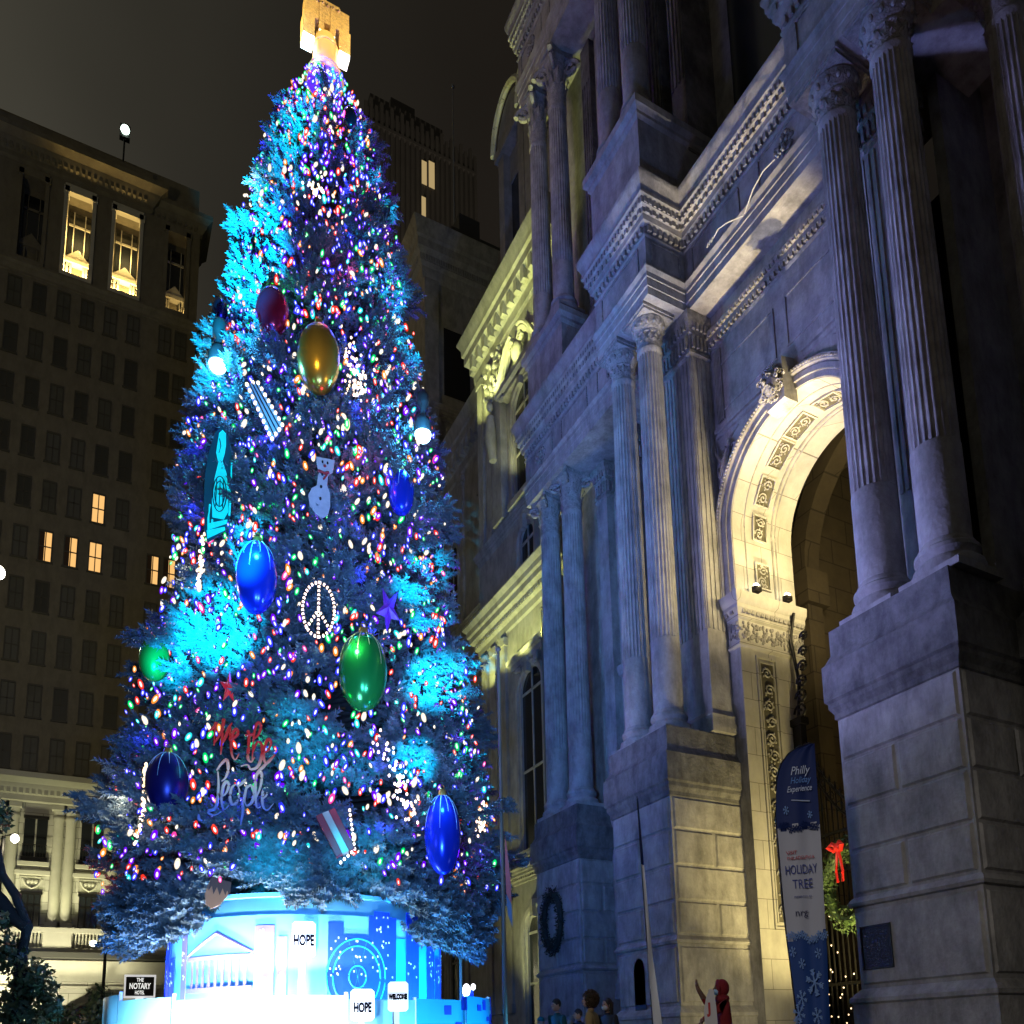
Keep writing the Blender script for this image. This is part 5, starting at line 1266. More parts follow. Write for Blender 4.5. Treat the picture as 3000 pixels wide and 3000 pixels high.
# warm light clusters (icicles and cascades)
for (pts, rad, cnt, lab) in (([(655, 650), (668, 700), (672, 745), (690, 690)], 16, 85, 'dense cascade of warm white icicle lights right of the large gold bauble'),
                             ([(720, 1400), (745, 1450), (760, 1500), (775, 1540)], 20, 70, 'loose cascade of warm white lights low on the right of the tree'),
                             ([(907, 1510), (908, 1540), (906, 1575)], 10, 36, 'small cluster of amber lights on the low right edge of the tree'),
                             ([(255, 1590), (270, 1540), (272, 1480), (276, 1440)], 4, 40, 'vertical strand of warm lights on the low left edge of the tree'),
                             ([(375, 1110), (380, 1060), (384, 1010)], 6, 45, 'strand of warm lights under the green oval plaque'),
                             ([(570, 350), (605, 365), (600, 340)], 14, 30, 'pale pink snowflake of lights high on the tree')):
    m = MB(); c0 = surf(*pts[0], 0.3)
    for i in range(cnt):
        t = br.random() * (len(pts) - 1); q = min(int(t), len(pts) - 2); f = t - q
        u = pts[q][0] * (1 - f) + pts[q + 1][0] * f + br.gauss(0, rad * 0.5); v = pts[q][1] * (1 - f) + pts[q + 1][1] * f + br.gauss(0, rad * 0.5)
        p = surf(u, v, 0.22); m.ball(p, 0.026, 0.026, 0.036, 7, 5)
    o = m.build('light_cascade', warmb, None, smooth=80, loc=c0); tag(o, lab, 'light cluster')
# green oval plaque with a pale cyan drawing
c = surf(412, 910, 0.35); n, x = facing(c); dpx = depth(c) * PXM
o = empty('oval_plaque', c, 'tall dark green oval plaque with a pale cyan drawing on the left of the tree', 'plaque')
def L2(u, v): return ((u - 412) * dpx, -(v - 910) * dpx * 1.0)
outl = [(414, 790), (425, 806), (434, 850), (438, 910), (436, 970), (428, 1005), (410, 1025), (397, 1037), (391, 1010), (388, 960), (388, 900), (394, 850), (403, 808)]
m = MB(); m.plate([L2(*q) for q in outl], c - n * 0.03, x, (0, 0, 1), n, 0.04); pl = m.build('board', mat('dark green board', (0.0, 0.09, 0.09), 0.5), o)
cy = mat('pale cyan glow paint', (0.02, 0.75, 0.68), 0.5, emit=(0.0, 0.75, 0.7), estr=0.55, sample=False)  # drawing brightened by a glow put into its paint
def P3(q, k=0.02): a, b = L2(*q); return c + x * a + Vector((0, 0, b)) + n * k
m = MB()
m.plate([L2(*q) for q in [(410, 808), (416, 800), (422, 806), (423, 830), (421, 850), (417, 868), (410, 868), (406, 850), (408, 828)]], c + n * 0.012, x, (0, 0, 1), n, 0.012)
m.plate([L2(*q) for q in [(411, 868), (418, 866), (426, 890), (430, 930), (431, 968), (424, 985), (404, 985), (402, 950), (405, 905)]], c + n * 0.012, x, (0, 0, 1), n, 0.012)
m.plate([L2(*q) for q in [(396, 1000), (430, 984), (430, 992), (398, 1012)]], c + n * 0.012, x, (0, 0, 1), n, 0.012)
m.plate([L2(*q) for q in [(395, 1014), (426, 1000), (427, 1006), (397, 1030)]], c + n * 0.012, x, (0, 0, 1), n, 0.012)
for ln_ in ([(434, 860), (434, 900), (428, 915), (434, 930), (433, 975)], [(399, 960), (397, 990), (398, 1015)], [(404, 1000), (404, 990)]): m.tube([P3(q) for q in ln_], 0.022, 5)
dr_ = m.build('painted_figure', cy, pl)
m = MB()
for R in (14, 10): m.tube([P3((415 + R * 0.85 * math.cos(t), 935 + R * 2.6 * math.sin(t)), 0.03) for t in [2 * PI * k / 24 for k in range(24)]], 0.012, 4, closed=True)
for q in ((409, 935), (415, 935), (421, 935)): m.tube([P3((q[0], 905), 0.03), P3((q[0], 962), 0.03)], 0.01, 4)
m.tube([P3((411, 820), 0.03), P3((414, 835), 0.03), P3((411, 850), 0.03)], 0.01, 4)
m.build('line_work', MATS['dark green board'], dr_)
# striped blue and white panel with a rim of lights
c = surf(500, 785, 0.55); n, x = facing(c); dpx = depth(c) * PXM
o = empty('striped_board', c, 'tilted blue and white striped panel edged with bright lights below the gold bauble, left', 'ornament')
def LL(u, v): return ((u - 500) * dpx, -(v - 785) * dpx)
quad = [(466, 728), (484, 716), (532, 798), (513, 832)]
m = MB(); m.plate([LL(*q) for q in quad], c - n * 0.1, x, (0, 0, 1), n, 0.12); b = m.build('board', mat('pale blue board', (0.35, 0.6, 0.75), 0.4), o)
m = MB(); 
for t in (0.24, 0.5, 0.76):
    a = [quad[0][0] * (1 - t) + quad[1][0] * t, quad[0][1] * (1 - t) + quad[1][1] * t]; e = [quad[3][0] * (1 - t) + quad[2][0] * t, quad[3][1] * (1 - t) + quad[2][1] * t]
    P = [c + x * LL(*q)[0] + Vector((0, 0, LL(*q)[1])) + n * 0.03 for q in (a, e)]; m.tube(P, 0.014, 4)
m.build('stripes', blk, b)
m = MB(); P = [c + x * LL(*q)[0] + Vector((0, 0, LL(*q)[1])) + n * 0.02 for q in quad + [quad[0]]]; bulbline(m, P, 0.035, 0.14); m.build('fairy_lights', warmb, b, smooth=80)
p = c + n * 0.8 - Vector((0, 0, 0.3)); point(p, 18, (0.1, 0.7, 1.0), 0.08)
# snowman board
c = surf(608, 920, 0.5); n, x = facing(c); dpx = depth(c) * PXM
o = empty('snowman_board', c, 'flat white snowman board with square hat in the middle of the tree', 'ornament')
def L3(u, v): return ((u - 608) * dpx, -(v - 920) * dpx)
outl = [(596, 858), (630, 860), (627, 884), (620, 890), (618, 895), (617, 915), (622, 930), (623, 955), (619, 975), (606, 984), (596, 975), (586, 962), (583, 940), (589, 925), (598, 918), (600, 897), (603, 888), (598, 878)]
m = MB(); m.plate([L3(*q) for q in outl], c - n * 0.03, x, (0, 0, 1), n, 0.05); b = m.build('board', mat('whitewashed board', (0.55, 0.5, 0.5), 0.7, var=0.15, scale=5), o)
m = MB()
for u, v, r in ((608, 868, 2), (617, 869, 2), (608, 894, 2.2), (606, 920, 2.4), (605, 945, 2.4)): a, b2 = L3(u, v); m.ball(c + x * a + Vector((0, 0, b2)) + n * 0.03, r * dpx, r * dpx, r * dpx * 1.4, 8, 6)
m.build('buttons', blk, b, smooth=60)
m = MB(); a, b2 = L3(612, 876); m.ball(c + x * a + Vector((0, 0, b2)) + n * 0.03, 0.03, 0.04, 0.03, 8, 6)
A_ = [L3(*q) for q in ((600, 888), (612, 892), (620, 889))]; m.tube([c + x * q[0] + Vector((0, 0, q[1])) + n * 0.04 for q in A_], 0.03, 6)
A_ = [L3(*q) for q in ((616, 895), (610, 905))]; m.tube([c + x * q[0] + Vector((0, 0, q[1])) + n * 0.04 for q in A_], 0.02, 6)
m.build('scarf', mat('red scarf', (0.45, 0.03, 0.03), 0.7), b, smooth=60)
# stars
def star(u, v, r1, rv, mt, lab, tilt=0.0, off=0.5):
    c = surf(u, v, off); n, x = facing(c); dpx = depth(c) * PXM
    m = MB(); P = []
    for k in range(10):
        a = PI / 2 + k * PI / 5 + tilt; q = 1 if k % 2 == 0 else 0.42; P.append(c + x * r1 * dpx * q * math.cos(a) + Vector((0, 0, rv * dpx * q * math.sin(a))))
    vs = P + [c + n * 0.12, c - n * 0.12]; m.add(vs, [(i, (i + 1) % 10, 10) for i in range(10)] + [((i + 1) % 10, i, 11) for i in range(10)])
    o = m.build('star_ornament', mt, None, loc=c); tag(o, lab, 'star'); return o
star(432, 1298, 17, 34, mat('glowing red star paint', (0.6, 0.03, 0.04), 0.4, emit=(1, 0.03, 0.05), estr=0.25, sample=False), 'red five pointed star above the script lettering on the tree')  # faint glow put into the red of the star
star(733, 1150, 24, 50, mat('glowing violet star paint', (0.16, 0.03, 0.45), 0.4, emit=(0.3, 0.03, 1), estr=0.06, sample=False), 'violet five pointed star right of the lit peace sign', 0.5)  # slight glow put into the violet of the star
# red and white striped box ornament
c = surf(633, 1572, 0.5); n, x = facing(c); dpx = depth(c) * PXM
o = empty('striped_box', c, 'small tilted red and cream striped box low in the middle of the tree', 'ornament')
for i, (k, mt_) in enumerate(((-1, 'r'), (0, 'w'), (1, 'r'))):
    m = MB(); uu = Vector(x * 0.45 - Vector((0, 0, 0.9))).normalized(); vv = n.cross(uu); cc = c + vv * k * 0.125
    m.obox(cc, uu * 0.42, vv * 0.06, n * 0.09); m.build('stripe', mat('box red', (0.4, 0.03, 0.03), 0.5) if mt_ == 'r' else mat('box cream', (0.6, 0.5, 0.35), 0.5), o)
m = MB(); bulbline(m, [c + x * 0.25 + Vector((0, 0, 0.45)), c + x * 0.35 - Vector((0, 0, 0.3)), c + x * 0.1 - Vector((0, 0, 0.55))], 0.026, 0.09); m.build('fairy_lights', warmb, o, smooth=80)
# brown acorn board hanging under the boughs
c = at(407, 1685, d=16.6); n, x = facing(c)
o = empty('acorn_board', c, 'brown and dark acorn shaped board hanging low over the left of the round base', 'ornament')
dpx = 16.6 * PXM
m = MB(); m.plate([((u - 407) * dpx, -(v - 1685) * dpx) for u, v in ((398, 1656), (420, 1662), (432, 1668), (428, 1690), (414, 1708), (400, 1715), (390, 1706), (388, 1690), (392, 1672))], c - n * 0.03, x, (0, 0, 1), n, 0.06); b = m.build('board', mat('brown board', (0.22, 0.12, 0.06), 0.7), o)
m = MB(); m.plate([((u - 407) * dpx, -(v - 1685) * dpx) for u, v in ((398, 1654), (434, 1664), (432, 1690), (427, 1680), (424, 1690), (419, 1676), (414, 1690), (409, 1674), (403, 1688), (400, 1672), (394, 1682))], c + n * 0.031, x, (0, 0, 1), n, 0.02); m.build('dark_cap', mat('dark brown board', (0.03, 0.02, 0.015), 0.7), b)
# script lettering
c = surf(455, 1450, 0.6); n, x = facing(c); dpx = depth(c) * PXM
S = [ # strokes in local drawing units; lower case e, h, o, p, l drawn as loops
 [(205, 800), (235, 770), (262, 735), (268, 700), (262, 760), (258, 930)], [(262, 900), (290, 850), (325, 760), (335, 660), (328, 800), (322, 960), (320, 1010)], [(330, 900), (360, 830), (385, 740), (410, 690)],
 [(400, 740), (395, 860), (430, 840), (465, 790), (450, 745), (420, 790), (408, 900), (420, 1010), (450, 1050), (480, 990)],
 [(545, 770), (560, 760), (565, 900), (560, 1020), (590, 1060), (620, 1010)], [(525, 800), (590, 790), (620, 760)],
 [(612, 830), (650, 780), (670, 700), (650, 660), (622, 700), (605, 850), (600, 1040)], [(605, 960), (640, 860), (680, 880), (685, 990), (650, 1100), (590, 1130), (560, 1090), (500, 1110)],
 [(700, 960), (740, 930), (765, 860), (745, 815), (712, 870), (700, 980), (720, 1060), (760, 1040), (805, 965)],
 [(300, 1180), (310, 1300), (305, 1450), (285, 1540), (235, 1560), (240, 1590), (290, 1600), (345, 1560)], [(290, 1170), (330, 1100), (375, 1060), (390, 1150), (370, 1230), (335, 1270)],
 [(340, 1420), (380, 1380), (400, 1300), (375, 1270), (350, 1330), (340, 1450), (365, 1540), (405, 1500)],
 [(460, 1290), (425, 1330), (415, 1430), (440, 1490), (480, 1450), (495, 1350), (470, 1285)], [(480, 1310), (520, 1270), (550, 1230)],
 [(560, 1290), (540, 1420), (525, 1600), (515, 1680)], [(545, 1340), (590, 1290), (625, 1350), (610, 1450), (565, 1490), (540, 1450)],
 [(640, 1420), (680, 1300), (690, 1180), (665, 1150), (635, 1220), (640, 1400), (655, 1500), (690, 1490)],
 [(700, 1420), (740, 1370), (745, 1310), (715, 1320), (700, 1400), (710, 1490), (750, 1520), (800, 1450)],
 [(150, 1600), (155, 1650), (185, 1660)], [(640, 1170), (700, 1100), (800, 970)]]
def smooth_pts(P, k=5):
    out = []
    for i in range(len(P) - 1):
        p0 = P[max(i - 1, 0)]; p1 = P[i]; p2 = P[i + 1]; p3 = P[min(i + 2, len(P) - 1)]
        for j in range(k):
            t = j / k; out.append(tuple(0.5 * ((2 * p1[a]) + (-p0[a] + p2[a]) * t + (2 * p0[a] - 5 * p1[a] + 4 * p2[a] - p3[a]) * t * t + (-p0[a] + 3 * p1[a] - 3 * p2[a] + p3[a]) * t ** 3) for a in (0, 1)))
    out.append(P[-1]); return out
m = MB()
for st in S:
    q = [c + x * ((a * 0.2 + 354.2) - 455) * dpx + Vector((0, 0, -((b * 0.2 + 1223.6) - 1450) * dpx)) for a, b in smooth_pts(st)]
    m.tube(q, lambda t: 0.013 + 0.018 * math.sin(PI * min(1, t * 1.1)), 5)
lm = bpy.data.materials.new('red to cream to blue glowing letter paint'); lm.use_nodes = True; t = lm.node_tree; bs = t.nodes['Principled BSDF']; bs.inputs['Roughness'].default_value = 0.5
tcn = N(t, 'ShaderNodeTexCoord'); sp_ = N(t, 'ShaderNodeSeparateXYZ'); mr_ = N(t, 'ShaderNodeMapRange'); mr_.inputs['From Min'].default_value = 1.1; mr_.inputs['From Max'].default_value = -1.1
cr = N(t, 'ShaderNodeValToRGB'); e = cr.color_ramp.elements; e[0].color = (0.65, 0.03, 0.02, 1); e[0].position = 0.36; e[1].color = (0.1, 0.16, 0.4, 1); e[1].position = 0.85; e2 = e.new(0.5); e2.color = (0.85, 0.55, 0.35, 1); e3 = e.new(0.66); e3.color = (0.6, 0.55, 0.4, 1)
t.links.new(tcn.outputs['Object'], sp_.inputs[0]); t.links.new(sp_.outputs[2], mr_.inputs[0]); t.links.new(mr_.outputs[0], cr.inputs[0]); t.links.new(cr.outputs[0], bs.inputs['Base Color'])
t.links.new(cr.outputs[0], bs.inputs['Emission Color']); bs.inputs['Emission Strength'].default_value = 0.22; lm.cycles.emission_sampling = 'NONE'  # letters also glow faintly in their own colours, without any lamp
o = m.build('script_lettering', lm, None, smooth=80, loc=c); tag(o, 'cursive We the People lettering, red fading to cream, low on the tree', 'lettering')

# ================================================================== STREET ITEMS
leafm = mat('dark wreath leaves', (0.012, 0.018, 0.012), 0.7, var=0.4, scale=8)
leafg = mat('green wreath leaves', (0.06, 0.11, 0.03), 0.6, var=0.4, scale=8)
def wreath(c, u, v, nrm, ru, rv, w_, mt, name, label, seed, group=None):
    r = random.Random(seed); c, u, v, nrm = map(Vector, (c, u, v, nrm)); m = MB()
    for i in range(1100):
        a = r.uniform(0, 2 * PI); b = r.uniform(0, 2 * PI); rr = w_ * math.sqrt(r.random()) * 1.1
        p = c + u * (ru + rr * math.cos(b)) * math.cos(a) + v * (rv + rr * math.cos(b) * rv / ru) * math.sin(a) + nrm * (w_ * 0.7 + rr * 0.8 * math.sin(b))
        d = Vector((r.gauss(0, 1), r.gauss(0, 1), r.gauss(0, 1))).normalized(); e = d.cross(Vector((r.gauss(0, 1), 1, 0.3))).normalized(); s = 0.05
        m.add([p - e * s * 0.4, p + e * s * 0.4, p + d * s * 1.8], [(0, 1, 2)])
    m.tube([c + u * ru * math.cos(t) + v * rv * math.sin(t) + nrm * w_ * 0.6 for t in [2 * PI * k / 36 for k in range(36)]], w_ * 0.6, 8, closed=True)
    o = empty(name, c, label, 'wreath', group); m.build('leaves', mt, o); return o
wreath((XE - 0.05, 20.42, 4.25), (0, 1, 0), (0, 0, 1), (-1, 0, 0), 0.46, 0.76, 0.13, leafm, 'wreath', 'large black looking wreath hung on the pier beside the far columns', 1)
# bronze plaque on the near pier
P4 = [at(*q, x=X0 - 0.03) for q in ((1623, 1750), (1681, 1739), (1687, 1825), (1629, 1831))]
ys = (P4[0].y + P4[3].y) / 2, (P4[1].y + P4[2].y) / 2; zs = (P4[2].z + P4[3].z) / 2, (P4[0].z + P4[1].z) / 2
o = empty('bronze_plaque', (X0, sum(ys) / 2, sum(zs) / 2), 'dark rectangular bronze plaque fixed low on the nearest stone pier', 'plaque')
m = MB(); m.box(X0 - 0.035, X0 - 0.002, min(ys), max(ys), *zs); m.build('plate', bronze, o)
m = MB(); frame(m, (X0 - 0.035, sum(ys) / 2, sum(zs) / 2), (0, 1, 0), (0, 0, 1), (-1, 0, 0), abs(ys[0] - ys[1]) - 0.04, zs[1] - zs[0] - 0.04, 0.02, 0.015)
m.build('rim', bronze, o)
# arched niche cover on the middle pier's front
q0 = at(1190, 1925, x=X0); m = MB()
ya, yb = at(1201, 1900, x=X0).y, at(1222, 1900, x=X0).y; z0_, z1_ = at(1212, 1915, x=X0).z, at(1212, 1808, x=X0).z
yc = (ya + yb) / 2; hw = abs(ya - yb) / 2
m.plate([(yc - hw, z0_), (yc + hw, z0_)] + [(yc + hw * math.cos(PI * k / 10), z1_ - 0.25 + 0.25 * math.sin(PI * k / 10)) for k in range(11)], (X0 - 0.03, 0, 0), (0, 1, 0), (0, 0, 1), (1, 0, 0), 0.02)
o = m.build('niche_plaque', bronze, None, loc=(X0, yc, z0_)); tag(o, 'dark round headed plaque low on the pier behind the thin white flag', 'plaque')

# ------------------------------------------------------------------ iron gate in the arch
gt = empty('iron_gate', (13.5, YC, 0), 'tall black wrought iron gate with a scrolled crest standing in the arch', 'gate')
m = MB()
for i in range(28):
    y = YC - 1.78 + i * 3.56 / 27; t = abs((y - YC) / 1.78); ztop = 5.4 + 2.2 * t * t
    m.tube([(13.5, y, 0.1), (13.5, y, ztop)], 0.02, 6); m.lathe([(0.0, 0.22), (0.03, 0.08), (0.018, 0.0)][::-1], (13.5, y, ztop), 6)
for z in (0.4, 1.9, 4.2, 5.0): m.box(13.47, 13.53, YC - 1.8, YC + 1.8, z, z + 0.06)
m.build('bars', black_iron, gt, smooth=40)
m = MB()
for i in range(16):
    y = YC - 1.68 + i * 0.224
    for s in (1, -1): m.tube(spiral((13.5, y, 4.63 + s * 0.15), (0, 1, 0), (0, 0, s), 0.1, 1.3, 10), 0.014, 5)
    t = abs((y - YC) / 1.78)
    m.tube([(13.5, y + 0.1 * math.cos(k), 5.15 + 2.1 * t * t + 0.1 * math.sin(k)) for k in [q * PI / 5 for q in range(10)]], 0.016, 5, closed=True)
m.tube([(13.5, YC - 1.78 + 3.56 * k / 20, 5.4 + 2.2 * ((k - 10) / 10) ** 2) for k in range(21)], 0.035, 6); m.tube([(13.5, YC - 1.78 + 3.56 * k / 20, 5.05 + 2.2 * ((k - 10) / 10) ** 2) for k in range(21)], 0.03, 6)
m.build('scrollwork', black_iron, gt, smooth=60)
for s in (1, -1):
    m = MB(); m.box(13.42, 13.58, YC + s * 1.7 - 0.12, YC + s * 1.7 + 0.12, 0, 7.6)
    for z in (0.3, 2.4, 4.6, 6.8, 7.6): m.box(13.38, 13.62, YC + s * 1.7 - 0.17, YC + s * 1.7 + 0.17, z, z + 0.16)
    for q in range(6): m.tube(spiral((13.5, YC + s * (1.62 - 0.05 * q), 7.9 + 0.33 * q), (0, s, 0), (0, 0, 1), 0.2 - 0.015 * q, 1.4, 14), 0.03, 5)
    m.tube([(13.5, YC + s * 1.72, 7.6), (13.5, YC + s * 1.6, 8.6), (13.5, YC + s * 1.75, 9.6), (13.5, YC + s * 1.6, 10.2)], 0.04, 6)
    m.build('gate_post', black_iron, gt, smooth=60)
wc = at(1603, 1670, x=13.35)
wr = wreath((13.38, wc.y, wc.z), (0, 1, 0), (0, 0, 1), (-1, 0, 0), 0.48, 0.72, 0.17, leafg, 'gate_wreath', 'green wreath with a red bow hung on the iron gate', 2)
m = MB(); bc = Vector((13.1, wc.y + 0.0, wc.z + 0.75))
for s in (1, -1):
    m.tube([bc, bc + Vector((-0.05, s * 0.10, 0.08)), bc + Vector((-0.08, s * 0.18, 0.02)), bc + Vector((-0.02, s * 0.09, -0.06)), bc], 0.05, 7)
    m.tube([bc, bc + Vector((0, s * 0.05, -0.25)), bc + Vector((0, s * 0.08, -0.5)), bc + Vector((0, s * 0.06, -0.7))], 0.03, 6)
m.ball(bc, 0.08, 0.08, 0.09); m.build('red_bow', mat('glossy glowing red ribbon', (0.55, 0.02, 0.015), 0.3, emit=(1, 0.03, 0.02), estr=0.12, sample=False), wr, smooth=60)  # ribbon carries a small glow of its own to stay bright
point((12.6, wc.y + 0.5, wc.z + 0.6), 8, WARM, 0.1)
m = MB()
for i in range(36):
    m.ball((13.42 + rnd.uniform(-0.05, 0.05), YC + 1.55 - abs(rnd.gauss(0, 0.35)), rnd.uniform(0.6, 4.8) if i % 2 else rnd.uniform(0.6, 2.2)), 0.014, 0.014, 0.018, 6, 4)
o = m.build('gate_lights', warmb, None, smooth=60, loc=(13.4, YC + 1.5, 1)); tag(o, 'tiny warm fairy lights wound along the left part of the iron gate', 'fairy lights')
for (x_, y_, z_, lab) in ((12.45, 12.8, 10.47, 'outer floodlight on the stone ledge under the arch'), (13.35, 12.8, 10.47, 'inner floodlight on the stone ledge under the arch')):
    o = empty('ledge_floodlight', (x_, y_, z_), lab, 'floodlight')
    m = MB(); m.box(x_ - 0.09, x_ + 0.09, y_ - 0.06, y_ + 0.06, z_ - 0.02, z_ + 0.1); m.build('housing', black_iron, o)
    m = MB(); m.ball((x_, y_, z_ + 0.12), 0.075, 0.05, 0.06); m.build('lens', mat('warm flood lens', (1, 1, 1), 0.3, emit=(1, 0.95, 0.7), estr=25, sample=False), o, smooth=60)
# curved bracket lamps on the entablature of the arch bay
m = MB()
for (y_, s) in ((11.9, 1), (10.9, -1)):
    m.tube([(11.3, YC + s * 0.02, 17.85), (11.2, YC + s * 0.4, 18.0), (11.22, YC + s * 0.7, 18.15), (11.3, YC + s * 0.95, 18.2)], 0.014, 7)
    for q in range(3): m.tube([(11.3, YC + s * (0.98 + 0.07 * q), 18.25), (11.3, YC + s * (1.03 + 0.07 * q), 18.17)], 0.018, 6)
o = m.build('bracket_lamp', mat('pale grey conduit', (0.5, 0.5, 0.45), 0.5), None, smooth=60, loc=(11.3, YC, 18)); tag(o, 'pair of curved pale pipe arms fixed to the frieze high above the arch', 'lamp bracket')

# ------------------------------------------------------------------ feather banner
D0 = 11.0
def feather(name, pole_pts, rows, D, label, mats_, zone, nx=10, depth_dir=0.0):
    pass
c0 = at(1520, 1700, d=D0); n, x = facing(c0); s0 = D0 * PXM
bn = empty('feather_banner', (c0.x, c0.y, 0), 'tall blue and white feather banner reading HOLIDAY TREE in front of the arch', 'banner')
def BP(u, v, k=0.0): return c0 + x * (u - 1520) * s0 + Vector((0, 0, -(v - 1700) * s0)) + n * k
left = [(1394, 1549), (1398, 1530), (1408, 1512), (1425, 1497), (1450, 1487), (1485, 1481), (1530, 1478), (1600, 1479), (1700, 1480), (1800, 1483), (1932, 1491), (1975, 1495)]
right = [(1394, 1559), (1450, 1558), (1600, 1556), (1700, 1553), (1800, 1551), (1932, 1546), (1975, 1544)]
navy = mat('navy banner cloth', (0.006, 0.025, 0.15), 0.7); bwhite = mat('white banner cloth', (0.50, 0.52, 0.62), 0.7); bblue = mat('royal blue banner cloth', (0.01, 0.06, 0.28), 0.7)
m = MB(); nv, nu = 90, 14; vs = []; fs = []; mi = []
for j in range(nv + 1):
    v = 1394 + (1975 - 1394) * j / nv; a = float(np.interp(v, [q[0] for q in left], [q[1] for q in left])); b = float(np.interp(v, [q[0] for q in right], [q[1] for q in right]))
    for i in range(nu + 1):
        f = i / nu; vs.append(BP(a + (b - a) * f, v, 0.02 * math.sin(f * 11 + v * 0.006) * (0.3 + f) + 0.004 * math.sin(v * 0.05)))
for j in range(nv):
    v = 1394 + (1975 - 1394) * (j + 0.5) / nv
    for i in range(nu):
        f = i / nu; e1 = 1556 + 7 * math.sin(f * 13); e2 = 1766 + 8 * math.sin(f * 11 + 1)
        fs.append((j * (nu + 1) + i, (j + 1) * (nu + 1) + i, (j + 1) * (nu + 1) + i + 1, j * (nu + 1) + i + 1)); mi.append(0 if v < e1 else (1 if v < e2 else 2))
m.add(vs, fs); m.m = mi
cl = m.build('cloth', [navy, bwhite, bblue], bn, smooth=80)
m = MB(); m.tube([BP(1552, 1392, -0.02), BP(1530, 1396, -0.02), BP(1510, 1408, -0.02), BP(1494, 1426, -0.02), BP(1484, 1455, -0.02), BP(1477, 1530, -0.02), BP(1478, 1700, -0.02), BP(1489, 1932, -0.02), BP(1494, 1990, -0.02)], 0.014, 6)
m.build('pole', blk, bn, smooth=60)
def snowflake(m, u, v, r, k=0.032):
    for q in range(6):
        a = q * PI / 3 + 0.3; e = (u + r * 0.75 * math.cos(a), v + r * 1.25 * math.sin(a)); m.tube([BP(u, v, k), BP(*e, k)], 0.007 * max(0.6, r / 14), 4)
        for f in (0.5, 0.75):
            b_ = (u + r * 0.75 * f * math.cos(a), v + r * 1.25 * f * math.sin(a))
            for s in (0.7, -0.7): m.tube([BP(*b_, k), BP(b_[0] + r * 0.25 * math.cos(a + s), b_[1] + r * 0.4 * math.sin(a + s), k)], 0.006 * max(0.6, r / 14), 4)
m = MB(); sr = random.Random(4)
for (u, v, r) in ((1497, 1522, 7), (1540, 1535, 6), (1525, 1854, 20), (1500, 1882, 12), (1493, 1910, 14), (1525, 1915, 12), (1505, 1818, 8), (1535, 1800, 8), (1490, 1795, 8), (1488, 1925, 8)): snowflake(m, u, v, r)
for q in range(12): snowflake(m, 1485 + q * 6, 1770 + sr.uniform(-8, 6), 6)
m.build('snowflakes', mat('ice blue print', (0.25, 0.42, 0.8), 0.7), cl)
m = MB()
for q in range(12): snowflake(m, 1485 + q * 6, 1556 + sr.uniform(-6, 6), 6)
m.build('snowflakes', navy, cl)
def btext(s, u, v, h, mt, wide=None, shear=0.0, bold=0.0, nm='lettering'):
    t = text_mesh(s, 1.0, mt, nm, 0.002, shear=shear, bold=bold); w0 = max(q.co.x for q in t.data.vertices) - min(q.co.x for q in t.data.vertices)
    place_text(t, BP(u, v, 0.032), x, (0, 0, 1), cl, sx=(wide * s0 / w0), sy=h * s0 / 0.72)
inkn = mat('navy lettering', (0.03, 0.05, 0.3), 0.6); inkr = mat('red lettering', (0.5, 0.03, 0.06), 0.6); inkw = mat('white lettering', (0.6, 0.7, 0.95), 0.6); inkd = mat('dark lettering', (0.03, 0.03, 0.12), 0.6)
btext('Philly', 1527, 1446, 17, inkw, 36, 0.35); btext('Holiday', 1527, 1465, 13, mat('blue lettering', (0.12, 0.3, 0.8), 0.6), 38, 0.35); btext('Experience', 1524, 1482, 12, inkw, 46, 0.35)
m = MB(); m.tube([BP(1508, 1503, 0.032), BP(1542, 1508, 0.032)], 0.008, 4); m.build('underline', inkw, cl)
btext('VISIT', 1501, 1606, 7, inkr, 20); btext('PHILADELPHIA', 1517, 1617, 7, inkr, 50)
btext('HOLIDAY', 1516, 1640, 18, inkn, 58); btext('TREE', 1517, 1668, 18, inkn, 36); btext('PRESENTED BY', 1516, 1692, 4, inkn, 32); btext('nrg', 1511, 1722, 14, inkd, 22)
# second feather flag, turned nearly edge-on
c1 = at(1214, 1700, d=12.0); n1, x1 = facing(c1); s1 = 12 * PXM
fl = empty('edge_on_flag', (c1.x, c1.y, 0), 'thin blue topped white feather flag seen edge on before the middle pier', 'banner')
m = MB(); vs = []; fs = []; mi = []
K = 30
for j in range(K + 1):
    v = 1500 + (1985 - 1500) * j / K; w2 = float(np.interp(v, [1500, 1620, 1800, 1932, 1985], [2, 5, 9, 18, 21])); u0 = float(np.interp(v, [1500, 1620, 1932, 1985], [1211, 1213, 1220, 1222]))
    for f in (0, 0.5, 1): vs.append(c1 + x1 * (u0 + w2 * f - 1214) * s1 + Vector((0, 0, -(v - 1700) * s1)) - n1 * (0.06 * f + 0.02 * math.sin(f * 5 + v * 0.03)))
for j in range(K):
    for f in range(2): fs.append((j * 3 + f, (j + 1) * 3 + f, (j + 1) * 3 + f + 1, j * 3 + f + 1)); mi.append(0 if j < K * 0.25 else 1)
m.add(vs, fs); m.m = mi; m.build('cloth', [navy, mat('pale blue white cloth', (0.85, 0.88, 0.95), 0.7)], fl, smooth=80)
m = MB(); m.tube([c1 + x1 * (1211 - 1214) * s1 + Vector((0, 0, 205 * s1)), c1 + x1 * (1213 - 1214) * s1 + Vector((0, 0, 80 * s1)), c1 + x1 * (1224 - 1214) * s1 + Vector((0, 0, -c1.z))], 0.006, 6); m.build('pole', blk, fl)

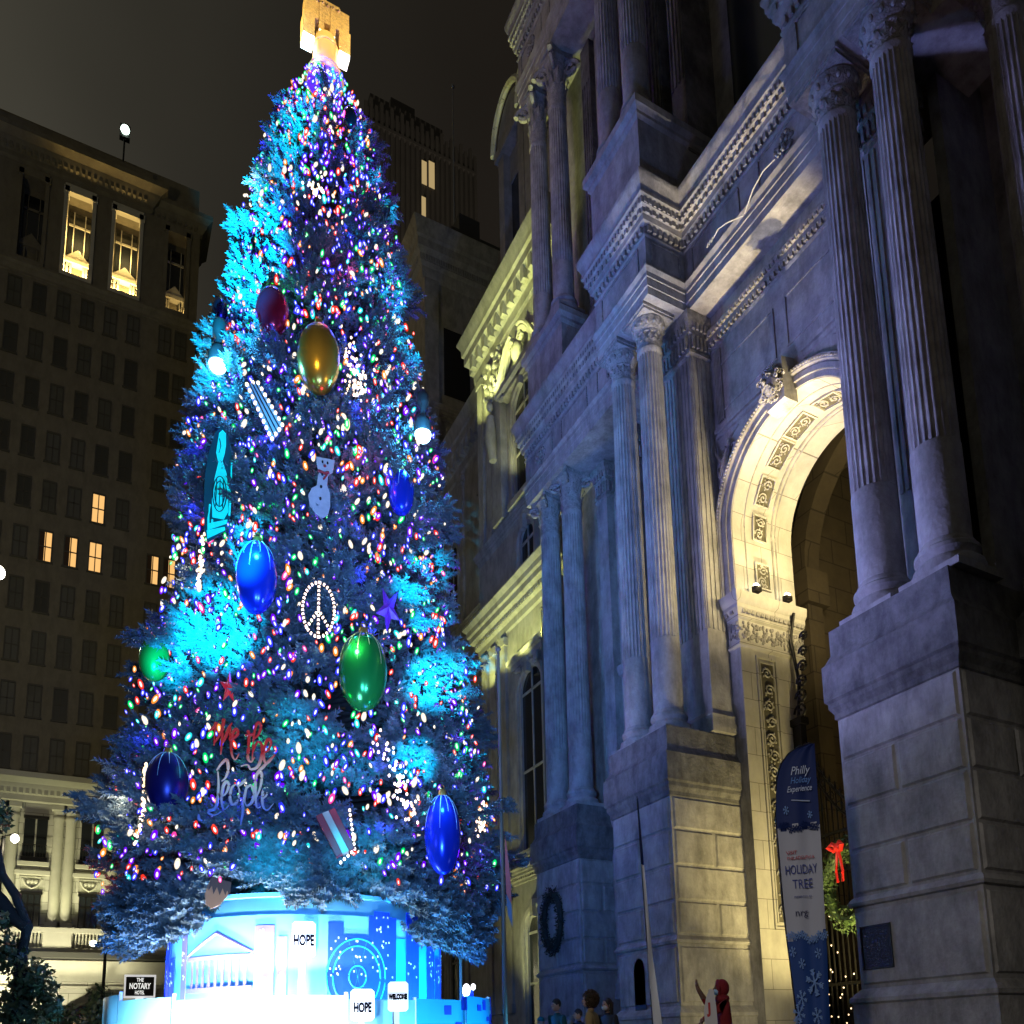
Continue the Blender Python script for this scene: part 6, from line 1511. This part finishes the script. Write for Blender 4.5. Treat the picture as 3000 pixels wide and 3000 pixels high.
# ------------------------------------------------------------------ flagpoles
steel = mat('dull steel', (0.12, 0.115, 0.085), 0.5)
for (u0, v0, D, lab, fy) in ((940, 1228, 19.0, 'tall thin steel flagpole with a hanging flag just right of the tree', True), (1021, 1150, 27.5, 'thin steel flagpole standing before the arched window of the far wing', False), (868, 1755, 21.0, 'short thin steel pole right of the round tree base', False)):
    p = at(u0, v0, d=D)
    o = empty('flagpole', (p.x, p.y, 0), lab, 'flagpole'); m = MB(); m.lathe([(0.12, 0), (0.1, 0.3), (0.05, 0.35), (0.03, p.z)], (p.x, p.y, 0), 12); m.build('pole', steel, o, smooth=40)
    m = MB(); m.ball((p.x, p.y, p.z + 0.04), 0.06, 0.06, 0.06, 10, 8); m.build('finial', steel, o, smooth=60)
    if fy:
        n, x = facing(p); s_ = D * PXM; b = Vector((p.x, p.y, 0)); zz = lambda v: p.z - (v - v0) * s_ * 0.985
        m = MB(); m.plate([(6 * s_, zz(1590)), (11 * s_, zz(1640)), (14 * s_, zz(1670)), (15 * s_, zz(1720)), (6 * s_, zz(1700)), (5 * s_, zz(1640))], b, x, (0, 0, 1), n, 0.03); m.build('flag', mat('faded red cloth', (0.45, 0.12, 0.12), 0.8), o)
        m = MB(); m.plate([(6 * s_, zz(1702)), (15 * s_, zz(1722)), (16 * s_, zz(1762)), (8 * s_, zz(1740))], b, x, (0, 0, 1), n, 0.025); m.build('flag', mat('slate blue cloth', (0.1, 0.18, 0.3), 0.8), o)

# ------------------------------------------------------------------ street lamps and sign on the left
lampw = mat('white street globe', (1, 1, 1), 0.3, emit=(1.0, 0.93, 0.72), estr=14, sample=False)
def slamp(u, v, r, D, lab, pole_u=None, pw=None, col_=(1.0, 0.9, 0.6), estr=None):
    p = at(u, v, d=D); o = empty('street_lamp', (p.x, p.y, 0), lab, 'street lamp')
    m = MB(); m.ball(p, r * D * PXM, r * D * PXM, r * D * PXM * 1.2, 16, 12); m.build('globe', lampw, o, smooth=60)
    q = at(pole_u if pole_u is not None else u, v, d=D); m = MB(); m.tube([(q.x, q.y, 0), (q.x, q.y, p.z + 0.1), (p.x, p.y, p.z + r * D * PXM * 1.25)], 0.06, 8); m.build('pole', black_iron, o, smooth=40)
    if pw: point((p.x, p.y, p.z - r * D * PXM * 1.8), pw, col_, 0.2)
    return o
slamp(-3, 1080, 11, 22, 'glaring white street lamp cut by the left edge, level with the lit hotel windows', -30, 500)
slamp(28, 1582, 7, 30, 'white street lamp at the lower left with a thin arm', 6, 120)
slamp(331, 1808, 5, 40, 'small white lamp just left of the round tree base', 331, 60)
p = at(200, 1776, d=38); o = empty('twin_street_lamp', (p.x, p.y, 0), 'dark post with two white globes before the floodlit hotel ground floor', 'street lamp')
m = MB(); a = at(176, 1780, d=38); b = at(212, 1771, d=38); m.tube([(p.x, p.y, 0), (p.x, p.y, p.z + 0.3)], 0.09, 8, r1=0.06); m.tube([a, (p.x, p.y, p.z), b], 0.04, 6); m.build('post', black_iron, o, smooth=40)
for q in (a, b): m = MB(); m.ball(q, 0.15, 0.15, 0.14, 12, 8); m.build('globe', lampw, o, smooth=60)
# hotel sign on its blade
D_ = 36; c = at(264, 1861, d=D_); n, x = facing(c); s_ = D_ * PXM
o = empty('hotel_sign', (c.x, c.y, 0), 'black rectangular sign with white border reading NOTARY left of the round base', 'sign')
m = MB(); m.plate([(-27 * s_, -22 * s_), (27 * s_, -22 * s_), (27 * s_, 22 * s_), (-27 * s_, 22 * s_)], c - n * 0.1, x, (0, 0, 1), n, 0.1); b = m.build('border', mat('lit white frame', (0.8, 0.8, 0.8), 0.5, emit=(1, 1, 1), estr=0.55, sample=False), o)
m = MB(); m.plate([(-24 * s_, -18 * s_), (24 * s_, -18 * s_), (24 * s_, 18 * s_), (-24 * s_, 18 * s_)], c, x, (0, 0, 1), n, 0.012); b = m.build('board', blk, o)
tw_ = mat('glowing white lettering', (0.9, 0.9, 0.9), 0.5, emit=(1, 1, 0.95), estr=0.9, sample=False)
for s, yy, w0, hh in (('THE', 12, 12, 7), ('NOTARY', 0, 36, 11), ('HOTEL', -12, 16, 7)):
    t = text_mesh(s, 1.0, tw_, 'lettering', 0.002, bold=0.02); w1 = max(q.co.x for q in t.data.vertices) - min(q.co.x for q in t.data.vertices)
    place_text(t, c + n * 0.02 + Vector((0, 0, yy * s_)), x, (0, 0, 1), b, sx=w0 * s_ / w1, sy=hh * s_ / 0.72)
m = MB(); m.box(c.x - 0.14, c.x + 0.14, c.y - 0.1, c.y + 0.2, 0, c.z - 22 * s_); m.build('post', mat('backlit white panel', (0.9,) * 3), o)
# blue post with lit heads right of the base
p = at(880, 1869, d=18.5); o = empty('totem_lamp', (p.x, p.y, 0), 'blue post topped by a white lit head at the right end of the panel fence', 'lamp')
m = MB(); m.box(p.x - 0.03, p.x + 0.14, p.y - 0.05, p.y + 0.12, 0, p.z + 0.02); m.build('post', vin3, o)
m = MB(); m.ball(p, 0.085, 0.085, 0.15, 12, 8); q = at(893, 1862, d=18.5); m.ball(q, 0.05, 0.05, 0.07, 10, 8); m.build('lamp_head', mat('white lamp head', (1, 1, 1), 0.4, emit=(0.95, 0.95, 1.0), estr=5, sample=False), o, smooth=60)

# ------------------------------------------------------------------ leafy street trees at the left edge
def leafblob(m, c, r, n, rg, s=0.09):
    for i in range(n):
        d = Vector((rg.gauss(0, 1), rg.gauss(0, 1), rg.gauss(0, 1))).normalized(); p = Vector(c) + Vector((d.x * r[0], d.y * r[1], d.z * r[2])) * rg.random() ** 0.4
        a = Vector((rg.gauss(0, 1), rg.gauss(0, 1), rg.gauss(0, 1))).normalized(); b = a.cross(d).normalized() if a.cross(d).length > 0.1 else Vector((1, 0, 0)); k = s * rg.uniform(0.6, 1.3)
        m.add([p - b * k * 0.5, p - a * k * 0.9, p + b * k * 0.5, p + a * k * 0.9], [(0, 1, 2, 3)])
leaf = mat('street tree leaves', (0.06, 0.08, 0.025), 0.55, var=0.4, scale=3)
rg = random.Random(8); D_ = 16
c = at(35, 1900, d=D_)
o = empty('street_tree', (c.x, c.y, 0), 'dark leafy tree with a bent trunk at the lower left edge', 'tree')
m = MB(); m.tube([(c.x - 0.1, c.y, 0), at(38, 1860, d=D_), at(40, 1800, d=D_), at(52, 1750, d=D_), at(30, 1690, d=D_), at(4, 1650, d=D_), at(-14, 1560, d=D_)], 0.13, 9, r1=0.06); m.tube([at(52, 1750, d=D_), at(25, 1730, d=D_), at(2, 1700, d=D_), at(-20, 1680, d=D_)], 0.12, 7, r1=0.14)
m.build('trunk', mat('dark bark', (0.03, 0.028, 0.022), 0.9, bump=0.6), o, smooth=60)
m = MB()
for u, v, ru, rv, k in ((15, 1800, 35, 40, 260), (60, 1850, 40, 45, 420), (30, 1910, 55, 50, 700), (95, 1900, 22, 50, 260), (10, 1740, 12, 25, 60), (-5, 1545, 26, 40, 200)):
    leafblob(m, at(u, v, d=D_), (ru * D_ * PXM, 0.5, rv * D_ * PXM), int(k * 1.6), rg, 0.07)
m.build('crown', leaf, o)
c = at(185, 1915, d=24); o = empty('young_street_tree', (c.x, c.y, 0), 'small leafy tree under the twin street lamp', 'tree')
m = MB(); m.tube([(c.x, c.y, 0), (c.x, c.y, c.z + 0.5)], 0.06, 7, r1=0.03); m.build('trunk', MATS['dark bark'], o)
m = MB(); leafblob(m, at(186, 1915, d=24), (0.45, 0.45, 0.9), 700, rg, 0.09); leafblob(m, at(120, 1925, d=24), (0.5, 0.4, 0.5), 300, rg, 0.09); m.build('crown', leaf, o)
point(at(90, 1870, d=21), 35, (1.0, 0.85, 0.5), 0.3)

# ================================================================== PEOPLE
def skin_body(J, E, root='pelvis', sub=2):
    names = list(J); me = bpy.data.meshes.new('body'); me.from_pydata([J[k][0] for k in names], [(names.index(a), names.index(b)) for a, b in E], [])
    o = bpy.data.objects.new('tmp', me); col.objects.link(o)
    md = o.modifiers.new('s', 'SKIN'); md.use_smooth_shade = True
    for i, k in enumerate(names):
        sv = me.skin_vertices[0].data[i]; r = J[k][1]; sv.radius = r if isinstance(r, tuple) else (r, r); sv.use_root = (k == root)
    o.modifiers.new('u', 'SUBSURF').levels = sub; o.modifiers['u'].render_levels = sub
    dg = bpy.context.evaluated_depsgraph_get(); m2 = bpy.data.meshes.new_from_object(o.evaluated_get(dg)); bpy.data.objects.remove(o)
    return m2
def person(p, H, az, label, skin, coat, trousers, hair, style, armR='down', mask=None, hood=None, wide=1.0):
    """feet at p, facing azimuth az (radians)"""
    h = H; J = {}; q = lambda x_, y_, z_: (x_ * h, y_ * h, z_ * h)      # +x forward, +y left
    J['pelvis'] = (q(0, 0, 0.52), (0.085 * h, 0.075 * h)); J['waist'] = (q(0, 0, 0.61), (0.078 * h, 0.068 * h)); J['chest'] = (q(0, 0, 0.72), (0.095 * h, 0.075 * h)); J['neck0'] = (q(0, 0, 0.815), 0.045 * h); J['neck1'] = (q(0.008, 0, 0.865), 0.032 * h)
    E = [('pelvis', 'waist'), ('waist', 'chest'), ('chest', 'neck0'), ('neck0', 'neck1')]
    for s, k in ((1, 'l'), (-1, 'r')):
        J['hip' + k] = (q(0, s * 0.055, 0.49), 0.062 * h); J['knee' + k] = (q(0.012, s * 0.06, 0.27), 0.04 * h); J['ank' + k] = (q(-0.01, s * 0.062, 0.045), 0.027 * h); J['toe' + k] = (q(0.1, s * 0.07, 0.018), 0.022 * h)
        E += [('pelvis', 'hip' + k), ('hip' + k, 'knee' + k), ('knee' + k, 'ank' + k), ('ank' + k, 'toe' + k)]
        J['sh' + k] = (q(0, s * 0.105, 0.79), 0.045 * h); E.append(('chest', 'sh' + k))
        if armR == 'up': J['el' + k] = (q(0.12, s * 0.10, 0.80 if k == 'r' else 0.72), 0.032 * h); J['wr' + k] = (q(0.20, s * 0.06, 0.93 if k == 'r' else 0.66), 0.02 * h); J['pa' + k] = (q(0.21, s * 0.06, 0.97 if k == 'r' else 0.65), 0.018 * h)
        else: J['el' + k] = (q(-0.01, s * 0.135, 0.62), 0.03 * h); J['wr' + k] = (q(0.05, s * 0.12, 0.49), 0.02 * h); J['pa' + k] = (q(0.065, s * 0.115, 0.45), 0.019 * h)
        E += [('sh' + k, 'el' + k), ('el' + k, 'wr' + k), ('wr' + k, 'pa' + k)]
    me = skin_body(J, E)
    m = MB(); V_ = [v.co.copy() for v in me.vertices]; F_ = [tuple(f.vertices) for f in me.polygons]
    m.add(V_, F_)
    mi = []
    for f in me.polygons:
        c = f.center / h
        hand = min((Vector(J['pal'][0]) / h - c).length, (Vector(J['par'][0]) / h - c).length) < 0.035
        mi.append(0 if (c.z > 0.845 or hand) else (2 if c.z < 0.48 and abs(c.y) < 0.1 and not hand and armR != 'coat' else 1))
    m.m = mi
    hc = Vector(q(0.018, 0, 0.93)); b0 = len(m.f)
    m.ball(hc, 0.053 * h, 0.044 * h, 0.066 * h, 20, 14); m.ball(hc + Vector(q(0.018, 0, -0.035)), 0.036 * h, 0.03 * h, 0.03 * h, 12, 8)
    m.ball(hc + Vector(q(0.056, 0, -0.008)), 0.011 * h, 0.008 * h, 0.015 * h, 8, 6)
    for s in (1, -1): m.ball(hc + Vector(q(0.0, s * 0.045, -0.005)), 0.01 * h, 0.006 * h, 0.018 * h, 8, 6)
    m.tube([hc + Vector(q(0.049, 0.015, -0.036)), hc + Vector(q(0.055, 0, -0.038)), hc + Vector(q(0.049, -0.015, -0.036))], 0.004 * h, 5)
    for k, s in (('l', 1), ('r', -1)):
        pa = Vector(J['pa' + k][0]); dv = (pa - Vector(J['wr' + k][0])).normalized(); sd = Vector((0, 1, 0)) if abs(dv.y) < 0.8 else Vector((1, 0, 0)); fw = dv.cross(sd).normalized(); sd = fw.cross(dv)
        m.ball(pa, 0.016 * h, 0.02 * h, 0.026 * h, 10, 8)
        for i, (off, ln) in enumerate(((-0.014, 0.038), (-0.005, 0.045), (0.005, 0.043), (0.014, 0.034))):
            a = pa + sd * off * h; m.tube([a, a + dv * ln * h * 0.6 + sd * off * 0.5 * h, a + dv * ln * h * 1.15 + sd * off * h + fw * 0.008 * h], 0.0055 * h, 6, r1=0.004 * h)
        m.tube([pa - dv * 0.01 * h + sd * 0.016 * h, pa + dv * 0.01 * h + sd * 0.032 * h, pa + dv * 0.022 * h + sd * 0.036 * h], 0.005 * h, 6)
    m.m += [0] * (len(m.f) - len(m.m))
    R_ = Matrix.Rotation(az, 4, 'Z'); p = Vector(p); base_ = empty('person', p, label, 'person'); base_.rotation_euler = (0, 0, az)
    def put(mb, nm, mt, smooth=60):
        me2 = bpy.data.meshes.new(nm); me2.from_pydata(mb.v, [], mb.f); mts = mt if isinstance(mt, list) else [mt]
        for t_ in mts: me2.materials.append(t_)
        if len(mts) > 1: me2.polygons.foreach_set('material_index', mb.m)
        me2.polygons.foreach_set('use_smooth', [True] * len(me2.polygons)); o = bpy.data.objects.new(nm, me2); col.objects.link(o); o.parent = base_; return o
    put(m, 'body', [skin, coat, trousers])
    m = MB()
    for s in (1, -1): m.ball(hc + Vector(q(0.049, s * 0.017, 0.006)), 0.005 * h, 0.007 * h, 0.004 * h, 8, 6)
    put(m, 'eyes', blk)
    m = MB(); r = random.Random(int(p.x * 100))
    if style == 'short':
        m.ball(hc + Vector(q(-0.008, 0, 0.018)), 0.056 * h, 0.049 * h, 0.062 * h, 18, 12)
    elif style == 'long':
        m.ball(hc + Vector(q(-0.012, 0, 0.012)), 0.058 * h, 0.052 * h, 0.068 * h, 18, 12)
        for i in range(26):
            a = r.uniform(PI * 0.45, PI * 1.55); b_ = hc + Vector((0.052 * h * math.cos(a) - 0.012 * h, 0.052 * h * math.sin(a), 0)); m.tube([b_ + Vector((0, 0, 0.03 * h)), b_ + Vector((0.003 * h, 0, -0.06 * h)), b_ + Vector((0.006 * h * math.cos(a), 0.01 * h * math.sin(a), -0.15 * h))], 0.013 * h, 6, r1=0.006 * h)
    elif style == 'curly':
        m.ball(hc + Vector(q(-0.015, 0, 0.012)), 0.06 * h, 0.058 * h, 0.066 * h, 16, 10)
        for i in range(260):
            d = Vector((r.gauss(-0.4, 1), r.gauss(0, 1), r.gauss(0.1, 1))).normalized()
            if d.x > 0.55 and d.z < 0.4: continue
            c = hc + Vector((d.x * 0.072 * h - 0.018 * h, d.y * 0.072 * h, d.z * 0.08 * h + 0.006 * h)); m.tube(spiral(c, Vector((r.gauss(0, 1), r.gauss(0, 1), 0.2)).normalized(), (0, 0, 1), 0.013 * h, 1.2, 7), 0.0045 * h, 4)
    elif style == 'hood' :
        m.ball(hc + Vector(q(-0.015, 0, 0.006)), 0.064 * h, 0.06 * h, 0.078 * h, 18, 12); m.tube([hc + Vector(q(0.02, 0.055 * math.cos(t), 0.0 + 0.072 * math.sin(t))) for t in [2 * PI * k / 16 for k in range(16)]], 0.012 * h, 6, closed=True)
        m.ball(hc + Vector(q(-0.01, 0, -0.09)), 0.065 * h, 0.075 * h, 0.045 * h, 16, 8)
    elif style == 'beanie':
        m.lathe([(0.052 * h, 0.0), (0.054 * h, 0.02 * h), (0.05 * h, 0.045 * h), (0.035 * h, 0.068 * h), (0.0, 0.078 * h)], hc + Vector(q(-0.004, 0, 0.012)), 18)
    put(m, 'hood' if style == 'hood' else ('knit_hat' if style == 'beanie' else 'hair'), hair)
    if mask:
        m = MB(); m.ball(hc + Vector(q(0.030, 0, -0.028)), 0.036 * h, 0.037 * h, 0.032 * h, 14, 10); put(m, 'face_mask', mask)
    return base_
sk1 = mat('light skin', (0.45, 0.28, 0.2), 0.5); sk2 = mat('brown skin', (0.2, 0.1, 0.06), 0.5)
c_red = mat('dark red fleece', (0.26, 0.015, 0.02), 0.85, bump=0.4, bscale=60); c_dk = mat('black jacket', (0.012, 0.013, 0.016), 0.7); c_tl = mat('teal jacket', (0.01, 0.09, 0.11), 0.7); c_tan = mat('tan coat', (0.3, 0.22, 0.1), 0.8); jeans = mat('dark jeans', (0.02, 0.03, 0.06), 0.8)
h_blk = mat('black hair', (0.012, 0.009, 0.008), 0.5); h_brn = mat('brown hair', (0.06, 0.032, 0.014), 0.6, var=0.3, scale=20); h_gry = mat('grey hair', (0.22, 0.21, 0.2), 0.6); m_blue = mat('pale blue mask', (0.35, 0.6, 0.75), 0.7); m_wht = mat('white mask', (0.7, 0.75, 0.8), 0.7)
def stand(u, vtop, H, az_off, *a, **k):
    """person of height H whose head top shows at (u, vtop): solve the distance that puts the feet on the ground"""
    lo, hi = 3, 40
    for _ in range(40):
        mid = (lo + hi) / 2; z = at(u, vtop, d=mid).z
        if z > H: hi = mid
        else: lo = mid
    p = at(u, vtop, d=lo); az = math.atan2(-p.y, -p.x) + az_off
    return person((p.x, p.y, 0), H, az, *a, **k), p
# az_off: 0 looks at the eye, minus turns to the picture's left
tow = math.atan2
b, p = stand(1362, 1850, 1.80, -1.35, 'person in a dark red hood and pale blue mask raising one arm', sk2, c_red, c_red, c_red, 'hood', armR='up', mask=m_blue)
c = at(1338, 1897, d=depth(p) - 0.25); n, x = facing(c); k_ = depth(c) * PXM
o = empty('tote_bag', c, 'white carrier bag with a red mark held by the person in the red coat', 'bag')
m = MB(); m.plate([((u - 1338) * k_, -(v - 1897) * k_) for u, v in ((1340, 1866), (1348, 1868), (1351, 1900), (1352, 1945), (1328, 1948), (1328, 1905), (1333, 1882))], c - n * 0.05, x, (0, 0, 1), n, 0.1); bag = m.build('bag', mat('white plastic bag', (0.75, 0.72, 0.72), 0.5), o)
t = text_mesh('J', 0.22, mat('red bag print', (0.6, 0.03, 0.03), 0.5), 'red_mark', 0.002, bold=0.01); place_text(t, c + n * 0.055 - Vector((0, 0, 0.05)), x, (0, 0, 1), bag, sx=0.8)
stand(1051, 1885, 1.78, -1.0, 'dark haired man with a blue lit face looking up towards the tree', sk1, c_tl, jeans, h_blk, 'short')
stand(1114, 1872, 1.62, -1.8, 'person with a big mass of curly brown hair and tan collar, seen from behind', sk1, c_tan, jeans, h_brn, 'curly')
stand(1092, 1904, 1.62, -1.2, 'person almost hidden behind the left side of the curly haired person', sk1, c_dk, jeans, h_blk, 'short')
stand(1147, 1884, 1.70, -0.9, 'woman with long black hair and a white mask right of the curly haired person', sk1, c_dk, jeans, h_blk, 'long', mask=m_wht)
stand(1079, 1917, 1.5, -1.5, 'short person with grey hair between the dark haired man and the curly haired person', sk1, c_dk, jeans, h_gry, 'short')
stand(1022, 1920, 1.5, -1.0, 'person in a teal knit hat, leftmost of the small crowd', sk1, c_dk, jeans, mat('teal wool', (0.01, 0.16, 0.2), 0.9), 'beanie')
